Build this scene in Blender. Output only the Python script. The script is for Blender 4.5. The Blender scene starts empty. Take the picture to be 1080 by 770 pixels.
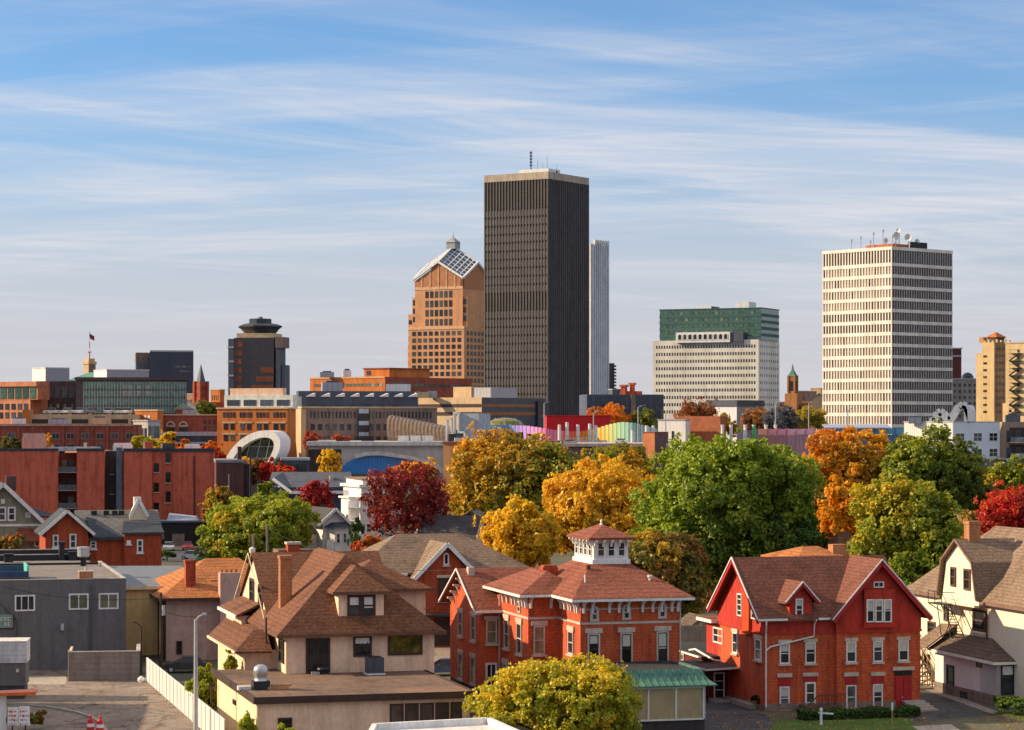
import bpy, math, random
import numpy as np
from mathutils import Vector

random.seed(7)
RNG = np.random.default_rng(11)
scene = bpy.context.scene
COL = scene.collection
R = math.radians

# ------------------------------------------------------------------ camera
F, CX, HY, H = 2600.0, 540.0, 445.0, 22.6     # focal length, centre and horizon in photo pixels, eye height in metres
cam_data = bpy.data.cameras.new("camera")
cam = bpy.data.objects.new("camera", cam_data)
COL.objects.link(cam)
cam.location = (0, 0, H)
cam.rotation_euler = (R(90), 0, 0)
cam_data.sensor_width = 36.0
cam_data.lens = 36.0 * F / 1080.0
cam_data.shift_y = (HY - 385.0) / 1080.0
cam_data.clip_start = 1.0
cam_data.clip_end = 30000.0
scene.camera = cam

def W(px, py, D):
    return ((px - CX) / F * D, D, H - (py - HY) / F * D)

def G(px, py, z=0.0):
    D = (H - z) * F / (py - HY)
    return ((px - CX) / F * D, D, z)

def ZP(py, D):
    return H - (py - HY) / F * D

class Frame:
    """A building's own axes: u along its front, v going back, z up."""
    def __init__(s, x, y, deg):
        s.x, s.y, s.deg = x, y, deg
        a = R(deg)
        s.u = (math.cos(a), math.sin(a))
        s.v = (-math.sin(a), math.cos(a))
    def P(s, u, v, z=0.0):
        return (s.x + u * s.u[0] + v * s.v[0], s.y + u * s.u[1] + v * s.v[1], z)
    def loc(s, x, y):
        dx, dy = x - s.x, y - s.y
        return (dx * s.u[0] + dy * s.u[1], dx * s.v[0] + dy * s.v[1])
    def uz(s, px, py, v=0.0):
        d = ((px - CX) / F, 1.0)
        t = (s.x * s.v[0] + s.y * s.v[1] + v) / (d[0] * s.v[0] + d[1] * s.v[1])
        return s.loc(d[0] * t, t)[0], ZP(py, t)
    def vz(s, px, py, u=0.0):
        d = ((px - CX) / F, 1.0)
        t = (s.x * s.u[0] + s.y * s.u[1] + u) / (d[0] * s.u[0] + d[1] * s.u[1])
        return s.loc(d[0] * t, t)[1], ZP(py, t)
    def uv(s, px, py, z):
        x, y, _ = G(px, py, z)
        return s.loc(x, y)

# ------------------------------------------------------------------ materials
def C(r, g, b, k=1.0):
    def f(c):
        c /= 255.0
        return (c / 12.92 if c <= 0.04045 else ((c + 0.055) / 1.055) ** 2.4) * k
    return (f(r), f(g), f(b))

MATS = {}
def _new(name):
    m = bpy.data.materials.new(name)
    m.use_nodes = True
    nt = m.node_tree
    b = nt.nodes["Principled BSDF"]
    return m, nt, b

def _coords(nt, scale):
    tc = nt.nodes.new("ShaderNodeTexCoord")
    mp = nt.nodes.new("ShaderNodeMapping")
    mp.inputs["Scale"].default_value = scale
    nt.links.new(tc.outputs["Object"], mp.inputs["Vector"])
    return mp.outputs["Vector"]

def _noise(nt, vec, scale, detail=4, rough=0.6):
    n = nt.nodes.new("ShaderNodeTexNoise")
    n.inputs["Scale"].default_value = scale
    n.inputs["Detail"].default_value = detail
    n.inputs["Roughness"].default_value = rough
    nt.links.new(vec, n.inputs["Vector"])
    return n.outputs["Fac"]

def _ramp(nt, fac, stops):
    r = nt.nodes.new("ShaderNodeValToRGB")
    e = r.color_ramp.elements
    while len(e) < len(stops):
        e.new(0.5)
    for el, (p, c) in zip(e, stops):
        el.position = p
        el.color = (min(c[0], 1), min(c[1], 1), min(c[2], 1), 1)
    nt.links.new(fac, r.inputs["Fac"])
    return r.outputs["Color"]

def _mul(nt, a, b, f=1.0):
    m = nt.nodes.new("ShaderNodeMix")
    m.data_type = 'RGBA'
    m.blend_type = 'MULTIPLY'
    m.inputs[0].default_value = f
    nt.links.new(a, m.inputs[6])
    nt.links.new(b, m.inputs[7])
    return m.outputs[2]

def _bump(nt, bsdf, h, strength, dist=0.05):
    b = nt.nodes.new("ShaderNodeBump")
    b.inputs["Strength"].default_value = strength
    b.inputs["Distance"].default_value = dist
    nt.links.new(h, b.inputs["Height"])
    nt.links.new(b.outputs["Normal"], bsdf.inputs["Normal"])

def k3(c, k):
    return (c[0] * k, c[1] * k, c[2] * k)

def mat(name, c, kind="plain", rough=0.8, var=0.25, metal=0.0, c2=None, spec=0.3, sc=1.0):
    """One procedural material; kind picks the surface pattern (metres, in the object's own coordinates)."""
    if name in MATS:
        return MATS[name]
    m, nt, b = _new(name)
    b.inputs["Roughness"].default_value = rough
    b.inputs["Metallic"].default_value = metal
    b.inputs["Specular IOR Level"].default_value = spec
    c2 = c2 or k3(c, 1 + var)
    lo = k3(c, 1 - var)
    if kind == "plain":
        n1 = _noise(nt, _coords(nt, (sc, sc, sc)), 0.9, 6, 0.65)
        col = _ramp(nt, n1, [(0.3, lo), (0.5, c), (0.72, c2)])
        n2 = _noise(nt, _coords(nt, (sc, sc, sc * 0.35)), 5, 4, 0.75)
        col = _mul(nt, col, _ramp(nt, n2, [(0.32, (0.80, 0.79, 0.78)), (0.6, (1, 1, 1))]))
        n3 = _noise(nt, _coords(nt, (1.6 * sc, 1.6 * sc, 0.12 * sc)), 1.0, 5, 0.6)
        col = _mul(nt, col, _ramp(nt, n3, [(0.36, (0.84, 0.82, 0.80)), (0.54, (1, 1, 1))]))
        _bump(nt, b, n2, 0.12, 0.03)
    elif kind == "brick":
        n1 = _noise(nt, _coords(nt, (3.6 * sc, 3.6 * sc, 12 * sc)), 1.0, 4, 0.8)
        col = _ramp(nt, n1, [(0.34, lo), (0.5, c), (0.64, c2)])
        n2 = _noise(nt, _coords(nt, (0.5 * sc, 0.5 * sc, 0.3 * sc)), 1.0, 6, 0.75)
        col = _mul(nt, col, _ramp(nt, n2, [(0.32, (0.62, 0.56, 0.58)), (0.5, (0.95, 0.95, 0.95)), (0.7, (1.0, 1.0, 1.0))]))
        n3 = _noise(nt, _coords(nt, (2.0 * sc, 2.0 * sc, 0.16 * sc)), 1.0, 4, 0.6)
        col = _mul(nt, col, _ramp(nt, n3, [(0.36, (0.72, 0.70, 0.70)), (0.52, (1, 1, 1))]))
        w = nt.nodes.new("ShaderNodeTexWave")
        w.wave_type = 'BANDS'; w.bands_direction = 'Z'
        w.inputs["Scale"].default_value = 1.25 * sc; w.inputs["Distortion"].default_value = 1.0
        nt.links.new(_coords(nt, (1, 1, 1)), w.inputs["Vector"])
        col = _mul(nt, col, _ramp(nt, w.outputs["Fac"], [(0.0, (0.84, 0.83, 0.84)), (0.25, (1, 1, 1))]))
        _bump(nt, b, n1, 0.35, 0.03)
    elif kind == "shingle":
        v = _coords(nt, (1, 1, 1))
        w = nt.nodes.new("ShaderNodeTexWave")
        w.wave_type = 'BANDS'; w.bands_direction = 'Z'; w.wave_profile = 'SAW'
        w.inputs["Scale"].default_value = 1.3 * sc
        w.inputs["Distortion"].default_value = 1.2
        w.inputs["Detail"].default_value = 2
        nt.links.new(v, w.inputs["Vector"])
        n1 = _noise(nt, _coords(nt, (2.6 * sc, 2.6 * sc, 7 * sc)), 1.7, 3, 0.85)
        col = _ramp(nt, n1, [(0.36, k3(c, 1 - var * 1.25)), (0.5, c), (0.63, k3(c2, 1.12))])
        col = _mul(nt, col, _ramp(nt, w.outputs["Fac"], [(0.0, (0.58, 0.56, 0.57)), (0.32, (1, 1, 1))]))
        n2 = _noise(nt, _coords(nt, (0.4, 0.4, 0.3)), 1.0, 6, 0.7)
        col = _mul(nt, col, _ramp(nt, n2, [(0.34, (0.62, 0.60, 0.60)), (0.5, (0.96, 0.95, 0.94)), (0.68, (1, 1, 1))]))
        _bump(nt, b, n1, 0.5, 0.05)
    elif kind in ("siding", "ribbed", "ribbed_v"):
        w = nt.nodes.new("ShaderNodeTexWave")
        w.wave_type = 'BANDS'
        w.bands_direction = {'siding': 'Z', 'ribbed': 'X', 'ribbed_v': 'Y'}[kind]
        w.wave_profile = 'SAW' if kind == "siding" else 'SIN'
        w.inputs["Scale"].default_value = 1.6 * sc
        nt.links.new(_coords(nt, (1, 1, 1)), w.inputs["Vector"])
        n1 = _noise(nt, _coords(nt, (1.6, 1.6, 0.5)), 1.0, 6, 0.75)
        col = _ramp(nt, n1, [(0.32, k3(c, 1 - var * 1.6)), (0.5, c), (0.7, c2)])
        col = _mul(nt, col, _ramp(nt, w.outputs["Fac"], [(0.0, (0.74, 0.74, 0.76)), (0.22, (1, 1, 1))]))
        _bump(nt, b, w.outputs["Fac"], 0.4, 0.04)
    elif kind in ("ground", "cracked"):
        n1 = _noise(nt, _coords(nt, (sc, sc, sc)), 0.16, 8, 0.7)
        col = _ramp(nt, n1, [(0.32, lo), (0.5, c), (0.68, c2)])
        n2 = _noise(nt, _coords(nt, (sc, sc * 0.3, sc)), 2.3, 6, 0.75)
        col = _mul(nt, col, _ramp(nt, n2, [(0.33, (0.66, 0.66, 0.67)), (0.62, (1, 1, 1))]))
        _bump(nt, b, n2, 0.2, 0.03)
        if kind == "cracked":                                # old tarmac: sealed cracks, oil spots, tyre lanes
            for s_, t_ in ((0.13, 0.018), (0.32, 0.014)):
                vo = nt.nodes.new("ShaderNodeTexVoronoi"); vo.feature = 'DISTANCE_TO_EDGE'
                vo.inputs["Scale"].default_value = s_
                wob = nt.nodes.new("ShaderNodeTexNoise"); wob.inputs["Scale"].default_value = 0.5; wob.inputs["Detail"].default_value = 4
                nt.links.new(_coords(nt, (1, 1, 1)), wob.inputs["Vector"])
                ad = nt.nodes.new("ShaderNodeVectorMath"); ad.operation = 'MULTIPLY_ADD'
                ad.inputs[1].default_value = (2.2, 2.2, 0)
                nt.links.new(wob.outputs["Color"], ad.inputs[0]); nt.links.new(_coords(nt, (1, 1, 1)), ad.inputs[2])
                nt.links.new(ad.outputs[0], vo.inputs["Vector"])
                col = _mul(nt, col, _ramp(nt, vo.outputs["Distance"], [(0.0, (0.45, 0.43, 0.42)), (t_, (1, 1, 1))]))
            n4 = _noise(nt, _coords(nt, (0.55, 0.55, 1)), 1.0, 3, 0.5)
            col = _mul(nt, col, _ramp(nt, n4, [(0.30, (0.55, 0.53, 0.52)), (0.42, (1, 1, 1))]))
    elif kind == "glass":
        oi = nt.nodes.new("ShaderNodeObjectInfo")
        r = nt.nodes.new("ShaderNodeValToRGB")
        e = r.color_ramp.elements
        e[0].position, e[0].color = 0.0, (*k3(c, 0.6), 1)
        e[1].position, e[1].color = 1.0, (*c2, 1)
        x = e.new(0.55); x.color = (*c, 1)
        nt.links.new(oi.outputs["Random"], r.inputs["Fac"])
        n1 = _noise(nt, _coords(nt, (1, 1, 1)), 0.8, 2)
        col = _mul(nt, r.outputs["Color"], _ramp(nt, n1, [(0.35, (0.45, 0.45, 0.5)), (0.7, (1, 1, 1))]))
        _bump(nt, b, n1, 0.05, 0.05)
    nt.links.new(col, b.inputs["Base Color"])
    MATS[name] = m
    return m

def leaf_mat():
    m, nt, b = _new("foliage")
    at = nt.nodes.new("ShaderNodeAttribute"); at.attribute_name = "leaf"
    nt.nodes.remove(b)
    df = nt.nodes.new("ShaderNodeBsdfDiffuse")
    tr = nt.nodes.new("ShaderNodeBsdfTranslucent")
    gl = nt.nodes.new("ShaderNodeBsdfGlossy"); gl.inputs["Roughness"].default_value = 0.45
    mx = nt.nodes.new("ShaderNodeMixShader"); mx.inputs[0].default_value = 0.38
    mg = nt.nodes.new("ShaderNodeMixShader"); mg.inputs[0].default_value = 0.025
    for s in (df, tr):
        nt.links.new(at.outputs["Color"], s.inputs["Color"])
    nt.links.new(df.outputs[0], mx.inputs[1]); nt.links.new(tr.outputs[0], mx.inputs[2])
    nt.links.new(mx.outputs[0], mg.inputs[1]); nt.links.new(gl.outputs[0], mg.inputs[2])
    nt.links.new(mg.outputs[0], nt.nodes["Material Output"].inputs["Surface"])
    return m
LEAF = leaf_mat()

# ------------------------------------------------------------------ mesh building
class MB:
    def __init__(s):
        s.v, s.f = [], []
    def poly(s, pts):
        i = len(s.v)
        s.v += [tuple(p) for p in pts]
        s.f.append(tuple(range(i, i + len(pts))))
        return s
    def hexa(s, p):
        i = len(s.v)
        s.v += [tuple(q) for q in p]
        for f in ((3, 2, 1, 0), (4, 5, 6, 7), (0, 1, 5, 4), (1, 2, 6, 5), (2, 3, 7, 6), (3, 0, 4, 7)):
            s.f.append(tuple(i + k for k in f))
        return s
    def box(s, u0, u1, v0, v1, z0, z1):
        return s.hexa([(u0, v0, z0), (u1, v0, z0), (u1, v1, z0), (u0, v1, z0),
                       (u0, v0, z1), (u1, v0, z1), (u1, v1, z1), (u0, v1, z1)])
    def loft(s, a, b):
        """solid between two loops of equal length"""
        i, n = len(s.v), len(a)
        s.v += [tuple(p) for p in a] + [tuple(p) for p in b]
        s.f.append(tuple(i + k for k in reversed(range(n))))
        s.f.append(tuple(i + n + k for k in range(n)))
        for k in range(n):
            q = (k + 1) % n
            s.f.append((i + k, i + q, i + n + q, i + n + k))
        return s
    def slab(s, pts, t):
        return s.loft([(p[0], p[1], p[2] - t) for p in pts], pts)
    def pv(s, pts, v0, v1):
        return s.loft([(u, v0, z) for u, z in pts], [(u, v1, z) for u, z in pts])
    def pu(s, pts, u0, u1):
        return s.loft([(u0, v, z) for v, z in pts], [(u1, v, z) for v, z in pts])
    def beam(s, p, q, w, h):
        """bar from p to q, w wide across, h tall, hanging centred on the line"""
        p, q = Vector(p), Vector(q)
        d = (q - p)
        side = Vector((-d.y, d.x, 0))
        side = side.normalized() * (w / 2) if side.length > 1e-6 else Vector((w / 2, 0, 0))
        up = side.cross(d).normalized() * (h / 2) if d.length else Vector((0, 0, h / 2))
        if up.length < 1e-6:
            up = Vector((0, 0, h / 2))
        return s.hexa([p - side - up, q - side - up, q + side - up, p + side - up,
                       p - side + up, q - side + up, q + side + up, p + side + up])
    def tube(s, pts, r, n=6):
        pts = [Vector(p) for p in pts]
        rs = r if isinstance(r, (list, tuple)) else [r] * len(pts)
        loops = []
        for k, p in enumerate(pts):
            d = (pts[min(k + 1, len(pts) - 1)] - pts[max(k - 1, 0)]).normalized()
            a = d.cross(Vector((0, 0, 1)))
            if a.length < 1e-3:
                a = Vector((1, 0, 0))
            a.normalize()
            b = d.cross(a)
            loops.append([p + (a * math.cos(2 * math.pi * j / n) + b * math.sin(2 * math.pi * j / n)) * rs[k] for j in range(n)])
        i = len(s.v)
        for L in loops:
            s.v += [tuple(p) for p in L]
        for k in range(len(loops) - 1):
            for j in range(n):
                q = (j + 1) % n
                s.f.append((i + k * n + j, i + k * n + q, i + (k + 1) * n + q, i + (k + 1) * n + j))
        s.f.append(tuple(i + j for j in range(n)))
        s.f.append(tuple(i + (len(loops) - 1) * n + j for j in reversed(range(n))))
        return s
    def cyl(s, x, y, z0, z1, r0, r1=None, n=12):
        r1 = r0 if r1 is None else r1
        return s.tube([(x, y, z0), (x, y, z1)], [r0, max(r1, 0.01)], n)
    def lathe(s, x, y, prof, n=24):
        i = len(s.v)
        for r, z in prof:
            s.v += [(x + r * math.cos(2 * math.pi * j / n), y + r * math.sin(2 * math.pi * j / n), z) for j in range(n)]
        for k in range(len(prof) - 1):
            for j in range(n):
                q = (j + 1) % n
                s.f.append((i + k * n + j, i + k * n + q, i + (k + 1) * n + q, i + (k + 1) * n + j))
        s.f.append(tuple(i + j for j in range(n)))
        s.f.append(tuple(i + (len(prof) - 1) * n + j for j in range(n)))
        return s
    def build(s, name, m, parent=None, smooth=False, label=None):
        me = bpy.data.meshes.new(name)
        me.from_pydata(s.v, [], s.f)
        me.materials.append(m)
        if smooth:
            me.polygons.foreach_set("use_smooth", [True] * len(me.polygons))
        o = bpy.data.objects.new(name, me)
        COL.objects.link(o)
        if parent:
            o.parent = parent
        if label:
            o["label"] = label
        return o

def tag(o, label, cat, group=None):
    o["label"] = label
    o["category"] = cat
    if group:
        o["group"] = group
    return o

def root(name, label, cat, fr=None, loc=None, deg=0.0, group=None):
    o = bpy.data.objects.new(name, None)
    COL.objects.link(o)
    if fr:
        o.location = (fr.x, fr.y, 0)
        o.rotation_euler = (0, 0, R(fr.deg))
    else:
        o.location = loc
        o.rotation_euler = (0, 0, R(deg))
    o.empty_display_size = 0.3
    return tag(o, label, cat, group)

def ground_patch(name, pts, z, m, kind="structure"):
    o = MB().poly([(p[0], p[1], z) for p in pts]).build(name, m)
    o["kind"] = kind
    return o

# ------------------------------------------------------------------ windows
def mapper(face, plane):
    if face == 'f':
        return lambda s, out, z: (s, plane - out, z)
    if face == 'l':
        return lambda s, out, z: (plane - out, s, z)
    return lambda s, out, z: (plane + out, s, z)

def fbox(mb, M, s0, s1, o0, o1, z0, z1):
    return mb.hexa([M(s0, o0, z0), M(s1, o0, z0), M(s1, o1, z0), M(s0, o1, z0),
                    M(s0, o0, z1), M(s1, o0, z1), M(s1, o1, z1), M(s0, o1, z1)])

def window(par, face, plane, s0, s1, z0, z1, fm, gm, fw=0.09, dep=0.1, bars=(0, 1), lintel=None, sill=None,
           arch=False, blind=None, name="window", lw=0.15, lh=0.3, label=None, sash=None):
    M = mapper(face, plane)
    mb = MB()
    if arch:
        r = (s1 - s0) / 2; c = (s0 + s1) / 2; zc = z1 - r
        def outline(k):
            return [(s0 + k, z0 + k)] + [(c - (r - k) * math.cos(math.pi * j / 10), zc + (r - k) * math.sin(math.pi * j / 10)) for j in range(11)] + [(s1 - k, z0 + k)]
        A, B = outline(0), outline(fw)
        n = len(A)
        for k in range(n):
            q = (k + 1) % n
            mb.hexa([M(A[k][0], -.02, A[k][1]), M(A[q][0], -.02, A[q][1]), M(B[q][0], -.02, B[q][1]), M(B[k][0], -.02, B[k][1]),
                     M(A[k][0], dep, A[k][1]), M(A[q][0], dep, A[q][1]), M(B[q][0], dep, B[q][1]), M(B[k][0], dep, B[k][1])])
        pane = MB().loft([M(a, -.02, b) for a, b in outline(fw * .5)], [M(a, .015, b) for a, b in outline(fw * .5)])
    else:
        fbox(mb, M, s0, s0 + fw, -.02, dep, z0, z1); fbox(mb, M, s1 - fw, s1, -.02, dep, z0, z1)
        fbox(mb, M, s0 + fw, s1 - fw, -.02, dep, z0, z0 + fw); fbox(mb, M, s0 + fw, s1 - fw, -.02, dep, z1 - fw, z1)
        pane = fbox(MB(), M, s0 + fw * .5, s1 - fw * .5, -.02, .015, z0 + fw * .5, z1 - fw * .5)
    t = fw * 0.6
    for k in range(bars[0]):
        x = s0 + (s1 - s0) * (k + 1) / (bars[0] + 1)
        fbox(mb, M, x - t / 2, x + t / 2, -.02, dep * .7, z0 + fw, z1 - fw)
    for k in range(bars[1]):
        x = z0 + (z1 - z0) * (k + 1) / (bars[1] + 1)
        fbox(mb, M, s0 + fw, s1 - fw, -.02, dep * .75, x - t / 2, x + t / 2)
    w = mb.build(name, fm, par, label=label)
    pane.build("pane", gm, w)
    if blind:
        k = random.uniform(0.3, 0.62)
        fbox(MB(), M, s0 + fw, s1 - fw, -.02, .03, z0 + (z1 - z0) * (1 - k), z1 - fw).build("blind", blind, w)
    if sash:
        a, b, c, e = s0 + fw, s1 - fw, z0 + fw, z1 - fw
        sb = MB(); q = .07
        fbox(sb, M, a, a + q, -.02, .06, c, e); fbox(sb, M, b - q, b, -.02, .06, c, e)
        fbox(sb, M, a, b, -.02, .062, c, c + q); fbox(sb, M, a, b, -.02, .062, e - q, e); fbox(sb, M, a, b, -.02, .062, (c + e) / 2 - q / 2, (c + e) / 2 + q / 2)
        sb.build("sash", sash, w)
    if lintel:
        fbox(MB(), M, s0 - lw, s1 + lw, -.02, dep + .03, z1 + .02, z1 + lh).build("lintel", lintel, w)
    if sill:
        fbox(MB(), M, s0 - lw * .8, s1 + lw * .8, -.02, dep + .1, z0 - .16, z0 - .01).build("sill", sill, w)
    return w

def winpx(par, fr, face, plane, x0, y0, x1, y1, fm, gm, **kw):
    f = fr.uz if face == 'f' else fr.vz
    ym, xm = (y0 + y1) / 2, (x0 + x1) / 2
    a, b = f(x0, ym, plane)[0], f(x1, ym, plane)[0]
    zt, zb = f(xm, y0, plane)[1], f(xm, y1, plane)[1]
    return window(par, face, plane, min(a, b), max(a, b), zb, zt, fm, gm, **kw)

BUDGET = {}
def grid(par, face, plane, s0, s1, z0, z1, nx, nz, fx, fz, m, out=0.08, name="window", cap=100, skip=None):
    """a regular field of windows: up to `cap` per building as parts of their own, the rest as one stuff part"""
    dx, dz = (s1 - s0) / nx, (z1 - z0) / nz
    w, h = dx * fx, dz * fz
    M = mapper(face, 0.0)
    M2 = mapper(face, plane)
    me = None
    rest = MB()
    for j in range(nz):
        for i in range(nx):
            if skip and skip(i, j):
                continue
            sc, zc = s0 + dx * (i + .5), z1 - dz * (j + .5)
            if BUDGET.get(par.name, 0) < cap:
                BUDGET[par.name] = BUDGET.get(par.name, 0) + 1
                if me is None:
                    o = fbox(MB(), M, -w / 2, w / 2, -.15, out, -h / 2, h / 2).build(name, m, par)
                    me = o.data
                else:
                    o = bpy.data.objects.new(name, me)
                    COL.objects.link(o); o.parent = par
                o.location = M2(sc, 0, zc)
            else:
                fbox(rest, M2, sc - w / 2, sc + w / 2, -.15, out, zc - h / 2, zc + h / 2)
    if rest.v:
        rest.build("small_window", m, par)["kind"] = "stuff"

# ------------------------------------------------------------------ roofs (local u, v, z)
def hip(mb, u0, u1, v0, v1, z0, ridge, z1, t=0.18):
    """hip roof solid; ridge = ((ua, va), (ub, vb)), front end first (or left end first)"""
    (ua, va), (ub, vb) = ridge
    E = [(u0, v0), (u1, v0), (u1, v1), (u0, v1)]
    mb.loft([(a, b, z0 - t) for a, b in E], [(a, b, z0) for a, b in E])
    i = len(mb.v)
    mb.v += [(a, b, z0) for a, b in E] + [(ua, va, z1), (ub, vb, z1)]
    if abs(ua - ub) < abs(va - vb):
        fs = [(0, 1, 4), (1, 2, 5, 4), (2, 3, 5), (3, 0, 4, 5)]
    else:
        fs = [(0, 1, 5, 4), (1, 2, 5), (2, 3, 4, 5), (3, 0, 4)]
    mb.f += [tuple(i + k for k in f) for f in fs]
    return mb

def trunc(mb, E, z0, T, z1, t=0.18):
    """truncated hip: eave rectangle E=(u0,u1,v0,v1), top rectangle T"""
    e = [(E[0], E[2]), (E[1], E[2]), (E[1], E[3]), (E[0], E[3])]
    q = [(T[0], T[2]), (T[1], T[2]), (T[1], T[3]), (T[0], T[3])]
    mb.loft([(a, b, z0 - t) for a, b in e], [(a, b, z0) for a, b in e])
    mb.loft([(a, b, z0) for a, b in e], [(a, b, z1) for a, b in q])
    return mb

def gable_u(mb, u0, u1, v0, v1, z0, z1, t=0.2, vc=None):
    vc = (v0 + v1) / 2 if vc is None else vc
    mb.slab([(u0, v0, z0), (u1, v0, z0), (u1, vc, z1), (u0, vc, z1)], t)
    mb.slab([(u0, vc, z1), (u1, vc, z1), (u1, v1, z0), (u0, v1, z0)], t)
    return mb

def gable_v(mb, u0, u1, v0, v1, z0, z1, t=0.2, uc=None):
    uc = (u0 + u1) / 2 if uc is None else uc
    mb.slab([(u0, v1, z0), (u0, v0, z0), (uc, v0, z1), (uc, v1, z1)], t)
    mb.slab([(uc, v1, z1), (uc, v0, z1), (u1, v0, z0), (u1, v1, z0)], t)
    return mb

# ------------------------------------------------------------------ trees
def pick(palette, n):
    cols = np.array([p[0] for p in palette]); w = np.array([p[1] for p in palette], float)
    return cols[RNG.choice(len(palette), n, p=w / w.sum())]

def leaf_mesh(name, P, N, size, col, parent):
    """one folded diamond per leaf spray"""
    n = len(P)
    rnd = RNG.normal(size=(n, 3))
    t = np.cross(N, rnd); t /= np.linalg.norm(t, axis=1, keepdims=True) + 1e-9
    b = np.cross(N, t)
    s = size * RNG.uniform(0.65, 1.35, (n, 1))
    v = np.empty((n, 4, 3), np.float32)
    v[:, 0] = P - t * s
    v[:, 1] = P + b * s * 0.62 + N * s * 0.22
    v[:, 2] = P + t * s
    v[:, 3] = P - b * s * 0.62 + N * s * 0.22
    me = bpy.data.meshes.new(name)
    me.vertices.add(4 * n); me.loops.add(4 * n); me.polygons.add(n)
    me.vertices.foreach_set("co", v.reshape(-1))
    me.loops.foreach_set("vertex_index", np.arange(4 * n, dtype=np.int32))
    me.polygons.foreach_set("loop_start", np.arange(0, 4 * n, 4, dtype=np.int32))
    a = me.attributes.new("leaf", 'FLOAT_COLOR', 'POINT')
    c4 = np.ones((n, 4, 4), np.float32)
    c4[:, :, :3] = col[:, None, :]
    a.data.foreach_set("color", c4.reshape(-1))
    me.materials.append(LEAF)
    me.update(); me.validate()
    o = bpy.data.objects.new(name, me)
    COL.objects.link(o); o.parent = parent
    return o

def lobed(c, r, n, lr=(0.34, 0.5), low=-0.55):
    """centres and radii of the leaf masses that make up a crown"""
    L = []
    for k in range(n):
        zc = low + (0.97 - low) * (k + RNG.uniform(.2, .8)) / n
        a = k * 2.39996 + RNG.uniform(-.35, .35)
        q = math.sqrt(max(0, 1 - zc * zc))
        d = np.array([q * math.cos(a), q * math.sin(a), zc])
        d = d / (np.abs(d) ** 3.0).sum() ** (1 / 3.0)          # fuller shoulders than an ellipsoid
        f = RNG.uniform(0.60, 0.90)
        k2 = RNG.uniform(*lr)
        L.append((np.array(c) + d * np.array(r) * f, np.array(r) * k2 * RNG.uniform(0.7, 1.3, 3)))
    L.append((np.array(c, float), np.array(r) * 0.55))
    return L

def foliage(name, lobes, n, size, palette, parent, tip=None, mix=0.16, hollow=0.62):
    C0 = np.array([l[0] for l in lobes]); R0 = np.array([l[1] for l in lobes])
    w = (R0 ** 2).sum(1); w /= w.sum()
    k = RNG.choice(len(lobes), n, p=w)
    d = RNG.normal(size=(n, 3)); d /= np.linalg.norm(d, axis=1, keepdims=True)
    f = hollow + (1.06 - hollow) * RNG.uniform(0, 1, (n, 1)) ** 0.6
    P = C0[k] + d * R0[k] * f
    # twigs push whole sprigs in and out, so the outline is ragged and gaps open
    g = size * 6.0
    cl = np.floor(P / g + RNG.uniform(0, 1, 3)).astype(int)
    hh = (cl[:, 0] * 92837111 ^ cl[:, 1] * 689287499 ^ cl[:, 2] * 283923481) % 1009
    push = RNG.normal(size=(1009, 3)) * size * 2.0
    keep = RNG.uniform(0, 1, 1009) > 0.15
    P = P + push[hh]
    P, k, d = P[keep[hh]], k[keep[hh]], d[keep[hh]]
    q = np.min(np.linalg.norm((P[:, None, :] - C0[None]) / R0[None], axis=2), axis=1)
    P, k, d = P[q > 0.5], k[q > 0.5], d[q > 0.5]
    n = len(P)
    N = d * 0.8 + RNG.normal(size=(n, 3)) * 0.75 + np.array([-0.05, -0.05, 0.3])
    N /= np.linalg.norm(N, axis=1, keepdims=True)
    lob = pick(palette, len(lobes))
    # sprigs a metre or so across share a hue, as twigs of one branch do
    cell = np.floor(P / (size * 3.2)).astype(int)
    hsh = (cell[:, 0] * 73856093 ^ cell[:, 1] * 19349663 ^ cell[:, 2] * 83492791) % 997
    sprig = pick(palette, 997)[hsh]
    # a few limbs turn first: whole sides of the crown lean to one hue
    axis = RNG.normal(size=3); pa, pb = pick(palette, 2)
    sidew = 1 / (1 + np.exp(-4.0 * ((P - C0.mean(0)) / (np.ptp(C0, axis=0) * .5 + 1e-6)) @ axis / 1.7))[:, None]
    col = 0.40 * lob[k] + 0.30 * sprig + 0.14 * pick(palette, n) + 0.16 * (pa * sidew + pb * (1 - sidew))
    if tip is not None:  # tip hue up and left: turned leaves, and sunlit tone in the green crown
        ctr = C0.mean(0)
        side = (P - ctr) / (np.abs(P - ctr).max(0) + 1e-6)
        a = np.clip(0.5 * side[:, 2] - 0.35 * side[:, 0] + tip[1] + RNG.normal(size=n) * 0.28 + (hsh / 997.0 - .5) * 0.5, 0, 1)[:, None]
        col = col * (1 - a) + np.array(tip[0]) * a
    col = np.clip(col * RNG.uniform(1 - mix, 1 + mix, (n, 1)), 0.003, 0.95)
    return leaf_mesh(name, P, N, size, col.astype(np.float32), parent)

BARK = mat("bark", (0.09, 0.065, 0.05), "brick", 0.95, 0.4)

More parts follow.
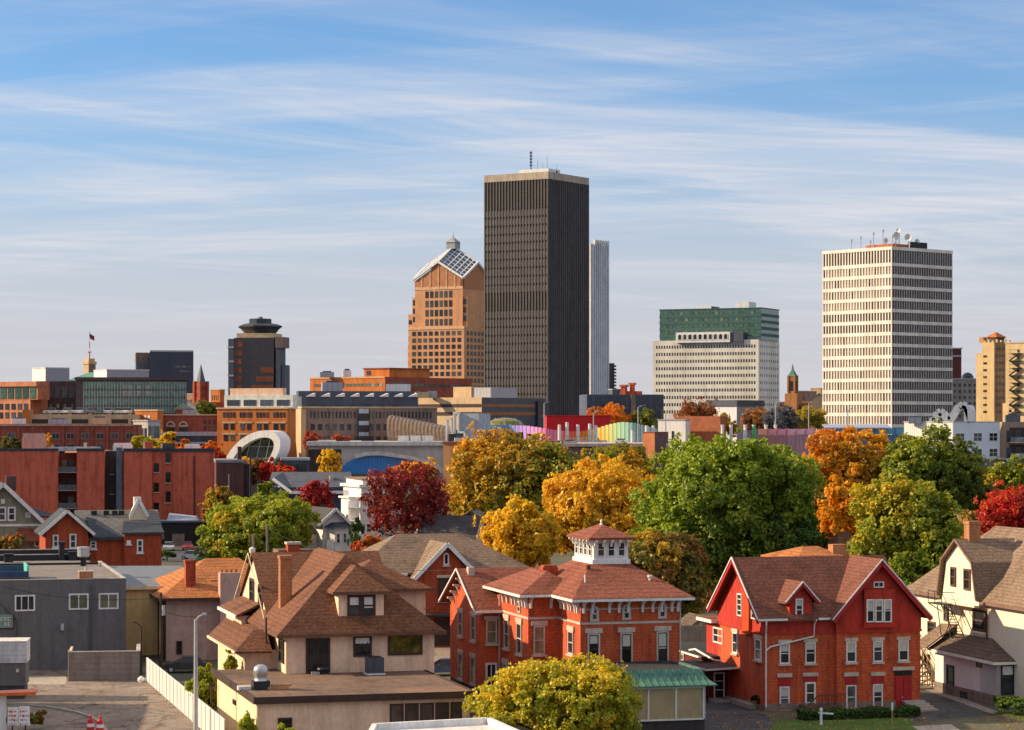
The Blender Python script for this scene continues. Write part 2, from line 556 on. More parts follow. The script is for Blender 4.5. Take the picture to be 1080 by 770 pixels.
def tree(name, label, box, D, palette, leaf=0.42, n=9000, tip=None, lobes=22, cat="tree", group=None, hollow=0.62,
         depth=1.0, lr=(0.34, 0.5), low=-0.55, base=0.0, trunk=True, parts=None):
    """box = the crown's extent as seen, at distance D; the trunk stands on the ground below it"""
    lobes = int(lobes * 1.45); lr = (lr[0] * .78, lr[1] * .88)
    x0, y0, x1, y1 = box
    X, Y, _ = W((x0 + x1) / 2, 0, D)
    zt, zb = ZP(y0, D), max(ZP(y1, D), base + 0.4)
    rx, rz = (x1 - x0) / 2 / F * D, (zt - zb) / 2
    r = root(name, label, cat, loc=(X, Y, base), group=group)
    c = (0, 0, (zt + zb) / 2 - base)
    L = lobed(c, (rx * .88, rx * .9 * depth, rz * .88), lobes, lr, low)
    leaf *= 0.50; n = int(n * 3.4)
    if trunk:
        tb = MB()
        tr = max(0.12, rx * 0.06)
        h0 = c[2] + rz * 0.25
        tb.tube([(0, 0, -0.3), (tr * .3, 0, h0 * .35), (-tr * .3, tr * .3, h0 * .7), (0, 0, h0)], [tr * 1.25, tr, tr * .75, tr * .3], 8)
        for k in range(min(9, lobes)):
            e = L[k][0]
            b0 = np.array([0, 0, max(zb * .6 + .2 - base * .6, h0 * RNG.uniform(.3, .75))])
            m1 = b0 * .5 + e * .5 + np.array([0, 0, -0.06 * rz])
            tb.tube([b0, m1, e], [tr * .5, tr * .32, tr * .08], 5)
        tb.build("trunk", BARK, r)
    foliage("crown" if trunk else "foliage", L, n, leaf, palette, r, tip=tip, hollow=hollow)
    return r

# leaf hues (reflectance)
GREEN = (0.165, 0.25, 0.022); LGREEN = (0.32, 0.40, 0.03); DGREEN = (0.06, 0.115, 0.02); YGREEN = (0.44, 0.42, 0.025)
GOLD = (0.85, 0.50, 0.022); AMBER = (0.82, 0.33, 0.015); ORANGE = (0.75, 0.17, 0.014); RUST = (0.36, 0.10, 0.025)
WINE = (0.34, 0.035, 0.03); RED = (0.66, 0.03, 0.025); OLIVE = (0.26, 0.22, 0.035); BROWN = (0.22, 0.12, 0.04); YELL = (0.80, 0.56, 0.03)
# ------------------------------------------------------------------ colours used near the camera
brick_red = mat("red_brick", (0.42, 0.072, 0.026), "brick", var=0.4)
brick_or = mat("orange_red_brick", (0.54, 0.098, 0.034), "brick", var=0.42)
clap_red = mat("crimson_clapboard", (0.44, 0.034, 0.02), "siding", 0.7, 0.28)
panel_red = mat("crimson_paint", (0.40, 0.016, 0.018), "plain", 0.5, 0.12)
dark_red = mat("dark_red_paint", (0.14, 0.016, 0.016), "siding", 0.7, 0.2)
sh_red = mat("russet_shingle", (0.235, 0.072, 0.042), "shingle", 0.9, 0.38)
sh_dkred = mat("dark_russet_shingle", (0.17, 0.062, 0.042), "shingle", 0.9, 0.4)
sh_brown = mat("brown_shingle", (0.165, 0.066, 0.033), "shingle", 0.9, 0.42)
sh_grey = mat("weathered_shingle", (0.22, 0.15, 0.105), "shingle", 0.9, 0.35)
sh_taupe = mat("taupe_shingle", (0.13, 0.09, 0.07), "shingle", 0.9, 0.35)
sh_slate = mat("slate_shingle", (0.045, 0.058, 0.078), "shingle", 0.8, 0.35)
sh_orange = mat("rust_shingle", (0.42, 0.15, 0.045), "shingle", 0.9, 0.32)
stucco = mat("pink_stucco", (0.86, 0.58, 0.41), "plain", 0.9, 0.1)
stucco2 = mat("mauve_stucco", (0.54, 0.345, 0.28), "plain", 0.9, 0.12)
cream = mat("cream_paint", (0.78, 0.70, 0.54), "siding", 0.7, 0.06)
cream_flat = mat("cream_stucco", (0.76, 0.62, 0.42), "plain", 0.9, 0.07)
tan_wall = mat("tan_block", (0.9, 0.60, 0.28), "plain", 0.9, 0.1)
white = mat("white_paint", (0.78, 0.77, 0.75), "plain", 0.5, 0.06)
white_sid = mat("white_siding", (0.74, 0.71, 0.70), "siding", 0.6, 0.05)
vinyl = mat("white_vinyl", (0.82, 0.80, 0.77), "ribbed", 0.45, 0.04)
stone_trim = mat("stone_trim", (0.56, 0.47, 0.40), "plain", 0.85, 0.12)
dk_trim = mat("dark_brown_trim", (0.06, 0.032, 0.025), "plain", 0.6, 0.2)
gray_wall = mat("charcoal_stucco", (0.15, 0.143, 0.148), "plain", 0.85, 0.09)
block_gray = mat("taupe_blockwork", (0.24, 0.205, 0.19), "brick", 0.9, 0.16, sc=0.5)
roof_gravel = mat("grey_roof_membrane", (0.22, 0.19, 0.175), "ground", 0.95, 0.2)
roof_tar = mat("black_roof_felt", (0.035, 0.034, 0.037), "ground", 0.85, 0.35)
roof_rusty = mat("brown_roof_felt", (0.19, 0.12, 0.085), "ground", 0.9, 0.6, c2=(0.27, 0.15, 0.09))
black = mat("black_iron", (0.02, 0.02, 0.022), "plain", 0.5, 0.3)
steel = mat("galvanised_steel", (0.55, 0.55, 0.55), "plain", 0.35, 0.12, metal=0.6)
lampsteel = mat("grey_lamp_paint", (0.42, 0.43, 0.45), "plain", 0.45, 0.08)
pole_wood = mat("pole_timber", (0.10, 0.06, 0.042), "brick", 0.95, 0.3)
grey_wood = mat("silvered_timber", (0.27, 0.22, 0.18), "ribbed", 0.95, 0.25)
glass = mat("dark_glass", (0.035, 0.04, 0.05), "glass", 0.07, c2=(0.20, 0.21, 0.22), spec=0.5)
glass_dk = mat("black_glass", (0.014, 0.015, 0.018), "glass", 0.06, c2=(0.05, 0.05, 0.055), spec=0.5)
glass_warm = mat("mirroring_glass", (0.10, 0.085, 0.06), "glass", 0.05, c2=(0.3, 0.24, 0.15), spec=0.6)
blindm = mat("pale_blind", (0.56, 0.53, 0.47), "siding", 0.8, 0.1, sc=2)
copper = mat("verdigris_copper", (0.08, 0.21, 0.16), "plain", 0.7, 0.3, c2=(0.11, 0.27, 0.21))
tanblind = mat("bamboo_blind", (0.44, 0.33, 0.19), "siding", 0.85, 0.14, sc=1.5)
asphalt = mat("asphalt", (0.075, 0.078, 0.088), "cracked", 0.9, 0.3)
lot_m = mat("worn_lot_asphalt", (0.27, 0.215, 0.18), "cracked", 0.92, 0.42, c2=(0.33, 0.26, 0.21))
concrete = mat("concrete", (0.40, 0.36, 0.31), "ground", 0.9, 0.15)
soil = mat("town_ground", (0.105, 0.10, 0.065), "ground", 0.95, 0.4)
lawn_m = mat("lawn", (0.07, 0.13, 0.018), "ground", 0.95, 0.4, sc=3)
orange_p = mat("orange_panel", (0.72, 0.13, 0.012), "plain", 0.4, 0.06)
teal_p = mat("teal_panel", (0.10, 0.50, 0.40), "plain", 0.6, 0.1)
red_p = mat("signal_red", (0.62, 0.02, 0.02), "plain", 0.4, 0.1)

# ------------------------------------------------------------------ ground
base = MB().poly([(-9000, -500, 0), (9000, -500, 0), (9000, 16000, 0), (-9000, 16000, 0)]).build("ground", soil)
base["kind"] = "structure"
ground_patch("parking_lot", [(-80, 140), (-10, 140), (-31.6, 216.5), (-35, 226), (-80, 222)], 0.004, lot_m)
ground_patch("concrete_pad", [G(24, 713), G(70, 713), G(70, 722), G(26, 722)], 0.008, concrete)
ground_patch("driveway", [G(736, 772), G(822, 800), G(812, 756), G(778, 742), G(770, 736), G(735, 738)], 0.006, asphalt)
ground_patch("road", [(30.5, 186), (38.3, 190.5), (37.6, 196.5), (31.0, 216), (29.6, 216), (29.9, 192)], 0.006, asphalt)
ground_patch("pavement", [G(962, 766), G(1003, 764), (33, 170), (30, 170)], 0.010, concrete)
ground_patch("path", [G(968, 725), G(980, 722), G(1055, 752), G(1046, 753)], 0.010, mat("worn_concrete", (0.30, 0.26, 0.23), "ground", 0.9, 0.2))
ground_patch("lawn", [G(818, 759), G(955, 757), (29.6, 170), (17, 170)], 0.008, lawn_m)
ground_patch("field", [G(1048, 751), G(1100, 747), (52, 170), (41, 178)], 0.008, lawn_m)
ground_patch("street", [(-14, 226), (-2, 229), (-5, 262), (-19, 262)], 0.005, mat("pale_asphalt", (0.30, 0.22, 0.16), "ground", 0.9, 0.2))
ground_patch("yard", [(-62, 395), (-40, 400), (-44, 470), (-72, 470)], 0.005, asphalt)
gr = ground_patch("park_lawn", [(-62, 470), (-40, 470), (-44, 515), (-66, 515)], 0.006, lawn_m)
# bay lines left on the lot, and the kerbed bed beside the drive-through
for k, yy in enumerate((722.5, 727.0, 732.5, 738.5)):
    a, b = G(88 + k * 5, yy), G(178 + k * 8, yy - 2.5)
    ground_patch("parking_line", [a, b, (b[0], b[1] + .22), (a[0], a[1] + .22)], 0.012, mat("worn_line_paint", (0.36, 0.31, 0.26), "ground", 0.9, 0.4))
kb = MB()
arc = [G(x, y) for x, y in ((31, 745), (48, 746), (66, 749), (83, 752.5), (97, 757), (106, 763), (112, 772))]
for p, q in zip(arc, arc[1:]):
    kb.beam((p[0], p[1], .06), (q[0], q[1], .06), .3, .13)
kb.build("kerb", concrete)["kind"] = "structure"

# ================================================================== RED HOUSE (right of centre)
ox, oy, _ = G(806, 750)
rh = Frame(ox, oy, 15)
r = root("red_house", "red brick house with crimson clapboard gables and white framed windows beside the driveway", "house", rh)
Wd = rh.uz(968.5, 700)[0]; U2 = rh.uz(880.5, 667)[0]; L = 10.6; ZB = 6.1; ZE = 7.3; ZR = 11.75; pr = 0.35
MB().box(0, U2, 0, L, 0, ZB).box(U2, Wd, -pr, L, 0, ZB - .003).build("brick_wall", brick_or, r)
w = MB().pu([(-.06, ZB), (L, ZB), (L, ZE + .1), (L / 2, ZR - .25), (-.06, ZE + .1)], -.06, Wd - 1)
w.pv([(U2 - .05, ZB), (Wd + .06, ZB), (Wd + .06, ZE), ((U2 + Wd) / 2, ZR - .25), (U2 - .05, ZE)], -pr - .07, L - .3)
w.build("clapboard_wall", clap_red, r)
MB().box(-.1, U2 - .06, -.12, L, ZB - .12, ZB + .05).box(U2 - .1, Wd + .1, -pr - .13, -pr + .2, ZB - .12, ZB + .06).build("band_course", clap_red, r)
rf = MB().slab([(-.75, -.6, ZE - .1), (U2 - .6, -.6, ZE - .1), (U2 - .6, L / 2, ZR), (-.75, L / 2, ZR)], .2)
sl_ = (ZR - ZE + .1) / (L / 2 + .6)
rf.slab([(U2 - .6, -.2, ZE - .1 + .4 * sl_), (Wd - .6, -.2, ZE - .1 + .4 * sl_), (Wd - .6, L / 2, ZR), (U2 - .6, L / 2, ZR)], .2)
rf.slab([(-.75, L / 2, ZR), (Wd - .6, L / 2, ZR), (Wd - .6, L + .6, ZE - .1), (-.75, L + .6, ZE - .1)], .2)
uc = (U2 + Wd) / 2
gable_v(rf, U2 - .65, Wd + .75, -pr - .75, L / 2, ZE - .15, ZR + .05, uc=uc)
# dormer
du0, du1 = rh.uz(829, 640)[0], rh.uz(859, 640)[0]; duc = (du0 + du1) / 2; dzr = 10.1
gable_v(rf, du0 - .25, du1 + .25, -.55, 3.6, 8.55, dzr)
roof = rf.build("roof", sh_dkred, r)
MB().pv([(du0 + .25, ZE - .3), (du1 - .25, ZE - .3), (du1 - .25, 8.6), (duc, dzr - .25), (du0 + .25, 8.6)], -.1, 3.4).build("dormer", clap_red, r)
tr = MB()
tr.beam((-.75, -.62, ZE - .14), (du0 - .1, -.62, ZE - .14), .12, .16).beam((du1 + .1, -.62, ZE - .14), (U2 - .6, -.62, ZE - .14), .12, .16)
tr.beam((-.78, -.6, ZE - .1), (-.78, L / 2, ZR), .07, .11).beam((-.78, L + .6, ZE - .1), (-.78, L / 2, ZR), .07, .11)
tr.beam((U2 - .65, -pr - .8, ZE - .18), (uc, -pr - .78, ZR + .02), .06, .09).beam((Wd + .75, -pr - .78, ZE - .16), (uc, -pr - .78, ZR + .02), .06, .09)
tr.beam((du0 - .25, -.6, 8.5), (duc, -.6, dzr), .07, .1).beam((du1 + .25, -.6, 8.5), (duc, -.6, dzr), .07, .1)
tr.build("fascia", white, r)
sf = MB()
sf.beam((-.68, -.5, ZE - .32), (-.68, L / 2, ZR - .26), .16, .3).beam((-.68, L + .5, ZE - .32), (-.68, L / 2, ZR - .26), .16, .3)
sf.beam((U2 - .55, -pr - .68, ZE - .35), (uc, -pr - .68, ZR - .22), .16, .34).beam((Wd + .65, -pr - .68, ZE - .35), (uc, -pr - .68, ZR - .22), .16, .34)
sf.beam((du0 - .2, -.5, 8.36), (duc, -.5, dzr - .2), .12, .24).beam((du1 + .2, -.5, 8.36), (duc, -.5, dzr - .2), .12, .24)
sf.build("bargeboard", panel_red, r)
ds = MB()
ds.tube([(-.05, -.62, ZE - .2), (-.06, -.62, ZE - .5), (.1, -.12, ZB), (.1, -.12, .3)], .07)
a = rh.uz(858, 652); b = rh.uz(857.5, 671); c = rh.uz(812, 682)
ds.tube([(a[0], -.62, ZE - .2), (a[0], -.2, ZE - .55), (b[0], -.17, b[1]), (c[0], -.17, c[1]), (.1, -.14, c[1] - .3)], .07)
ds.build("downspout", white, r)
wf = dict(fw=.1, dep=.09, bars=(0, 1), sill=stone_trim, lw=.14, lh=.28)
for x0, x1, y0, y1, pl in ((822, 832.6, 678.5, 700, 0), (849, 860, 677.5, 699.5, 0), (892.3, 902.8, 676.5, 698.5, -pr), (920.6, 930.8, 675.8, 698, -pr), (947.3, 958, 675.2, 697, -pr)):
    winpx(r, rh, 'f', pl, x0, y0, x1, y1, white, glass, lintel=stone_trim, blind=blindm, **wf)
for x0, x1, y0, y1, pl, bl in ((822, 832.4, 724, 749, 0, blindm), (892.3, 902.8, 722.5, 748, -pr, None), (920.4, 930.7, 721.5, 748, -pr, blindm)):
    winpx(r, rh, 'f', pl, x0, y0, x1, y1, white, glass, blind=bl, **wf)
for x0, x1, y0, y1, pl in ((820.8, 833.8, 714.5, 723.6, 0), (847.6, 861.4, 713.6, 719, 0), (891.2, 903.8, 713.5, 722, -pr), (919.4, 932, 713, 721, -pr)):
    u0, z1 = rh.uz(x0, y0, pl); u1, z0 = rh.uz(x1, y1, pl)
    MB().box(u0, u1, pl - .06, pl + .02, z0, z1).build("window_panel", panel_red, r)
    MB().box(u0 - .1, u1 + .1, pl - .12, pl + .02, z1 + .01, z1 + .3).build("lintel", stone_trim, r)
M0 = mapper('f', -pr)
# main door with transom
u0, z1 = rh.uz(943, 713, -pr); u1, z0 = rh.uz(961.5, 749.5, -pr)
d = MB().box(u0, u1, -pr - .05, -pr + .02, z0, z1).box(u0 + .12, (u0 + u1) / 2 - .04, -pr - .09, -pr - .04, z0 + .1, z1 - .1).box((u0 + u1) / 2 + .04, u1 - .12, -pr - .09, -pr - .04, z0 + .1, z1 - .1).build("door", panel_red, r, label="double crimson front door under a stone lintel")
MB().box((u0 + u1) / 2 - .12, (u0 + u1) / 2 - .07, -pr - .16, -pr - .08, z0 + 1.0, z0 + 1.15).build("handle", steel, d)
MB().box(u0, u1, -pr - .04, -pr + .02, z1 + .02, z1 + .42).build("transom", glass_dk, r)
MB().box(u0 - .15, u1 + .2, -pr - .12, -pr + .02, z1 + .44, z1 + .72).build("lintel", stone_trim, r)
# white storm door
u0, z1 = rh.uz(848.8, 719.5); u1, z0 = rh.uz(860, 750)
window(r, 'f', 0, u0, u1, max(z0, .45), z1, white, glass_warm, fw=.14, dep=.1, name="door", label="white storm door with glass")
MB().box(u0 - .5, u1 + 1.6, -1.5, -.01, .0, .45).build("porch", mat("porch_boards", (0.16, 0.09, 0.07), "plain"), r)
rl = MB()
for t in np.linspace(0, 1, 9):
    rl.box(u0 + .6 + t * 2.1 - .02, u0 + .6 + t * 2.1 + .02, -1.5, -1.46, .45, 1.25)
rl.beam((u0 + .5, -1.48, 1.28), (u0 + 2.8, -1.48, 1.28), .08, .07).beam((u0 + .5, -1.48, 1.26), (u0 - .7, -2.4, .55), .07, .07)
rl.build("railing", mat("rusty_rail", (0.12, 0.05, 0.04), "plain"), r)
# bay of the front gable
bu0, bz1 = rh.uz(911.5, 622, -pr - .3); bu1, bz0 = rh.uz(943.5, 661, -pr - .3)
MB().box(bu0, bu1, -pr - .34, -pr, bz0, bz1).box(bu0 - .1, bu1 + .1, -pr - .42, -pr, bz0 - .02, bz0 + .28).build("gable_bay", clap_red, r)
for k in range(3):
    x = 913.6 + k * 9.1
    winpx(r, rh, 'f', -pr - .34, x, 632, x + 8.3, 656.3, white, glass, fw=.1, bars=(0, 1), blind=blindm)
winpx(r, rh, 'f', -pr - .08, 921, 613.3, 932, 619.8, white, glass, fw=.09, bars=(1, 0))
winpx(r, rh, 'f', -.1, 838.6, 631.2, 846.6, 655, white, glass, fw=.11, bars=(0, 1), blind=blindm)
# left gable side
for x0, y0, x1, y1 in ((778.2, 626, 783, 649.8), (793.2, 628.6, 798, 653)):
    winpx(r, rh, 'l', -.06, x0, y0, x1, y1, white, glass, fw=.1, bars=(0, 3))
for x0, y0, x1, y1 in ((773.3, 667, 778.5, 689), (797, 673.8, 803.4, 696)):
    winpx(r, rh, 'l', 0, x0, y0, x1, y1, white, glass, fw=.1, bars=(0, 1), lintel=stone_trim, sill=stone_trim)
v1 = rh.vz(784, 640, -.2)[0]; v0 = rh.vz(791, 640, -.2)[0]
MB().pu([(v0, ZB - .3), (v1, ZB - .3), (v1, 10.7), (v0, 9.6)], -.32, .1).build("chimney_breast", mat("orange_clapboard", (0.50, 0.06, 0.012), "siding"), r)
# rear wing, low rear range and covered side door
MB().box(.05, 5, L, 13.6, 0, 6.1).build("rear_wing", clap_red, r)
MB().slab([(-.6, L - .1, 6.25), (5.3, L - .1, 6.25), (5.3, 14.2, 6.35), (-.6, 14.2, 6.35)], .12).build("rear_roof", sh_red, r)
MB().box(-.66, -.58, L - .1, 14.2, 6.05, 6.32).box(-.6, .1, L - .16, L - .1, 6.05, 6.3).build("gutter", white, r)
winpx(r, rh, 'l', .05, 753, 662, 763, 678.5, white, glass, fw=.12, bars=(1, 1))
MB().box(-2.3, .3, 8.2, 13, 0, 2.75).box(-1.3, 3, 10.6, 21, 0, 3.2).build("rear_annex", dark_red, r)
MB().slab([(-2.75, 5.6, 2.78), (-.03, 5.6, 2.9), (-.03, 13, 3.0), (-2.75, 13, 2.78)], .14).slab([(-1.6, 10.2, 3.35), (4, 10.2, 3.35), (4, 21.5, 3.5), (-1.6, 21.5, 3.5)], .16).build("annex_roof", roof_tar, r)
gt = MB()
gt.beam((-2.8, 5.6, 2.72), (-2.8, 13, 2.72), .08, .14).beam((-2.8, 5.55, 2.74), (-.05, 5.55, 2.84), .08, .14).beam((-1.65, 10.2, 3.26), (-1.65, 21.5, 3.4), .08, .16)
gt.tube([(-1.5, 13.5, 3.6), (-1.3, 12.6, 3.75), (-.9, 9.2, 3.15), (-.4, 8.8, 3.1)], .09)
gt.build("annex_gutter", white, r)
MB().tube([(-2.6, 5.8, 0), (-2.6, 5.8, 2.65)], .05).build("porch_post", black, r)
u0, z1 = rh.uz(752.5, 709.5, 8.2); u1, z0 = rh.uz(764, 738, 8.2)
window(r, 'f', 8.2, u0, u1, .12, 2.25, white, glass_dk, fw=.11, dep=.08, bars=(0, 2), name="side_door")
MB().box(u0 - .5, u1 + .8, 6.2, 8.2, 0, .22).box(-.6, -.05, 1.5, 7.5, 0, .35).build("step", concrete, r)
winpx(r, rh, 'l', -1.3, 718, 689, 722, 703, white, glass, fw=.1)
# front steps
st = MB()
for k in range(4):
    st.box(Wd - 1.6, Wd + .15, -pr - .7 - .8 * k, -pr - .02, 0, .55 - .13 * k)
st.build("front_steps", concrete, r)
MB().box(-.1, U2, -.1, 0, 0, .55).box(-.1, 0, -.1, L, 0, .5).box(U2 - .05, Wd + .05, -pr - .08, 0, 0, .55).build("plinth", mat("rubble_plinth", (0.25, 0.18, 0.15), "brick"), r)

# ================================================================== CUPOLA HOUSE (centre)
ch = Frame(5.4, 194.4, 15)
r = root("brick_villa", "orange red brick villa with bracketed hip roof and a white rooftop cupola", "house", ch)
KV = 0.94                                            # villa shrunk about the eye point, so cupola shadow misses the red gable
r.location = (ch.x * KV, ch.y * KV, H * (1 - KV))
villa = r
MB().box(.02, 8.2, .02, 16, -1.6, 0).box(-2.58, .3, 6.1, 16, -1.6, 0).box(-4.28, 3, 14.82, 26, -1.6, 0).box(-2, 7.1, -9.2, -.02, -1.6, 0).build("foundation", mat("dark_foundation", (0.05, 0.04, 0.04), "plain"), r)
w_ = ch.uz(716.5, 660)[0]
MB().box(0, w_, 0, 16, 0, 8.55).box(-2.6, .3, 6.1, 16, 0, 8.55).build("wall", brick_or, r)
rf = trunc(MB(), (-.9, w_ + .9, -.95, 17), 8.7, (2.7, 6.1, 6.2, 11.9), 11.0)
hip(rf, -3.5, 2.2, 5.2, 17.2, 8.7, ((-.3, 8.6), (-.3, 13.5)), 10.35)
rf.build("roof", sh_red, r)
tr = MB()
for z, o in ((8.55, .93),):
    tr.box(-o, w_ + o, -1.0, -.9, z - .1, z + .1).box(-o - .04, -o + .06, -1.0, 5.2, z - .1, z + .1).box(w_ + o - .05, w_ + o + .05, -1.0, 17, z - .1, z + .1)
    tr.box(-3.58, -3.48, 5.15, 17.2, z - .1, z + .1).box(-3.5, -.98, 5.12, 5.22, z - .1, z + .1)
tr.build("eave_trim", white, r)
MB().box(-.06, w_ + .06, -.06, 0, 6.6, 6.78).box(-.06, 0, -.06, 6.1, 6.6, 6.78).box(-2.66, -2.6, 6.0, 16, 6.6, 6.78).box(-2.66, -.06, 6.04, 6.1, 6.6, 6.78).box(0, w_, -.04, 0, 7.75, 7.85).build("string_course", stone_trim, r)
def bracket(face, plane, s, ztop=8.5, dpt=.75, ht=1.0):
    M = mapper(face, plane)
    pts = [(0, 0), (dpt, 0), (dpt, -.14), (dpt * .55, -.28), (dpt * .3, -.55), (dpt * .26, -ht), (0, -ht)]
    a = [M(s - .09, o, ztop + z) for o, z in pts]; b = [M(s + .09, o, ztop + z) for o, z in pts]
    return MB().loft(a, b).build("bracket", white, r)
for s in (.25, .95, 2.35, 3.15, 3.9, 5.1, 5.95, 6.7, 7.55, w_ - .15):
    bracket('f', 0, s)
for s in (.4, 1.1, 2.1, 2.8, 4.0, 5.2):
    bracket('l', 0, s)
for s in (6.4, 7.3, 8.2, 9.6, 10.6, 12.2, 13.6):
    bracket('l', -2.6, s)
for s in (-2.4, -.7):
    bracket('f', 6.1, s)
wf = dict(fw=.12, dep=.12, lw=.2, lh=.4)
for x0, x1, y0, y1 in ((622.2, 631.4, 639, 655.6), (656, 665.2, 637.3, 654), (693.8, 703, 635.5, 652.5)):
    winpx(r, ch, 'f', 0, x0, y0, x1, y1, stone_trim, glass, fw=.2, dep=.12, bars=(0, 1), arch=True)
for x0, x1, y0, y1 in ((619.5, 632.5, 668, 701), (654, 667, 667, 700.5), (692.3, 705, 665.5, 698.5)):
    winpx(r, ch, 'f', 0, x0, y0, x1, y1, stone_trim, glass_dk, bars=(0, 0), lintel=stone_trim, sill=stone_trim, blind=blindm, sash=dk_trim, **wf)
winpx(r, ch, 'f', 6.1, 562.5, 660, 574.5, 690.5, stone_trim, glass_warm, bars=(0, 1), lintel=stone_trim, sill=stone_trim, **wf)
for x0, x1, y0, y1 in ((600, 605.5, 665.5, 690),):
    winpx(r, ch, 'l', 0, x0, y0, x1, y1, stone_trim, glass, bars=(0, 1), lintel=stone_trim, sill=stone_trim, **wf)
for x0, x1, y0, y1 in ((545.8, 550.8, 657, 690), (532.5, 537.3, 653, 684), (546, 550.5, 706, 730), (531, 536, 700, 722)):
    winpx(r, ch, 'l', -2.6, x0, y0, x1, y1, stone_trim, glass, bars=(0, 1), lintel=stone_trim, sill=stone_trim, **wf)
winpx(r, ch, 'l', -2.6, 546.5, 634, 549.5, 646, stone_trim, glass, fw=.12, dep=.1)
MB().tube([(-2.72, 14.7, 8.4), (-2.72, 14.75, 7.5), (-2.75, 14.72, .3)], .08).build("downspout", stone_trim, r)
MB().tube([(w_ + .05, -.1, 8.3), (w_ + .05, -.1, 3.6)], .06).build("downspout", stone_trim, r)
# cupola
MB().box(2.85, 6.1, 6.15, 11.95, 10.75, 11.35).box(3.0, 5.95, 6.3, 11.8, 11.3, 13.0).box(2.8, 6.15, 6.1, 12.0, 12.85, 13.05).build("cupola", white, r)
cr = hip(MB(), 2.45, 6.5, 5.75, 12.35, 13.15, ((4.48, 8.4), (4.48, 9.7)), 14.1)
cr.build("cupola_roof", sh_red, r)
MB().lathe(4.48, 9.0, [(.1, 14.0), (.15, 14.1), (.08, 14.25), (.12, 14.35), (.03, 14.55), (.01, 14.6)], 8).build("finial", white, r)
for k in range(3):
    u = 3.3 + k * .88
    window(r, 'f', 6.3, u, u + .62, 11.6, 12.75, white, glass_warm if k == 0 else glass, fw=.07, dep=.09, bars=(0, 1), name="cupola_window")
for k in range(4):
    v = 6.75 + k * 1.28
    window(r, 'l', 3.0, v, v + .8, 11.6, 12.75, white, glass, fw=.08, dep=.09, bars=(0, 1), name="cupola_window")
for k in range(5):
    bracket('f', 6.3, 3.1 + k * .68, 12.95, .55, .45)
for k in range(6):
    bracket('l', 3.0, 6.5 + k * 1.02, 12.95, .55, .45)
# roof furniture
MB().box(-.2, 1.1, 10.2, 11.4, 9.2, 10.55).box(-.1, 1.0, 10.3, 11.3, 10.55, 10.7).build("chimney", brick_red, r)
MB().cyl(2.2, 5.2, 9.8, 11.0, .2).build("flue", mat("rust_flue", (0.16, 0.05, 0.03)), r)
MB().cyl(1.1, 2.4, 9.4, 10.4, .07).cyl(6.6, 2.6, 9.7, 10.2, .09).cyl(6.6, 2.6, 10.1, 10.25, .2).build("vent_pipe", white, r)
# left gabled wing
MB().pu([(14.8, 0), (26, 0), (26, 6.9), (20.4, 9.6), (14.8, 6.9)], -4.3, 3).build("gable_wing", brick_or, r)
gable_u(MB(), -5.1, 3, 14.0, 26.8, 6.75, 9.95).build("wing_roof", sh_red, r)
tr = MB()
tr.beam((-5.13, 13.98, 6.72), (-5.13, 20.4, 9.92), .08, .15).beam((-5.13, 26.8, 6.72), (-5.13, 20.4, 9.92), .08, .15).beam((-5.1, 13.95, 6.66), (-2.6, 13.95, 6.66), .12, .2).beam((-5.0, 14.2, 6.5), (-4.3, 14.7, 6.5), .3, .2)
tr.build("wing_trim", white, r)
for k, t in enumerate((.2, .4, .6, .8)):
    for s in (-1, 1):
        bracket('l', -4.3, 20.4 + s * (1 - t) * 5.2, 6.75 + 3.1 * t - .15, .6, .3)
wf2 = dict(fw=.12, dep=.1, bars=(0, 1), lintel=stone_trim, sill=stone_trim)
winpx(r, ch, 'f', 14.8, 512.5, 653.5, 524, 679, stone_trim, glass_warm, **wf2)
winpx(r, ch, 'l', -4.3, 484, 645, 488.5, 671, stone_trim, glass, **wf2)
winpx(r, ch, 'l', -4.3, 497.5, 649, 502, 676, stone_trim, glass, **wf2)
winpx(r, ch, 'l', -4.3, 484, 689, 488.5, 716, stone_trim, glass, **wf2)
winpx(r, ch, 'l', -4.3, 497, 693, 501.5, 721, stone_trim, glass, **wf2)
winpx(r, ch, 'f', 14.8, 512, 699, 524, 732, white, glass, fw=.16, dep=.1, bars=(1, 0), name="door")
MB().box(-4.3, -3.75, 19.3, 20.0, 9.2, 10.1).build("wing_chimney", stone_trim, r)
# flat annex and glazed sun room with a copper skirt roof
MB().box(-2, 7.2, -8.0, -.02, 0, 3.35).build("annex_wall", stone_trim, r)
MB().slab([(-2.3, -8.1, 3.52), (7.5, -8.1, 3.52), (7.5, -.03, 3.6), (-2.3, -.03, 3.6)], .16).build("annex_roof", roof_tar, r)
ck = MB()
prof = [(-8.15, 3.75), (-8.5, 3.3), (-9.0, 2.95), (-9.75, 2.68)]
for (va, za), (vb, zb) in zip(prof, prof[1:]):
    ck.slab([(.3, vb, zb), (7.2 + (-8.15 - vb) * .45, vb, zb), (7.2 + (-8.15 - va) * .45, va, za), (.3, va, za)], .1)
    ck.slab([(7.2 + (-8.15 - vb) * .45, vb, zb), (7.2 + (-8.15 - va) * .45, va, za), (7.1 + (-8.15 - va) * .2, -1 + va * .02, za), (7.1 + (-8.15 - vb) * .45, -1 + va * .02, zb)], .1)
for k in range(13):
    u = .5 + k * .55
    for (va, za), (vb, zb) in zip(prof, prof[1:]):
        ck.beam((u, va, za + .03), (u + .03, vb, zb + .03), .05, .06)
ck.build("skirt_roof", copper, r)
MB().box(.3, 7.0, -9.35, -8.0, 0, .12).box(.3, 7.05, -9.4, -9.3, 2.42, 2.64).build("sill_beam", white, r)
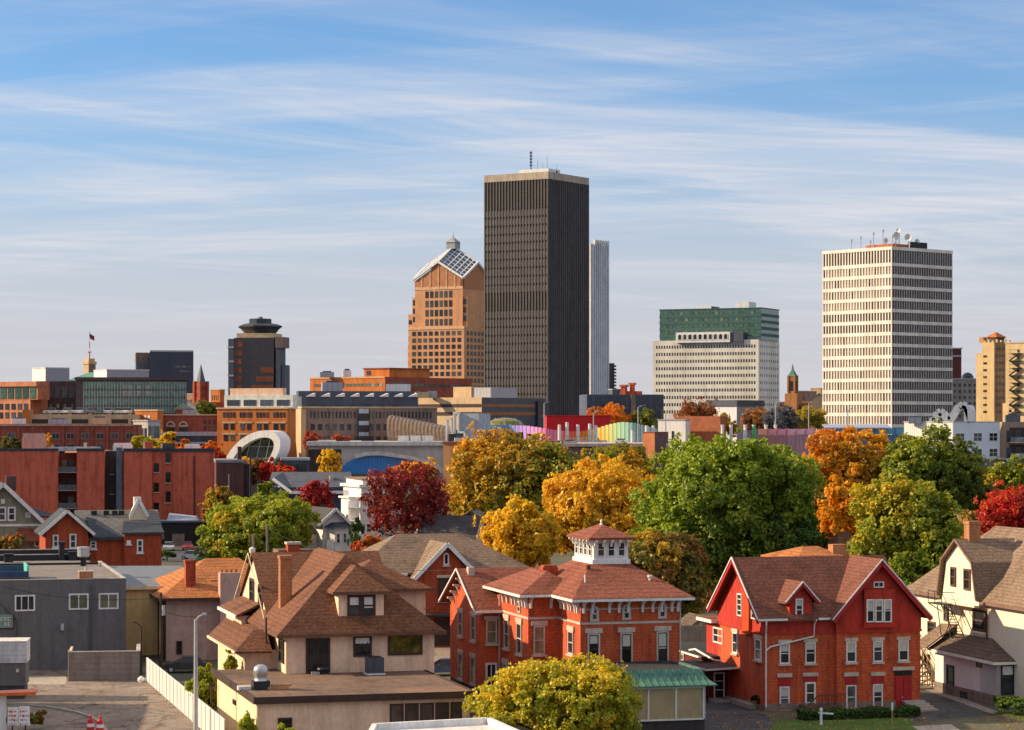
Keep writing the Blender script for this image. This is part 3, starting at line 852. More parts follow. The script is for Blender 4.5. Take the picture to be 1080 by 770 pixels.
MB().box(.35, 6.95, -9.3, -9.2, .12, 2.45).box(6.85, 6.95, -9.3, -8, .12, 2.45).build("woven_blind", tanblind, r)
for k in range(4):
    u = .3 + k * 2.2
    MB().box(u, u + .12, -9.38, -9.25, .1, 2.45).build("mullion", white, r)
MB().tube([(7.08, -9.3, .05), (7.08, -9.3, 2.6)], .06).build("downspout", lampsteel, r)

# parts above are drawn at full size; bake the KV shrink into them
from mathutils import Matrix
for o_ in villa.children_recursive:
    o_.data.transform(Matrix.Scale(KV, 4))
    o_.location = o_.location * KV

# ================================================================== WHITE HOUSE (far right)
ox, oy, _ = G(1051, 745)
wh = Frame(ox, oy, 15)
r = root("white_house", "cream white clapboard house with gambrel gable and brick chimney at the photo's right edge", "house", wh)
MB().box(1.5, 16, -14, 19.5, 0, 8.0).build("wall", cream, r)
MB().box(0, 1.6, 0, 11.5, .85, 3.65).box(0, 6, -.0, 3, .85, 3.65).build("side_wing", white_sid, r)
MB().box(-.06, 6, -.06, 11.6, 0, .85).build("stone_base", mat("fieldstone", (0.22, 0.17, 0.14), "brick", sc=.5), r)
rf = hip(MB(), 1.0, 16.5, -16, 20, 8.0, ((6.9, -10), (6.9, 14.2)), 13.7)
g0, g1, gc = 4.9, 12.4, 8.9
prof = [(g0, 8.1), (g0 + .85, 11.1), (gc, 12.9), (g1 - .85, 11.1), (g1, 8.1)]
for (va, za), (vb, zb) in zip(prof, prof[1:]):
    rf.slab([(.6, va, za), (6.2, va, za), (6.2, vb, zb), (.6, vb, zb)], .16)
rf.build("roof", sh_grey, r)
sh_dark = sh_taupe
MB().pu([(g0 + .2, 7.6), (g1 - .2, 7.6), (g1 - 1.0, 11.0), (gc, 12.65), (g0 + 1.0, 11.0)], .95, 3).build("gambrel_gable", cream, r)
bb = MB()
for (va, za), (vb, zb) in zip(prof, prof[1:]):
    bb.beam((.56, va, za - .06), (.56, vb, zb - .06), .1, .18)
bb.beam((.9, -14, 7.85), (.9, g0, 7.85), .12, .22).beam((.9, g1, 7.85), (.9, 20, 7.85), .12, .22)
bb.build("bargeboard", mat("brown_bargeboard", (0.22, 0.13, 0.09), "plain"), r)
MB().box(.5, 1.0, g0 + .2, g1 - .2, 7.45, 7.62).build("gable_sill", cream, r)
MB().slab([(-.45, -.5, 3.55), (6.5, -.5, 3.55), (6.5, 3.8, 5.0), (1.5, 3.8, 5.05)], .14).slab([(-.45, -.5, 3.55), (1.5, 3.8, 5.05), (1.5, 11.9, 4.9), (-.45, 11.9, 3.6)], .14).build("wing_roof", sh_taupe, r)
MB().slab([(-.9, 11.2, 3.75), (1.5, 10.4, 5.7), (1.5, 13.6, 5.5), (-.9, 13.8, 3.75)], .14).build("lean_roof", sh_grey, r)
MB().slab([(1.6, -6, 5.0), (3.5, -6, 5.7), (3.5, 4, 5.7), (1.6, 4, 5.0)], .1).build("porch_roof", sh_grey, r)
MB().beam((-.5, -.5, 3.44), (-.5, 11.9, 3.48), .1, .2).beam((-.5, -.55, 3.44), (6.5, -.55, 3.44), .1, .2).build("gutter", white, r)
MB().box(1.7, 2.7, 8.5, 9.5, 10.5, 14.3).box(1.64, 2.76, 8.44, 9.56, 14.1, 14.35).build("chimney", mat("tan_brick", (0.46, 0.21, 0.09), "brick"), r)
brown_f = mat("brown_window_frame", (0.11, 0.055, 0.04), "plain")
winpx(r, wh, 'l', .95, 1003, 598, 1008.6, 618.5, brown_f, glass, fw=.16, bars=(0, 1))
winpx(r, wh, 'l', .95, 1017, 600, 1024, 622.5, brown_f, glass, fw=.16, bars=(0, 1))
winpx(r, wh, 'l', 1.5, 1026.5, 643, 1040, 666, brown_f, glass, fw=.22, bars=(0, 1), sill=cream)
winpx(r, wh, 'l', 1.5, 996, 635, 1001, 655, brown_f, glass, fw=.16, bars=(0, 1))
winpx(r, wh, 'l', 1.5, 979, 655.5, 987, 668, brown_f, glass, fw=.14)
winpx(r, wh, 'l', 1.5, 975.5, 690, 981, 700, brown_f, glass, fw=.12)
winpx(r, wh, 'l', 0, 998.5, 701.5, 1006.5, 737, black, glass_dk, fw=.2, dep=.06, name="side_door")
winpx(r, wh, 'l', 0, 1030, 697, 1036, 704, dk_trim, glass_dk, fw=.08, dep=.06)
winpx(r, wh, 'l', -.06, 1013, 729.5, 1020, 739, black, glass_dk, fw=.08, dep=.05)
winpx(r, wh, 'f', 0, 1055.5, 701, 1069.5, 732.5, black, glass, fw=.12, dep=.09, bars=(0, 1), blind=white)
MB().box(1.0, 1.2, -14.1, -13.9, 0, 3).tube([(1.35, 4.5, 7.8), (1.35, 4.5, 4.8)], .08).build("downspout", brown_f, r)
# porch at the corner
MB().box(2.4, 6, -1.6, -.06, 0, .7).box(2.3, 2.5, -1.7, -1.5, .7, 3.5).build("porch", mat("porch_timber", (0.12, 0.08, 0.06)), r)
# wooden back stairs seen between the houses
r = root("wooden_stairs", "weathered wooden back stairs in the gap between red and white houses", "stairs", wh)
sm = mat("stair_timber", (0.32, 0.22, 0.14), "plain", var=.35)
sb = MB()
for k in range(11):
    v = 13 + k * .45; z = .35 + k * .3
    sb.box(-1.2, .9, v, v + .4, z, z + .06)
for s in (-1.2, .9):
    sb.beam((s, 12.9, .1), (s, 18, 3.5), .08, .3)
sb.build("flight", sm, r)
hb = MB()
for s in (-1.2, .9):
    hb.beam((s, 12.9, 1.1), (s, 18, 4.5), .07, .1)
    for k in range(6):
        hb.box(s - .04, s + .04, 13 + k - .04, 13 + k + .04, 0, 1.15 + k * .66)
for k in range(5):
    hb.beam((-1.2, 13 + k, .2), (.9, 13.6 + k, 1.0 + .5 * k), .05, .14)
hb.build("handrail", sm, r)
# iron fire escape on the gambrel gable
r = root("fire_escape", "black iron fire escape ladder hanging below the gambrel gable windows", "fire escape", wh)
fe = MB()
fe.box(-.35, .95, 9.6, 12.2, 7.35, 7.43)
fe.build("platform", black, r)
fe = MB()
for v in (9.6, 10.9, 12.2):
    fe.tube([(-.3, v, 7.4), (-.3, v, 8.4)], .035, 4)
fe.tube([(-.3, 9.6, 8.4), (-.3, 12.2, 8.4)], .035, 4).tube([(-.3, 9.6, 7.9), (-.3, 12.2, 7.9)], .025, 4).tube([(.9, 9.6, 8.4), (-.3, 9.6, 8.4)], .03, 4)
fe.tube([(.95, 9.7, 6.6), (-.3, 9.7, 7.35)], .04, 4).tube([(.95, 12.1, 6.6), (-.3, 12.1, 7.35)], .04, 4)
fe.build("guard_rail", black, r)
fe = MB()
for s in (-.3, .5):
    fe.tube([(s, 9.7, 7.4), (s, 6.9, 4.9)], .05, 4)
    fe.tube([(s, 9.4, 8.3), (s, 6.6, 5.9)], .03, 4)
    fe.tube([(s, 10.4, 7.3), (s, 9.6, 4.7)], .045, 4).tube([(s, 7.2, 7.0), (s, 9.2, 4.6)], .035, 4).tube([(s, 6.9, 4.9), (s, 9.4, 4.7)], .04, 4)
for k in range(12):
    t = k / 11
    fe.tube([(-.3, 9.7 - 2.8 * t, 7.4 - 2.5 * t), (.5, 9.7 - 2.8 * t, 7.4 - 2.5 * t)], .03, 4)
fe.build("ladder", black, r)
# ================================================================== TAN HOUSE with the brown hipped roofs
th = Frame(-17.05, 166.0, 15)
r = root("stucco_house", "pink stucco house under steep brown shingled roofs with a tall chimney and flat extension", "house", th)
# flat roofed extension in front
EW = 14.6
MB().box(0, EW, 0, 19.5, 0, 3.75).build("extension_wall", stucco, r)
MB().box(-.02, .02, .1, 19.4, .1, 3.7).build("side_wall", cream_flat, r)  # thin cream skin: sunlit tone of the stucco's left side put into colour
MB().slab([(-.3, -.3, 3.98), (EW + .3, -.3, 3.98), (EW + .3, 15.2, 4.0), (4.5, 15.2, 4.0), (4.5, 19.7, 4.0), (-.3, 19.7, 4.0)], .2).build("extension_roof", roof_rusty, r)
tr = MB()
tr.box(-.38, EW + .38, -.4, -.29, 3.62, 4.1).box(-.4, -.29, -.3, 19.7, 3.62, 4.1).box(EW + .29, EW + .4, -.3, 15, 3.62, 4.08)
tr.build("roof_edge", dk_trim, r)
MB().tube([(-.1, -.12, 3.6), (-.1, -.12, .1)], .1).build("downspout", cream_flat, r)
for k in range(5):
    u0 = th.uz(411 + k * 16, 752)[0]; u1 = th.uz(411 + k * 16 + 14.6, 752)[0]
    window(r, 'f', 0, u0, u1, .2, 3.35, dk_trim, mat("smoked_glass", (0.11, 0.075, 0.06), "glass", 0.2, c2=(0.2, 0.13, 0.1)), fw=.12, dep=.05, bars=(0, 0), name="glazed_panel")
MB().box(EW - .5, EW + .02, -.06, 0, 0, 3.6).build("corner_post", stucco, r)
winpx(r, th, 'f', 0, 293, 757, 308, 772, dk_trim, glass_dk, fw=.1)
winpx(r, th, 'l', -.02, 246.5, 738, 249, 743, dk_trim, glass_dk, fw=.06)
# main storeys
u0m, u1m = th.uz(302, 700, 15.2)[0], th.uz(458, 690, 15.2)[0]
MB().box(u0m, u1m, 15.2, 36, 0, 6.9).build("wall", stucco, r)
MB().box(u0m - .03, u0m + .02, 15.25, 22, 4, 6.85).build("west_wall", cream_flat, r)  # cream skin over the stucco, sunlit tone put into its colour
MB().pu([(24.2, 3), (40.4, 3), (40.4, 7.2), (32.2, 11.75), (24.2, 7.3)], u0m + .3, 13).build("gable_wall", cream_flat, r)  # cream in place of stucco: sunlit tone of the left gable
rf = hip(MB(), u0m - .75, u1m + .75, 14.5, 40, 6.95, ((10.0, 20.7), (10.0, 32)), 12.45)
gable_u(rf, u0m + .1, 15, 23.6, 40.9, 7.1, 12.1, vc=32.2)
# porch roofs on the left flank
rf.slab([(1.2, 18.4, 5.45), (u0m + .4, 20.5, 6.9), (u0m + .4, 41, 7.3), (1.2, 33, 5.45)], .18)
rf.slab([(1.2, 18.4, 5.45), (3.9, 18.0, 5.45), (3.9, 20.6, 6.9), (2.9, 20.6, 6.85)], .16)
# rear right block
hip(rf, 9.6, 17.6, 23.6, 33, 9.55, ((13.4, 27.5), (13.6, 29)), 11.6)
# dormer
d0, d1 = th.uz(357, 640, 15.9)[0], th.uz(404.6, 640, 15.9)[0]
hip(rf, d0 - .5, d1 + .45, 15.4, 21.5, 9.95, (((d0 + d1) / 2, 17.9), ((d0 + d1) / 2, 20.5)), 11.75)
rf.build("roof", sh_brown, r)
MB().box(10, 17.1, 24.2, 32.5, 0, 9.45).build("rear_block", stucco, r)
dm = MB().box(d0, d1, 15.9, 20.5, 7.6, 9.85)
dm.build("dormer", stucco, r)
MB().box(d0 - .02, d0 + .02, 15.95, 20, 7.7, 9.8).build("dormer_side", cream_flat, r)  # cream skin again, for the dormer's sunlit side
tr = MB()
tr.box(u0m - .78, u1m + .78, 14.42, 14.52, 6.72, 6.98).box(u0m - .82, u0m - .72, 14.5, 23, 6.72, 6.98).box(u1m + .72, u1m + .82, 14.5, 40, 6.72, 6.98)
tr.box(9.5, 17.7, 23.52, 23.62, 9.34, 9.58).box(d0 - .55, d1 + .5, 15.32, 15.42, 9.74, 9.98)
tr.build("eave_trim", mat("russet_gutter", (0.16, 0.075, 0.045), "plain"), r)
tr = MB()
tr.beam((u0m - .2, 23.6, 7.05), (u0m - .2, 32.2, 12.05), .06, .08).beam((u0m - .2, 40.9, 7.05), (u0m - .2, 32.2, 12.05), .06, .08)
tr.beam((1.15, 18.4, 5.36), (1.15, 33, 5.36), .1, .2)
tr.build("fascia", cream_flat, r)
MB().box(2.0, u0m + .3, 19.4, 33, 0, 5.4).build("flank_wall", cream_flat, r)
MB().box(2.03, u0m, 19.36, 19.41, 0, 5.3).build("flank_front", stucco, r)  # front kept in stucco; the cream flank carries the sunlit tone
MB().box(3.4, 4.6, 29.8, 38, 3, 7.2).build("rear_bay", stucco, r)
MB().slab([(2.9, 29.2, 7.3), (u0m + .5, 29.2, 8.3), (u0m + .5, 39, 8.3), (2.9, 39, 7.3)], .2).build("bay_roof", sh_brown, r)
MB().box(2.8, 2.9, 29.1, 39, 7.06, 7.32).build("bay_fascia", white, r)
winpx(r, th, 'l', 3.4, 240, 652, 247, 664, white, glass, fw=.14)
# windows
dkw = dict(fw=.16, dep=.1)
winpx(r, th, 'f', 15.2, 322.5, 673, 348, 709.5, dk_trim, glass_dk, bars=(1, 0), name="sliding_door", **dkw)
winpx(r, th, 'f', 15.2, 372.5, 670.5, 392, 692.5, dk_trim, glass, bars=(0, 1), blind=white, **dkw)
winpx(r, th, 'f', 15.2, 409, 668.5, 445.5, 690.8, dk_trim, mat("reflecting_picture_glass", (0.07, 0.06, 0.025), "glass", 0.04, c2=(0.10, 0.08, 0.03), spec=0.6), bars=(0, 0), **dkw)
dz0, dz1 = 7.75, 9.7
a0, a1 = th.uz(366, 640, 15.9)[0], th.uz(381, 640, 15.9)[0]
for k in range(2):
    window(r, 'f', 15.9, a0 + k * (a1 - a0), a1 + k * (a1 - a0), 8.05, 9.72, dk_trim, glass, fw=.2, dep=.1, bars=(0, 1), blind=white, name="dormer_window")
MB().box(d0, d0 + .75, 15.84, 15.9, 7.55, 9.83).build("dormer_pilaster", stucco, r)
MB().box(d1 - .75, d1, 15.84, 15.9, 7.55, 9.83).build("dormer_pilaster", stucco, r)
winpx(r, th, 'l', u0m - .03, 295, 674, 300, 699, dk_trim, glass_dk, fw=.12)
winpx(r, th, 'l', u0m + .3, 264, 610, 268.5, 638, dk_trim, glass_dk, fw=.2)
winpx(r, th, 'l', u0m + .3, 273, 617, 277.5, 644, dk_trim, glass_dk, fw=.2, bars=(0, 2))
winpx(r, th, 'l', 2.0, 239, 678, 242.5, 688, dk_trim, glass_dk, fw=.1)
cm = MB().box(5.25, 6.15, 22.3, 23.2, 5.5, 12.3).box(5.18, 6.22, 22.22, 23.28, 12.1, 12.35)
cm.build("chimney", mat("orange_brick", (0.48, 0.19, 0.08), "brick"), r)
MB().tube([(3.6, 19, 6.0), (3.6, 19, 7.9)], .08).build("vent_pipe", dk_trim, r)
MB().tube([(1.9, 19.2, 5.3), (2.05, 19.3, 4.6), (2.05, 19.3, 2)], .07).tube([(8.3, 15.1, 4.0), (8.3, 15.1, 4.3)], .05).build("downspout", cream_flat, r)
# plant on the flat roof (they stand on it: things of their own)
x, y, _ = G(275, 727, 4.0)
v = root("roof_fan", "domed metal exhaust fan on the left end of the brown flat roof", "roof fan", loc=(x, y, 4.0), deg=15)
MB().box(-.58, .58, -.5, .5, 0, .6).build("curb", roof_tar, v)
MB().lathe(0, 0, [(.45, .6), (.45, .95), (.52, 1.0), (.52, 1.4), (.42, 1.6), (.2, 1.72), (.02, 1.74)], 16).build("dome", steel, v, True)
MB().box(-1.6, -.7, -.2, .4, 0, .25).build("duct", white, v)
x, y, _ = G(395, 711, 4.0)
v = root("air_conditioner", "dark boxy air conditioner on the flat roof under the small window", "air conditioner", loc=(x, y, 4.0), deg=15)
MB().box(-.62, .62, -.5, .5, .1, 1.25).build("housing", mat("slate_metal", (0.07, 0.085, 0.1), "siding", 0.5, sc=2), v)
MB().box(-.7, .7, -.6, .6, 0, .1).build("base", white, v)
MB().cyl(0, 0, 1.25, 1.32, .45).build("fan_guard", black, v)
MB().tube([(-.35, .5, .4), (-.35, .75, .6), (-.35, .85, 2.3)], .04).build("pipe", black, v)
x, y, _ = G(341, 711, 4.0)
v = root("roof_fan", "low dark roof vent fan below the sliding door", "roof fan", loc=(x, y, 4.0), deg=15)
MB().lathe(0, 0, [(.3, 0), (.3, .25), (.55, .35), (.5, .5), (.1, .62)], 14).build("hood", black, v)
MB().box(-.9, -.3, -.2, .2, 0, .2).build("duct", steel, v)
x, y, _ = G(295, 727, 4.0)
v = root("timber_stack", "little stack of orange boards lying on the flat roof", "boards", loc=(x, y, 4.0), deg=25)
MB().box(-.9, .6, -.2, .2, 0, .18).box(-.5, .9, .05, .4, .18, .32).build("board", mat("raw_timber", (0.5, 0.25, 0.12), "plain"), v)

# ================================================================== white roof in the foreground
fx = Frame(-11, 147, 15)
r = root("flat_roofed_building", "low white building with a bright parapeted flat roof at the bottom edge of the photo", "building", fx)
E = [fx.uv(395, 770, 5.0), fx.uv(515, 763.5, 5.0), fx.uv(556, 782, 5.0), fx.uv(540, 800, 5.0), fx.uv(380, 800, 5.0)]
wm = mat("white_roof_coating", (0.72, 0.68, 0.64), "ground", 0.7, 0.08)
MB().loft([(a, b, 0) for a, b in E], [(a, b, 4.85) for a, b in E]).build("wall", cream_flat, r)
MB().loft([(a, b, 4.85) for a, b in E], [(a, b, 5.0) for a, b in E]).build("roof", wm, r)
pm = MB()
for p, q in zip(E, E[1:] + E[:1]):
    pm.beam((p[0], p[1], 5.15), (q[0], q[1], 5.15), .3, .45)
pm.build("parapet", white, r)

# ================================================================== house with the tan hip roof (left)
lh = Frame(-32.7, 233, 15)
r = root("hip_roofed_house", "mauve stucco house with a rust hip roof and two chimneys behind the white fence", "house", lh)
MB().box(0, 11.8, 0, 17, 0, 5.8).build("wall", stucco2, r)
MB().box(-.05, 0, .05, 17, 0, 5.7).build("side_wall", mat("shaded_stucco", (0.10, 0.072, 0.062), "plain"), r)  # dark skin: the charcoal building's shadow on this side, put into colour
rf = hip(MB(), -.75, 12.5, -.75, 17.8, 5.95, ((5.0, 8.4), (8.2, 8.4)), 9.2)
rf.build("roof", sh_orange, r)
MB().box(-.8, 12.5, -.82, -.74, 5.72, 5.98).box(-.83, -.75, -.8, 17.8, 5.72, 5.98).build("eave_trim", dk_trim, r)
MB().box(2.1, 3.05, 1.8, 2.8, 5.5, 9.35).box(2.02, 3.13, 1.72, 2.88, 9.15, 9.4).build("chimney", brick_red, r)
MB().box(5.0, 6.9, -1.0, .4, 0, 8.3).build("wide_chimney", stucco2, r)
for k in range(4):
    MB().cyl(5.25 + k * .45, -.3, 8.3, 8.6, .12).build("chimney_pot", sh_orange, r)
MB().box(-.02, .14, .05, .2, 0, 5.7).box(4.6, 5.3, 3.0, 4.2, 7.2, 7.35).build("skylight", glass_dk, r)
winpx(r, lh, 'l', -.05, 163, 640, 165.5, 655, dk_trim, glass_dk, fw=.1)
winpx(r, lh, 'f', 0, 186, 676, 192, 690, dk_trim, glass_dk, fw=.1)

# ================================================================== charcoal commercial building (far left)
ox, oy, _ = G(133, 704.5)
gb = Frame(ox, oy, 14)
r = root("shop_building", "charcoal stucco two storey flat roofed shop building at the photo's left edge", "building", gb)
MB().box(-32, 0, 0, 29, 0, 7.75).build("wall", gray_wall, r)
rr = MB().box(-32, -.25, .25, 28.7, 7.7, 7.9)
rr.build("roof", roof_gravel, r)
MB().box(-32, 0, 0, .28, 7.75, 8.2).box(-.28, 0, .28, 29, 7.75, 8.18).build("parapet", gray_wall, r)
MB().box(-32, .03, -.04, .3, 8.2, 8.27).box(-.3, .04, .3, 29, 8.18, 8.25).build("coping", mat("pale_coping", (0.46, 0.42, 0.39), "plain"), r)
MB().box(-40, -.2, 29, 52, 0, 7.6).build("rear_wall", gray_wall, r)
MB().box(-40, -.6, 29.2, 52, 7.6, 7.75).build("rear_roof", roof_gravel, r)
MB().box(-40, -.2, 40, 40.35, 7.7, 8.35).box(-40, -.2, 51.6, 52, 7.7, 8.3).box(-40, -.2, 29.0, 29.4, 7.7, 8.1).build("rear_parapet", roof_tar, r)
MB().box(-40, -.2, 40.0, 40.4, 8.36, 8.43).box(-40, -.2, 51.6, 52, 8.31, 8.38).build("rear_coping", mat("pale_coping", (1, 1, 1)), r)
# sunken roof terrace with teal screen
MB().box(-20, -8.6, 3.6, 3.8, 7.9, 8.8).box(-20, -8.6, 10, 10.2, 7.9, 9.0).build("terrace_screen", mat("navy_panel", (0.05, 0.085, 0.16), "plain"), r)
MB().box(-8.75, -8.6, 3.8, 10.2, 7.9, 9.3).build("terrace_side", teal_p, r)
MB().box(-20, -8.5, 2.6, 3.6, 7.9, 8.25).build("terrace_curb", roof_tar, r)
pale_gl = mat("pale_reflecting_glass", (0.22, 0.22, 0.16), "glass", 0.1, c2=(0.42, 0.44, 0.36))
for k, (x0, x1, y0, y1) in enumerate(((15.5, 37, 627.5, 644.5), (72.5, 93.5, 626, 643), (104, 125, 625.5, 642.5))):
    winpx(r, gb, 'f', 0, x0, y0, x1, y1, white, glass if k == 0 else pale_gl, fw=.14, dep=.07, bars=((2, 1, 1)[k], 0))
MB().tube([(gb.uz(95.5, 640)[0], -.05, 7.7), (gb.uz(95.5, 640)[0], -.05, .4)], .1).tube([(gb.uz(-4, 630)[0], -.05, 6.5), (gb.uz(18, 660)[0], -.05, 4.6), (gb.uz(19, 660)[0], -.05, .3)], .06).build("conduit", mat("charcoal_pipe", (0.1, 0.105, 0.125)), r)
x, y, z = gb.P(gb.uz(65.5, 660)[0], -.25, gb.uz(65.5, 661)[1])
lw = MB().box(-.15, .15, -.2, .25, -.3, .3).build("wall_lamp", lampsteel, r); lw.location = (gb.uz(65.5, 660)[0], -.2, gb.uz(65.5, 661)[1])
# sign board
u0, z1 = gb.uz(-26, 648.5); u1, z0 = gb.uz(13.5, 662)
r = root("sign", "green board with two rows of pale letters on the charcoal wall", "sign", loc=gb.P((u0 + u1) / 2, -.06, z0), deg=14)
hw = (u1 - u0) / 2
MB().box(-hw, hw, -.1, 0, 0, z1 - z0).build("board", mat("sage_board", (0.20, 0.29, 0.24), "plain"), r)
MB().box(-hw - .08, hw + .08, -.06, .02, -.08, 0).box(hw, hw + .1, -.12, .02, -.08, z1 - z0).build("frame", dk_trim, r)
lt = MB()
for row, h0 in ((0, .66), (1, .2)):
    u = -hw + .2
    k = 0
    while u < hw - .3:
        wch = random.choice((.22, .28, .18))
        if not (row == 1 and k % 4 == 2):
            lt.box(u, u + .06, -.13, -.1, h0, h0 + .32).box(u, u + wch, -.13, -.1, h0 + .26, h0 + .32)
            if k % 2:
                lt.box(u + wch - .06, u + wch, -.13, -.1, h0, h0 + .3)
            else:
                lt.box(u, u + wch, -.13, -.1, h0, h0 + .06)
        u += wch + .12; k += 1
lt.build("lettering", white, r)
# things on its roofs
def on_gb(px, py, z=7.9):
    x, y, _ = G(px, py, z); return (x, y, z)
v = root("roof_vent", "pale metal roof vent on a dark stem on the charcoal building", "vent", loc=on_gb(88, 597))
MB().box(-.25, .25, -.25, .25, 0, 1.0).build("stem", black, v)
MB().lathe(0, 0, [(.45, .9), (.62, 1.0), (.62, 1.7), (.66, 1.75), (.66, 1.95), (.1, 2.0)], 14).build("cowl", steel, v)
v = root("chimney", "squat two tone brick chimney on the front parapet of the charcoal building", "chimney", loc=gb.P(gb.uz(91, 600)[0], .45, 7.9), deg=14)
MB().box(-.62, .62, -.42, .5, 0, .95).build("stack", mat("orange_brick", (1, 1, 1)), v)
MB().box(-.66, .68, -.46, .54, .95, 1.05).build("cap", stone_trim, v)
MB().cyl(0, 0, 1.05, 1.45, .1).build("pot", stone_trim, v)
for (px, py, w_, h_, lb) in ((65, 591, .55, 2.0, "tall black flue on the rear roof beside a gap in the coping"), (76.5, 591, .8, .95, "low black cabinet on the rear roof right of the tall flue"), (9, 593, .9, .9, "dark hooded unit on the rear roof at the left edge")):
    v = root("roof_unit", lb, "roof unit", loc=on_gb(px, py, 7.75), deg=14)
    MB().box(-w_ / 2, w_ / 2, -.5, .5, 0, h_ * .85).build("housing", roof_tar, v)
    MB().box(-w_ / 2 - .08, w_ / 2 + .08, -.58, .58, h_ * .85, h_).build("cap", black, v)
# beige shop wing between it and the hip roofed house
r = root("beige_building", "beige blockwork building with grey metal roof between charcoal wall and rust roof", "building", gb)
MB().box(.3, 9, 12, 34, 0, 6.6).build("wall", tan_wall, r)
MB().slab([(.3, 11.6, 6.65), (9.4, 11.6, 6.55), (9.4, 40, 7.0), (.3, 40, 7.1)], .15).build("roof", mat("grey_metal_roof", (0.17, 0.18, 0.2), "ribbed", 0.6, 0.2), r)
MB().box(.3, 9.5, 11.5, 11.6, 6.4, 6.72).build("eave_trim", cream_flat, r)
MB().tube([(4.2, 11.9, 6.4), (4.2, 11.9, .2)], .08).build("downspout", cream_flat, r)

# ================================================================== refuse enclosure, fence, lot furniture
x, y, _ = G(72.5, 718.5)
en = Frame(x, y, 8)
wE = en.uz(147, 717)[0]
r = root("refuse_enclosure", "open topped grey block enclosure beside the charcoal building on the parking lot", "enclosure", en)
MB().box(0, wE, 0, .25, 0, 2.5).box(wE - .25, wE, .25, 7, 0, 2.5).build("block_wall", block_gray, r)
MB().box(-.1, wE + .08, -.05, .3, 2.5, 2.58).box(wE - .3, wE + .08, .3, 7, 2.5, 2.58).build("coping", mat("pale_coping", (1, 1, 1)), r)
MB().box(0, .22, .26, 4.6, .1, 2.62).build("gate", mat("cream_gate", (0.62, 0.52, 0.38), "ribbed_v"), r)
MB().box(-.08, 0, .2, .35, 0, 2.7).build("post", stone_trim, r)
# white fence
f0 = G(153, 717)
fn = Frame(-31.7, 214, 15)
r = root("white_fence", "long white vinyl panel fence along the parking lot's right side", "fence", fn)
for k in range(20):
    v1 = -k * 2.3
    MB().box(0, .06, v1 - 2.2, v1 - .05, .08, 2.05).build("fence_panel", vinyl, r)
    MB().box(-.05, .11, v1 - .07, v1 + .07, 0, 2.16).build("post", white, r)
    MB().box(-.02, .08, v1 - 2.2, v1 - .05, 2.05, 2.13).build("rail", white, r)
# silver street lamp, dark lamps, poles
def lamp(px, pybase, pytop, D, label, m, arm, double=False, rad=.1):
    X, Y, _ = W(px, 0, D)
    z1 = ZP(pytop, D)
    v = root("street_lamp", label, "street lamp", loc=(X, Y, 0))
    MB().tube([(0, 0, 0), (0, 0, z1 - .35)], [rad * 1.5, rad], 10).lathe(0, 0, [(rad * 2.4, 0), (rad * 2.4, .25), (rad * 1.5, .5)], 10).build("post", m, v)
    a = MB().tube([(0, 0, z1 - .6), (arm * .3, 0, z1 - .2), (arm, 0, z1)], rad * .6, 8)
    a.build("arm", m, v)
    MB().loft([(arm * .75, -.16, z1 - .06), (arm * 1.45, -.12, z1 - .02), (arm * 1.45, .12, z1 - .02), (arm * .75, .16, z1 - .06)],
              [(arm * .8, -.12, z1 + .1), (arm * 1.35, -.08, z1 + .12), (arm * 1.35, .08, z1 + .12), (arm * .8, .12, z1 + .1)]).build("lamp_head", m, v)
    return v
lamp(206.5, 800, 648, 176, "tall silver street lamp on the parking lot in front of white fence", lampsteel, .55, rad=.12)
lamp(149, 0, 656.5, 216, "slim dark lamp post at the corner of the grey block enclosure", dk_trim, -.55, rad=.07)
X, Y, _ = W(223, 0, 184)
v = root("post", "thin brown post topped by a small cap behind the white fence", "post", loc=(X, Y, 0))
MB().tube([(0, 0, 0), (0, 0, ZP(722, 184))], .08).build("shaft", dk_trim, v)
MB().box(-.15, .3, -.1, .1, ZP(722, 184) - .1, ZP(722, 184) + .12).build("cap", dk_trim, v)
def upole(px, pyt, D, label, m, r0=.17, cap=True):
    X, Y, _ = W(px, 0, D)
    z = ZP(pyt, D)
    v = root("utility_pole", label, "utility pole", loc=(X, Y, 0))
    MB().tube([(0, 0, 0), (.05, 0, z * .5), (0, 0, z)], [r0 * 1.2, r0, r0 * .75], 8).build("pole", m, v)
    MB().cyl(.28, -.1, z * .72, z * .72 + .9, .16).build("transformer", lampsteel, v) if cap else None
    return v
upole(169.5, 625, 221, "brown timber utility pole in front of the mauve stucco wall", pole_wood)
upole(281.5, 553, 262, "tallest grey timber utility pole rising behind the brown gable roof", grey_wood, cap=False)
upole(267, 564, 258, "grey timber pole left of the tallest utility pole behind brown gable roof", grey_wood, cap=False)
X, Y, _ = W(266, 0, 252)
v = root("utility_pole", "short pole stump with pale cap left of the brown gable's peak", "utility pole", loc=(X, Y, 0))
MB().tube([(0, 0, 0), (0, 0, ZP(583, 252))], .2).build("pole", grey_wood, v)
MB().lathe(0, 0, [(.28, ZP(583, 252)), (.34, ZP(579, 252)), (.1, ZP(577, 252))], 10).build("cap", white, v)
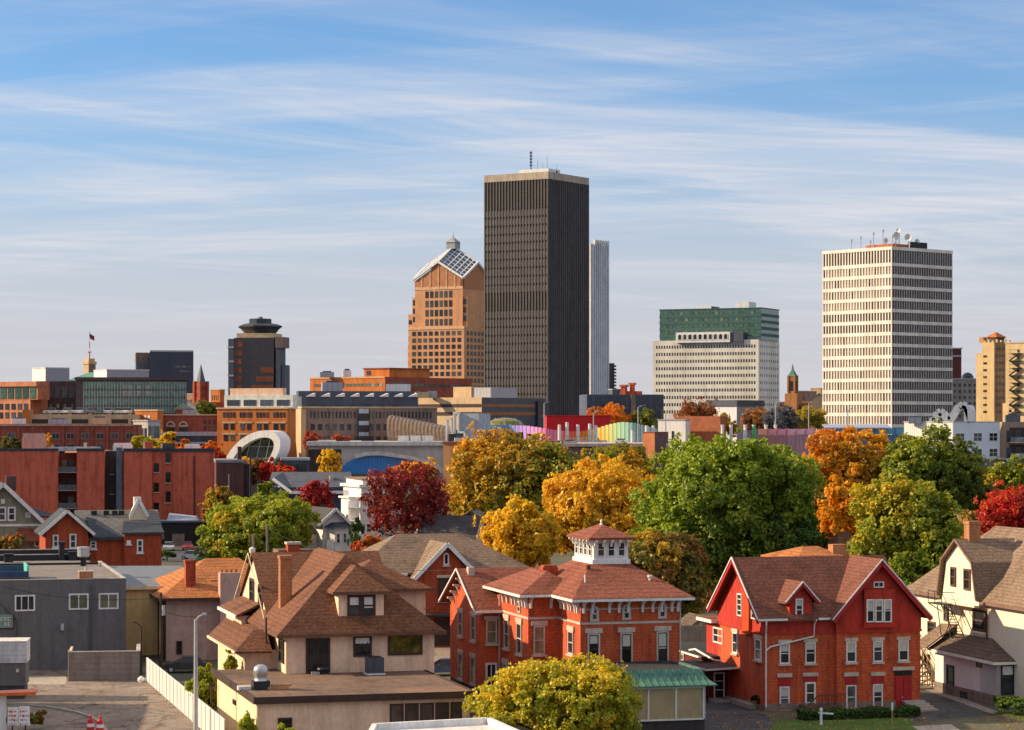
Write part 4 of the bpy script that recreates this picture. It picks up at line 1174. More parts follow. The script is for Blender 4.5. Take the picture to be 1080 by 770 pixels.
# black car behind the fence
def car(name, label, loc, deg, paint, group=None, est=False, cat="car"):
    v = root(name, label, cat, loc=loc, deg=deg, group=group)
    b = MB()
    prof = [(-2.2, .32), (-2.25, .62), (-2.1, .84), (-1.55, .92), (1.25, .95), (2.05, .78), (2.22, .55), (2.2, .32)]
    b.pv(prof, -.88, .88)
    b.build("body", paint, v)
    x1 = -1.95 if est else -1.5
    a = [(x1, -.84, .93), (1.15, -.84, .95), (1.15, .84, .95), (x1, .84, .93)]
    c = [(x1 + .55, -.62, 1.44), (.35, -.62, 1.44), (.35, .62, 1.44), (x1 + .55, .62, 1.44)]
    MB().loft(a, c).build("glasshouse", glass_dk, v)
    MB().slab([(x1 + .5, -.64, 1.49), (.42, -.64, 1.49), (.42, .64, 1.49), (x1 + .5, .64, 1.49)], .06).build("roof", paint, v)
    for x in (-1.4, 1.4):
        for s in (-1, 1):
            w = MB().tube([(x, s * .72, .33), (x, s * .92, .33)], .33, 14).build("wheel", black, v)
            MB().tube([(x, s * .90, .33), (x, s * .935, .33)], .19, 10).build("rim", steel, w)
    for s in (-1, 1):
        MB().box(2.1, 2.24, s * .62 - .16, s * .62 + .16, .56, .72).build("headlight", steel, v)
        MB().box(-2.27, -2.12, s * .66 - .14, s * .66 + .14, .6, .78).build("tail_light", red_p, v)
        MB().box(.62, .8, s * .98 - .09, s * .98 + .09, .92, 1.06).build("mirror", paint, v)
    return v
def cpaint(n, c):
    return mat(n, c, "plain", 0.25, 0.05, spec=0.6)
x, y, _ = G(197, 709)
car("parked_car", "black car parked behind the white fence below the mauve stucco wall", (x, y, 0), 187, cpaint("black_car_paint", (0.05, 0.05, 0.06)))
x, y, _ = G(470, 712)
car("parked_car", "blue car parked between the stucco house and the brick villa", (x, y, 0), 190, cpaint("blue_car_paint", (0.10, 0.16, 0.26)))
for (px, py, lb, c, dg) in ((178, 580.5, "silver car facing out of the row below the red brick apartments", (0.55, 0.57, 0.6), -80), (198, 580, "red car parked right of the silver car by the dark garage", (0.42, 0.03, 0.03), -80), (204, 590, "pale blue car parked in front of the red car", (0.42, 0.48, 0.55), -10), (221, 594, "green car half hidden by the yellow green tree", (0.02, 0.22, 0.10), -10)):
    x, y, _ = G(px, py)
    car("parked_car", lb, (x, y, 0), dg, cpaint("paint_%d" % px, c), "cars parked behind the garage")
# drive-through corner, bottom left
x, y, _ = G(27, 737)
dv = Frame(x, y, 6)
r = root("drive_through_kiosk", "small flat roofed building with a white band over charcoal walls, bottom left", "kiosk", dv)
zt, zm, zl = dv.uz(27, 677)[1], dv.uz(27, 699)[1], dv.uz(27, 723)[1]
MB().box(-16, -.1, .1, 3, 0, zm).box(-34, -7.5, -27, -1, 0, 8.5).build("wall", mat("dim_charcoal", (0.075, 0.075, 0.085), "plain"), r)  # taller second box is unseen, added to cast shade on the lot
MB().box(-16, 0, 0, 3.1, zl, zm).build("grey_band", mat("mid_grey_panel", (0.17, 0.165, 0.17), "plain"), r)
MB().box(-16, .08, -.08, 3.2, zm, zt).build("white_band", mat("white_panel", (0.62, 0.62, 0.64), "siding", sc=.5), r)
MB().box(-16.1, .12, -.12, 3.3, zt, zt + .08).build("roof", wm, r)
MB().box(-.75, -.55, -.2, 0, zm - .75, zm - .5).build("wall_lamp", white, r)
x, y, _ = W(19, 0, 177)
r = root("order_canopy", "flat orange order canopy on a white post at the lower left", "canopy", loc=(x, y, 0), deg=6)
zc = ZP(733, 177)
MB().loft([(-2.4, -.8, zc), (1.3, -.9, zc + .08), (1.3, .9, zc + .12), (-2.4, .8, zc)], [(-2.4, -.8, zc + .2), (1.35, -.9, zc + .3), (1.35, .9, zc + .34), (-2.4, .8, zc + .22)]).build("roof", orange_p, r)
MB().box(-1.35, -.85, -.25, .25, 0, zc).build("post", white, r)
MB().box(-.86, -.8, -.1, .1, 1.0, 1.4).build("speaker", black, r)
x, y, _ = W(20, 0, 174)
r = root("menu_board", "white two panel drive-through menu board with rows of red print", "menu board", loc=(x, y, 0), deg=4)
zb, zt = ZP(765, 174), ZP(746, 174)
MB().box(-.5, -.4, -.05, .05, 0, zb).box(.4, .5, -.05, .05, 0, zb).build("leg", black, r)
for k in range(2):
    p = MB().box(-.76 + k * .78, -.04 + k * .78, -.08, .08, zb, zt + k * .06).build("panel", white, r)
    tx = MB(); tx2 = MB()
    for row in range(4):
        z = zt - .22 - row * .3
        u = -.7 + k * .78
        while u < -.16 + k * .78:
            w_ = random.uniform(.05, .14)
            (tx if random.random() < (.75 if row < 2 else .3) else tx2).box(u, u + w_, -.095, -.08, z - random.uniform(.08, .18), z)
            u += w_ + random.uniform(.03, .07)
    tx.build("red_print", red_p, p)
    if tx2.v:
        tx2.build("grey_print", lampsteel, p)
x, y, _ = W(105.5, 0, 175.5)
for k, (dx, dy, lb) in enumerate(((0, 0, "right barrel of the red and white traffic barrels on the lot"), (-.75, .5, "left barrel of the red and white traffic barrels on the lot"))):
    v = root("traffic_barrel", lb, "traffic barrel", loc=(x + dx, y + dy, 0), group="red and white traffic barrels")
    zt = 1.35
    MB().cyl(0, 0, 0, .12, .42).build("base", black, v)
    for j in range(5):
        MB().cyl(0, 0, .12 + j * .24, .12 + (j + 1) * .24 - .004, .36 - j * .03, .34 - j * .03, 14).build("band", red_p if j % 2 == 0 else white, v)
    MB().lathe(0, 0, [(.2, 1.32), (.12, 1.42), (.05, 1.5), (.1, 1.6), (.02, 1.72)], 10).build("top", red_p, v)
x, y, _ = G(149, 719.5)
v = root("rubbish_bags", "white bundle lying against the enclosure corner", "bundle", loc=(x, y, 0))
MB().lathe(0, 0, [(.2, 0), (.34, .15), (.3, .35), (.1, .5), (.03, .56)], 10).lathe(.45, .1, [(.15, 0), (.26, .14), (.2, .3), (.04, .36)], 10).build("bundle", white, v, True)
# sign posts on the red house's lawn
x, y, _ = W(866, 0, 184)
v = root("sign_post", "white T shaped estate agent's post on the lawn before the red house", "sign post", loc=(x, y, 0))
MB().box(-.09, .09, -.09, .09, 0, ZP(749, 184)).lathe(0, 0, [(.14, ZP(749, 184)), (.12, ZP(749, 184) + .08), (.02, ZP(749, 184) + .2)], 8).build("post", white, v)
MB().beam((-.2, .1, ZP(752, 184)), (.9, -.25, ZP(752.5, 184)), .1, .12).build("arm", white, v)
x, y, _ = W(941, 0, 184)
v = root("marker_stake", "thin wooden stake with a white tip on the lawn edge", "stake", loc=(x, y, 0))
MB().box(-.04, .04, -.04, .04, 0, ZP(749, 184)).build("shaft", mat("raw_timber", (1, 1, 1)), v)
MB().box(-.07, .07, -.05, .05, ZP(749, 184), ZP(741, 184)).build("tip", white, v)
# plank fence between the villa and the red house
pf = Frame(*W(716, 0, 230)[:2], 10)
r = root("plank_fence", "weathered plank fence in shade behind the side annex", "fence", pf)
MB().box(0, 6.5, 0, .1, 0, 3.6).build("boards", grey_wood, r)
for k in range(4):
    MB().box(k * 2.1, k * 2.1 + .14, -.1, 0, 0, 3.8).build("post", grey_wood, r)
r = root("garden_shed", "small grey roofed shed under the dark tree behind the plank fence", "shed", loc=W(742, 0, 236)[:2] + (0,), deg=15)
MB().pv([(-1.6, 0), (1.6, 0), (1.6, 2.8), (0, 3.9), (-1.6, 2.8)], 0, 4).build("wall", mat("mushroom_paint", (0.22, 0.18, 0.16), "siding"), r)
gable_v(MB(), -1.9, 1.9, -.2, 4.2, 2.75, 4.05).build("roof", sh_taupe, r)
MB().box(-.5, .5, -.05, 0, 0, 2).build("door", dk_trim, r)
# ================================================================== brick house behind the stucco house
bh = Frame(*W(439.5, 0, 247)[:2], 15)
r = root("gabled_brick_house", "brick house with taupe hip roof and white edged gable behind the stucco house", "house", bh)
MB().pv([(0, 0), (6.1, 0), (6.1, 6.8), (3.05, 10.15), (0, 6.8)], 0, 12).build("gable_wall", brick_red, r)
MB().box(-5, 12, 2.5, 14, 0, 6.7).build("wall", brick_red, r)
rf = gable_v(MB(), -.6, 6.7, -.6, 9, 6.75, 10.45)
hip(rf, -6.2, 13, 1.6, 15, 7.4, ((-.3, 8.3), (6.5, 8.3)), 11.0)
rf.build("roof", sh_grey, r)
tr = MB()
tr.beam((-.65, -.65, 6.6), (3.05, -.65, 10.35), .12, .4).beam((6.75, -.65, 6.6), (3.05, -.65, 10.35), .12, .4).beam((-6.25, 1.55, 7.25), (-.6, 1.55, 7.25), .12, .25).box(-2, -.6, -.3, 0, 6.3, 6.6)
tr.build("fascia", white, r)
winpx(r, bh, 'f', 0, 467.5, 583, 473.5, 596, white, glass_dk, fw=.14, bars=(0, 0), arch=True, sill=stone_trim)
winpx(r, bh, 'f', 0, 462, 609.5, 478.5, 634, dk_trim, glass, fw=.12, bars=(1, 0), lintel=stone_trim, sill=stone_trim)
MB().box(.4, 6.6, -2.2, 0, 3.2, 3.4).build("porch_roof", roof_tar, r)
MB().box(1.8, 6.0, -.1, 0, .2, 3.1).build("porch_front", dk_trim, r)
for u in (.6, 3.4, 6.3):
    MB().box(u, u + .16, -2.1, -1.95, 0, 3.2).build("porch_post", dk_trim, r)

# ================================================================== houses on the left, middle distance
gh = Frame(*W(48, 0, 320)[:2], 15)
grgreen = mat("grey_green_siding", (0.24, 0.24, 0.17), "siding")
r = root("grey_green_house", "grey green clapboard house with slate roof and white gable trim, left edge", "house", gh)
a, za = gh.uz(3, 510); zr = za; ze = gh.uz(48, 554)[1]
MB().pv([(2 * a, 0), (0, 0), (0, ze), (a, zr - .3), (2 * a, ze)], 0, 12).build("wall", grgreen, r)
gable_v(MB(), 2 * a - .8, .8, -.8, 12, ze - .5, zr + .1, t=.3).slab([(-3.4, 4, ze + 1.2), (1.4, 4, ze + 1.0), (1.4, 8, ze + 1.2), (-3, 8, ze + 2.6)], .2).build("roof", sh_slate, r)
tr = MB()
tr.beam((.85, -.85, ze - .7), (a, -.85, zr - .05), .14, .5).beam((2 * a - .85, -.85, ze - .7), (a, -.85, zr - .05), .14, .5).box(2 * a, 0, -.12, 0, ze - .1, ze + .2).box(-4, 0, -.12, 0, ze - 1.6, ze - 1.3)
tr.build("gable_trim", white, r)
for x0, x1, y0, y1 in ((-2, 6.5, 534.5, 549.5), (8, 16.5, 534.5, 549.5), (27, 32.5, 540.5, 546), (36, 42, 562.5, 577)):
    winpx(r, gh, 'f', 0, x0, y0, x1, y1, white, glass, fw=.2, dep=.12, bars=(0, 1))
MB().box(a - .25, a + .25, -.15, 0, zr - 2.6, zr - 2.0).build("gable_ornament", white, r)
MB().box(a + .6, a + 1.9, 3, 4.2, zr - 1, zr + .9).build("chimney", mat("dim_brick", (0.13, 0.07, 0.06), "brick"), r)
MB().slab([(-4.6, -1.6, ze - 1.9), (.2, -1.6, ze - 1.9), (.2, 0, ze - .6), (-3.4, 0, ze - .3)], .15).build("porch_roof", sh_red, r)

rb = Frame(*W(48, 0, 305)[:2], 15)
r = root("slate_roofed_brick_house", "red brick house with slate blue roof and twin gables left of the parked cars", "house", rb)
u1, ze = rb.uz(93, 560); ua, za = rb.uz(68, 538)
MB().pv([(0, 0), (u1, 0), (u1, ze), (u1 / 2, za - .3), (0, ze)], 0, 10).build("gable_wall", brick_red, r)
ue = rb.uz(170, 570, 1.5)[0]
MB().box(u1 - .2, ue, 1.2, 12, 0, ze - 1.0).build("wall", brick_red, r)
uf = rb.uz(131, 570, .2)[0]
MB().box(uf, ue - .1, .3, 4, 0, ze - .2).build("front_bay", brick_red, r)
rf = gable_v(MB(), -.7, u1 + .7, -.7, 10, ze - .3, za)
rf.build("roof", sh_slate, r)
q = MB()
q.slab([(u1 - 1, .6, ze - 1.0), (ue + .3, .6, ze - 1.0), (ue + .3, 7.5, za - .3), (u1 - 1, 7.5, za - .3)], .2)
q.slab([(u1 - 1, 7.5, za - .3), (ue + .3, 7.5, za - .3), (ue + .3, 14, ze - 1), (u1 - 1, 14, ze - 1)], .2)
q.build("main_roof", mat("grey_shingle", (0.17, 0.16, 0.15), "shingle", 0.9, 0.35), r)
MB().slab([(uf - .3, -.1, ze - .25), (ue + .2, -.1, ze - .25), (ue + .2, 4, za - 2.0), (uf + .4, 4, za - 1.6)], .25).slab([(u1 + .6, .35, ze - .8), (uf - .1, .35, ze - .8), (u1 + 1.5, 5, za - 1.4), (u1 + .1, 5, za - 1.0)], .25).build("bay_roof", sh_slate, r)
tr = MB()
tr.beam((-.75, -.75, ze - .45), (u1 / 2, -.75, za - .1), .14, .36).beam((u1 + .75, -.75, ze - .45), (u1 / 2, -.75, za - .1), .14, .36)
g0, g1 = rb.uz(137, 540, 5)[0], rb.uz(156, 540, 5)[0]; gz0, gz1 = rb.uz(145, 545, 5)[1], rb.uz(145, 527, 5)[1]
tr.beam((g0, 4.9, gz0), ((g0 + g1) / 2, 4.9, gz1), .2, .4).beam((g1, 4.9, gz0), ((g0 + g1) / 2, 4.9, gz1), .2, .4)
tr.build("gable_trim", white, r)
MB().pv([(g0, gz0 - 2.5), (g1, gz0 - 2.5), (g1, gz0), ((g0 + g1) / 2, gz1 - .2), (g0, gz0)], 5, 8).build("cross_gable", cream_flat, r)
MB().box((g0 + g1) / 2 - .5, (g0 + g1) / 2 + .4, 6, 7, gz1 - 1.2, gz1 + .3).build("chimney", white, r)
for k, px in enumerate((99, 112, 121, 128)):
    u, z = rb.uz(px, 541, 6.5)
    MB().box(u - .35, u + .35, 6.2, 6.6, za - .9, za - .35).build("roof_vent", black, r)
for x0, x1, y0, y1, pl in ((55.5, 61.8, 564, 577.5, 0), (73.2, 80.6, 563, 578.5, 0), (95, 101.7, 570.5, 579, 1.2), (144.3, 150.8, 569, 583, .3), (133.5, 138, 570, 574, .3)):
    winpx(r, rb, 'f', pl, x0, y0, x1, y1, white, glass, fw=.18, dep=.12, bars=(0, 1), sill=white)

# red brick apartments
ap = Frame(*W(0, 0, 455)[:2], 6)
apb = mat("apartment_brick", (0.58, 0.125, 0.07), "brick", var=0.28, sc=.7)
apd = mat("apartment_brick_shade", (0.24, 0.05, 0.035), "brick", var=0.3)  # darker copy of the brick, for shade in the recess
r = root("apartment_block", "long red brick flat roofed apartment block with recessed dark balconies behind the slate roofed houses", "apartment building", ap)
def au(px, v=0):
    return ap.uz(px, 500, v)[0]
zt = ap.uz(100, 475.5)[1]
for k, (x0, x1, v0) in enumerate(((-60, 61, 0), (81, 110, 0), (130.5, 160.5, -.8), (160.5, 183, .4), (183, 226, -.5))):
    MB().box(au(x0, v0), au(x1, v0), v0, 20, 0, zt - (.05 * k)).build("wall", apb, r)
    MB().box(au(x0, v0) - .1, au(x1, v0) + .1, v0 - .15, v0 + .3, zt - .05 * k, zt + .45).build("coping", mat("navy_coping", (0.04, 0.05, 0.07), "plain"), r)
MB().box(au(-60), au(226) - .3, 4, 20.5, zt - 1, zt - .1).build("roof", roof_tar, r)
for k, (x0, x1) in enumerate(((61, 81), (110, 130.5))):
    MB().box(au(x0), au(x1), 3.2, 4, 0, zt - .6).build("recess_wall", apd if k == 0 else mat("recess_shade", (0.05, 0.04, 0.042), "plain"), r)  # recess shade is put into these wall colours
for j in range(4):
    zz = zt - 3.9 - j * 3.35
    if zz < 1: break
    MB().box(au(61), au(81), -.2, 3.2, zz - .16, zz).build("balcony", concrete, r)
    MB().box(au(61) + .1, au(81) - .1, -.25, -.15, zz, zz + 1.0).build("railing", mat("grey_railing", (0.10, 0.10, 0.11), "ribbed", sc=2), r)
    for k, fx_ in enumerate((.28, .62)):
        u = au(61) + (au(81) - au(61)) * fx_
        MB().box(u - .45, u + .45, 3.1, 3.2, zz + .3, zz + 2.2).build("window", pale_gl if (j + k) % 3 == 0 else glass_dk, r)
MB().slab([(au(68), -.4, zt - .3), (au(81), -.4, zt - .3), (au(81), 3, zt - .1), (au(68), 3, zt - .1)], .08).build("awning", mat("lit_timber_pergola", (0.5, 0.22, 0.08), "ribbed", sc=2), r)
MB().box(au(122.5), au(129), .5, 1.2, 0, zt + .6).build("service_shaft", mat("blue_grey_metal", (0.12, 0.15, 0.2), "plain"), r)
for (px, y0, y1, wpx) in ((165, 488.5, 498, 5.5), (165, 509, 519, 5.5), (165, 530, 540, 5.5), (177.3, 477.5, 488, 5.5), (177.3, 498, 509, 5.5), (177.3, 518, 530, 5.5), (118, 490, 500, 3.5), (118, 511, 521, 3.5)):
    v = .4 if px > 120 else 3.2
    winpx(r, ap, 'f', v, px - wpx / 2, y0, px + wpx / 2, y1, dk_trim, glass_dk, fw=.14, dep=.1, bars=(0, 1), sill=stone_trim)
MB().box(au(205, -.5) - .15, au(205, -.5) + .15, -.62, -.5, 3, zt - 1).build("downspout", dk_trim, r)
for (x0, x1, yt, m_) in ((151.5, 161, 466, apb), (170, 184.5, 467.5, mat("grey_stack", (0.10, 0.085, 0.08), "brick")), (88.2, 91, 467, stucco), (123.5, 125.5, 474, stucco)):
    u0, u1_ = au(x0, 1), au(x1, 1)
    MB().box(u0, u1_, 1, 3, zt - .5, ap.uz(x0, yt, 1)[1]).build("chimney", m_, r)
    MB().box(u0 - .12, u0 + .25, .88, 3.1, zt, ap.uz(x0, yt, 1)[1] - .05).build("chimney_edge", stucco, r) if x1 - x0 > 5 else None
for (px, w_, h_, lb, m_) in ((129.5, 3.6, 1.4, "white roof condensers between the apartment block's chimneys", white), (203, 3.0, 1.2, "pale roof condenser on the right end of the apartment block", white), (36, 4.4, 3.2, "brown boxy stair house on the left part of the apartment roof", stucco2), (78, 10, .7, "long pale blue roof plinth on the apartment block", mat("pale_blue_metal", (0.4, 0.45, 0.52)))):
    p = ap.P(au(px, 5), 5, zt)
    v = root("roof_unit", lb, "roof unit", loc=p, deg=6)
    MB().box(-w_ / 2, w_ / 2, -.8, .8, -.1, h_ * .75).build("housing", m_, v)
    MB().box(-w_ / 2 + .2, w_ / 2 - .2, -.6, .6, h_ * .75, h_).build("cowl", m_, v)
# dark brick building and black garage
db = Frame(*W(228, 0, 432)[:2], 8)
r = root("dark_brick_building", "plain dark brick flat roofed building below the white elliptical arch", "building", db)
u1 = db.uz(257, 500)[0]; zt = db.uz(228, 488)[1]
MB().box(0, u1, 0, 16, 0, zt).build("wall", mat("plum_brick", (0.115, 0.045, 0.042), "brick"), r)
MB().box(-.12, u1 + .12, -.12, 16, zt, zt + .5).build("coping", mat("grey_coping", (0.24, 0.23, 0.24)), r)
MB().box(u1, u1 + 1.2, 1, 16, 0, zt - .3).build("return_wall", mat("plum_shadow_wall", (0.06, 0.032, 0.034), "brick"), r)  # darker copy of the plum brick: shade of this return put into colour
MB().tube([(2.2, -.2, 0), (2.2, -.2, zt - 2)], .1).build("pipe", stone_trim, r)
MB().box(u1 - 1, u1 - .3, 2, 2.8, zt, zt + 2.8).build("chimney", mat("plum_brick", (1, 1, 1)), r)
gg = Frame(*W(170, 0, 449)[:2], 4)
r = root("black_garage", "low black flat roofed garage behind the row of parked cars", "garage", gg)
zt = gg.uz(190, 551)[1]
MB().box(0, gg.uz(218, 560)[0], 0, 5, 0, zt).build("wall", mat("black_boards", (0.02, 0.02, 0.022), "ribbed"), r)
MB().box(-.3, gg.uz(218, 560)[0] + .3, -.3, 5, zt, zt + .35).build("roof", mat("blue_grey_metal", (1, 1, 1)), r)
MB().box(2.0, 4.2, -.08, 0, 0, 2.2).build("door", mat("taupe_door", (0.22, 0.17, 0.14), "siding"), r)
v = root("tarpaulin", "pale blue tarpaulin heap on the black garage roof", "tarpaulin", loc=gg.P(3.6, 1.4, zt + .35))
MB().loft([(-2.6, -1, 0), (3, -1, 0), (3.2, 1, 0), (-2.8, 1, 0)], [(-2.2, -.5, 1.1), (2.6, -.6, .6), (2.7, .6, .75), (-2.3, .5, 1.3)]).build("sheet", mat("pale_blue_tarp", (0.42, 0.47, 0.6), "ground"), v)

# ================================================================== white painted houses in the middle
wv = Frame(*W(345, 0, 318)[:2], 25)
r = root("bay_windowed_house", "little white clapboard house with three sided bay and dark roof in front of red maple", "house", wv)
z = lambda py: ZP(py, 318)
MB().pv([(-.6, 0), (3.5, 0), (3.5, z(557)), (1.0, z(537)), (-.6, z(550))], 0, 9).box(-5.0, -.6, 2, 9, 0, z(562)).build("wall", white_sid, r)
gb_ = MB()
for s, a, b in ((0, (.2, 0), (.9, -1.3)), (1, (.9, -1.3), (2.4, -1.3)), (2, (2.4, -1.3), (3.1, 0))):
    pass
gb_.loft([(-.1, 0, 0), (.6, -1.3, 0), (2.3, -1.3, 0), (3.0, 0, 0)], [(-.1, 0, z(556)), (.6, -1.3, z(556)), (2.3, -1.3, z(556)), (3.0, 0, z(556))])
gb_.build("bay", white, r)
MB().loft([(-.5, 0, z(556)), (.4, -1.7, z(556)), (2.5, -1.7, z(556)), (3.4, 0, z(556))], [(.6, 0, z(551)), (1.0, -.3, z(551)), (2.0, -.3, z(551)), (2.4, 0, z(551))]).build("bay_roof", sh_slate, r)
rf = MB().slab([(-1.4, -.5, z(553)), (1.0, -.5, z(536)), (1.0, 9, z(536)), (-1.4, 9, z(553))], .25).slab([(1.0, -.5, z(536)), (4.0, -.5, z(559)), (4.0, 9, z(559)), (1.0, 9, z(536))], .25)
rf.slab([(-6, 1.6, z(562)), (-.8, 1.6, z(562)), (-.8, 7, z(538)), (-5.2, 7, z(538))], .2)
rf.build("roof", mat("charcoal_shingle", (0.06, 0.055, 0.06), "shingle"), r)
tr = MB().beam((-1.4, -.6, z(554)), (1.0, -.6, z(537)), .15, .35).beam((4.0, -.6, z(560)), (1.0, -.6, z(537)), .15, .35)
tr.build("gable_trim", white, r)
for u in (.75, 1.65):
    window(r, 'f', -1.3, u, u + .55, z(573), z(562), white, glass, fw=.1, dep=.08)
window(r, 'f', 0, 3.05, 3.4, z(573), z(562), white, glass, fw=.1, dep=.06)
MB().box(-4.6, -1.2, 1.7, 2.0, z(573), z(563)).build("porch_room", cream_flat, r)
MB().box(-.9, .2, -2.0, -1.2, 0, z(573)).box(-.75, .05, -1.9, -1.3, z(573), z(569)).build("porch_pier", white, r)
v = root("chimney_stack", "red brick chimney with flared top standing left of the white bay windowed house", "chimney", loc=W(309, 0, 300)[:2] + (0,), deg=15)
MB().box(-.75, .75, -.7, .7, 0, ZP(574, 300)).build("stack", brick_red, v)
MB().box(-.9, .9, -.85, .85, ZP(574, 300), ZP(571.5, 300)).build("cap", stone_trim, v)
MB().box(-1.8, 3.8, 0, 4, 0, ZP(580, 300)).build("base", sh_grey, v)
tv = Frame(*W(381, 0, 345)[:2], 20)
r = root("tall_white_house", "tall narrow white Victorian house half hidden by the wine red maple", "house", tv)
z = lambda py: ZP(py, 345)
MB().box(0, 5, 0, 9, 0, z(514)).box(-1.2, 0, 1.5, 6, 0, z(526)).build("wall", white_sid, r)
MB().box(-.4, 5.4, -.4, 9.4, z(514), z(511)).box(.3, 4.8, .3, 8.6, z(511), z(506)).box(-1.5, .1, 1.1, 6.4, z(526), z(524)).build("cornice", white, r)
MB().slab([(.1, .1, z(505.5)), (5, .1, z(505.5)), (5, 8.8, z(504)), (.1, 8.8, z(504))], .15).build("roof", sh_grey, r)
for k in range(2):
    for j in range(3):
        window(r, 'f', 0, .7 + k * 2.1, 1.5 + k * 2.1, z(530 + j * 16), z(520 + j * 16), white, glass, fw=.12, dep=.08)
for j in range(3):
    window(r, 'l', -1.2, 2.2, 3.2, z(549 + j * 14), z(541 + j * 14) - .3, dk_trim, glass_dk, fw=.14, dep=.08)
    window(r, 'l', -1.2, 4.3, 5.3, z(549 + j * 14), z(541 + j * 14) - .3, dk_trim, glass_dk, fw=.14, dep=.08)
    MB().box(-2.0, -.1, -.2, 1.5, z(535 + j * 14) - .15, z(535 + j * 14)).build("balcony", white, r)
for s in (-1.9, -.2):
    MB().box(s, s + .18, -.15, .05, 0, z(528)).build("balcony_post", white, r)
for k in range(4):
    window(r, 'l', 0, 6.3 + k * .65, 6.7 + k * .65, z(530), z(518), white, glass, fw=.08)
gx = Frame(*W(443, 0, 300)[:2], -14)
r = root("dark_gabled_house", "house with charcoal gable roof and cream end left of the big golden trees", "house", gx)
z = lambda py: ZP(py, 300)
MB().pu([(0, 0), (5.5, 0), (5.5, z(569)), (2.75, z(546)), (0, z(569))], 0, 7).build("wall", cream, r)
gable_u(MB(), -.5, 7, -.7, 6.2, z(570), z(544)).build("roof", mat("charcoal_shingle", (1, 1, 1)), r)
MB().beam((-.55, -.7, z(571)), (-.55, 2.75, z(545)), .15, .35).beam((-.55, 6.2, z(571)), (-.55, 2.75, z(545)), .15, .35).build("gable_trim", cream_flat, r)
MB().pv([(1.5, 0), (7.2, 0), (7.2, z(556)), (5.2, z(540)), (3, z(548))], 5, 9).slab([(2.2, 4.5, z(556)), (5.2, 4.5, z(539)), (5.2, 9, z(539)), (2.2, 9, z(556))], .2).build("rear_gable", mat("grey_shingle", (1, 1, 1)), r)
# roofs behind the red house
for (x0, x1, ye, yr, D, m_, lb, g) in ((843, 897, 590, 577, 232, sh_orange, "rust roofed house directly behind the red house's ridge", 15), (884, 925, 596, 562, 262, sh_brown, "tall brown roofed house under the yellow green tree behind the red house", 15), (838, 874, 590, 569, 275, sh_grey, "taupe roofed house with green gable beside the big green tree", 15)):
    f_ = Frame(*W(x0, 0, D)[:2], g)
    v = root("house", lb, "house", f_)
    u1, ze = f_.uz(x1, ye); zr = ZP(yr, D + 3)
    MB().box(.4, u1 - .4, .4, 9, 0, ze).build("wall", cream_flat if m_ is sh_orange else mat("green_gable_paint", (0.10, 0.16, 0.12), "siding"), v)
    if m_ is sh_grey:
        gable_u(MB(), 0, u1 * .55, 0, 9, ze, zr).build("roof", m_, v)
        MB().pv([(u1 * .45, ze - .2), (u1, ze - .2), (u1 * .72, zr - .3)], -.2, 4).build("gable", mat("green_gable_paint", (1, 1, 1)), v)
        gable_v(MB(), u1 * .42, u1 + .2, -.5, 5, ze - .3, zr).build("cross_roof", m_, v)
    else:
        hip(MB(), -.3, u1 + .3, -.3, 9.5, ze, ((u1 * .42, 4.5), (u1 * .7, 4.5)), zr).build("roof", m_, v)
        MB().box(u1 * .8, u1 * .8 + 1.4, 1.8, 3, ze - 1, ZP(576 if m_ is sh_orange else 590, D)).build("chimney", mat("tan_brick", (1, 1, 1)), v)
# ================================================================== downtown: blocks set on their own street grids
def block(name, label, cat, pl, pc, pr, yt, D, deg, m, zb=0.0, d=None, w=None, ms=None, mr=None):
    """a box building; pc = the near vertical corner. deg<0: front face runs left of the corner, side face right of it; deg>0: mirrored"""
    fr = Frame(*W(pc, 0, D)[:2], deg)
    zt = ZP(yt, D)
    r = root(name, label, cat, fr)
    if deg < 0:
        w = w or -fr.uz(pl, 400)[0]
        d = d or fr.vz(pr, 400, 0)[0]
        MB().box(-w, 0, 0, d, zb, zt).build("wall", m, r)
        u0, u1 = -w, 0
    else:
        w = w or fr.uz(pr, 400)[0]
        d = d or fr.vz(pl, 400, 0)[0]
        MB().box(0, w, 0, d, zb, zt).build("wall", m, r)
        u0, u1 = 0, w
    if mr:
        MB().box(u0 - .15, u1 + .15, -.15, d + .15, zt, zt + .35).build("roof_edge", mr, r)
    return r, fr, w, d, zt

def bpart(fr, par, name, pl, pc, pr, y0, y1, m, out=.05, deg=-1, v=0.0, d=6.0):
    """box part on the front plane from pixel extents"""
    a, b = fr.uz(pl, 400, v)[0], fr.uz(pc, 400, v)[0]
    z1, z0 = fr.uz((pl + pc) / 2, y0, v)[1], fr.uz((pl + pc) / 2, y1, v)[1]
    return MB().box(a, b, v - out, v + d, z0, z1).build(name, m, par)

fg = mat("far_dark_glass", (0.035, 0.04, 0.05), "glass", 0.2, c2=(0.12, 0.12, 0.125), spec=0.4)
fg_b = mat("far_blue_glass", (0.05, 0.085, 0.13), "glass", 0.12, c2=(0.14, 0.2, 0.27), spec=0.6)
fg_g = mat("far_green_glass", (0.03, 0.11, 0.085), "glass", 0.12, c2=(0.10, 0.26, 0.19), spec=0.6)
peach = mat("peach_granite", (0.60, 0.30, 0.15), "plain", 0.8, 0.08, sc=.1)
conc_w = mat("ivory_concrete", (0.74, 0.70, 0.64), "plain", 0.8, 0.05, sc=.1)
conc_g = mat("white_stone_panel", (0.74, 0.70, 0.62), "plain", 0.8, 0.04, sc=.1)
basalt = mat("basalt_aggregate", (0.105, 0.103, 0.11), "plain", 0.7, 0.12, sc=.2)
fin_tan = mat("tan_aggregate", (0.42, 0.355, 0.285), "plain", 0.8, 0.2, sc=.3)
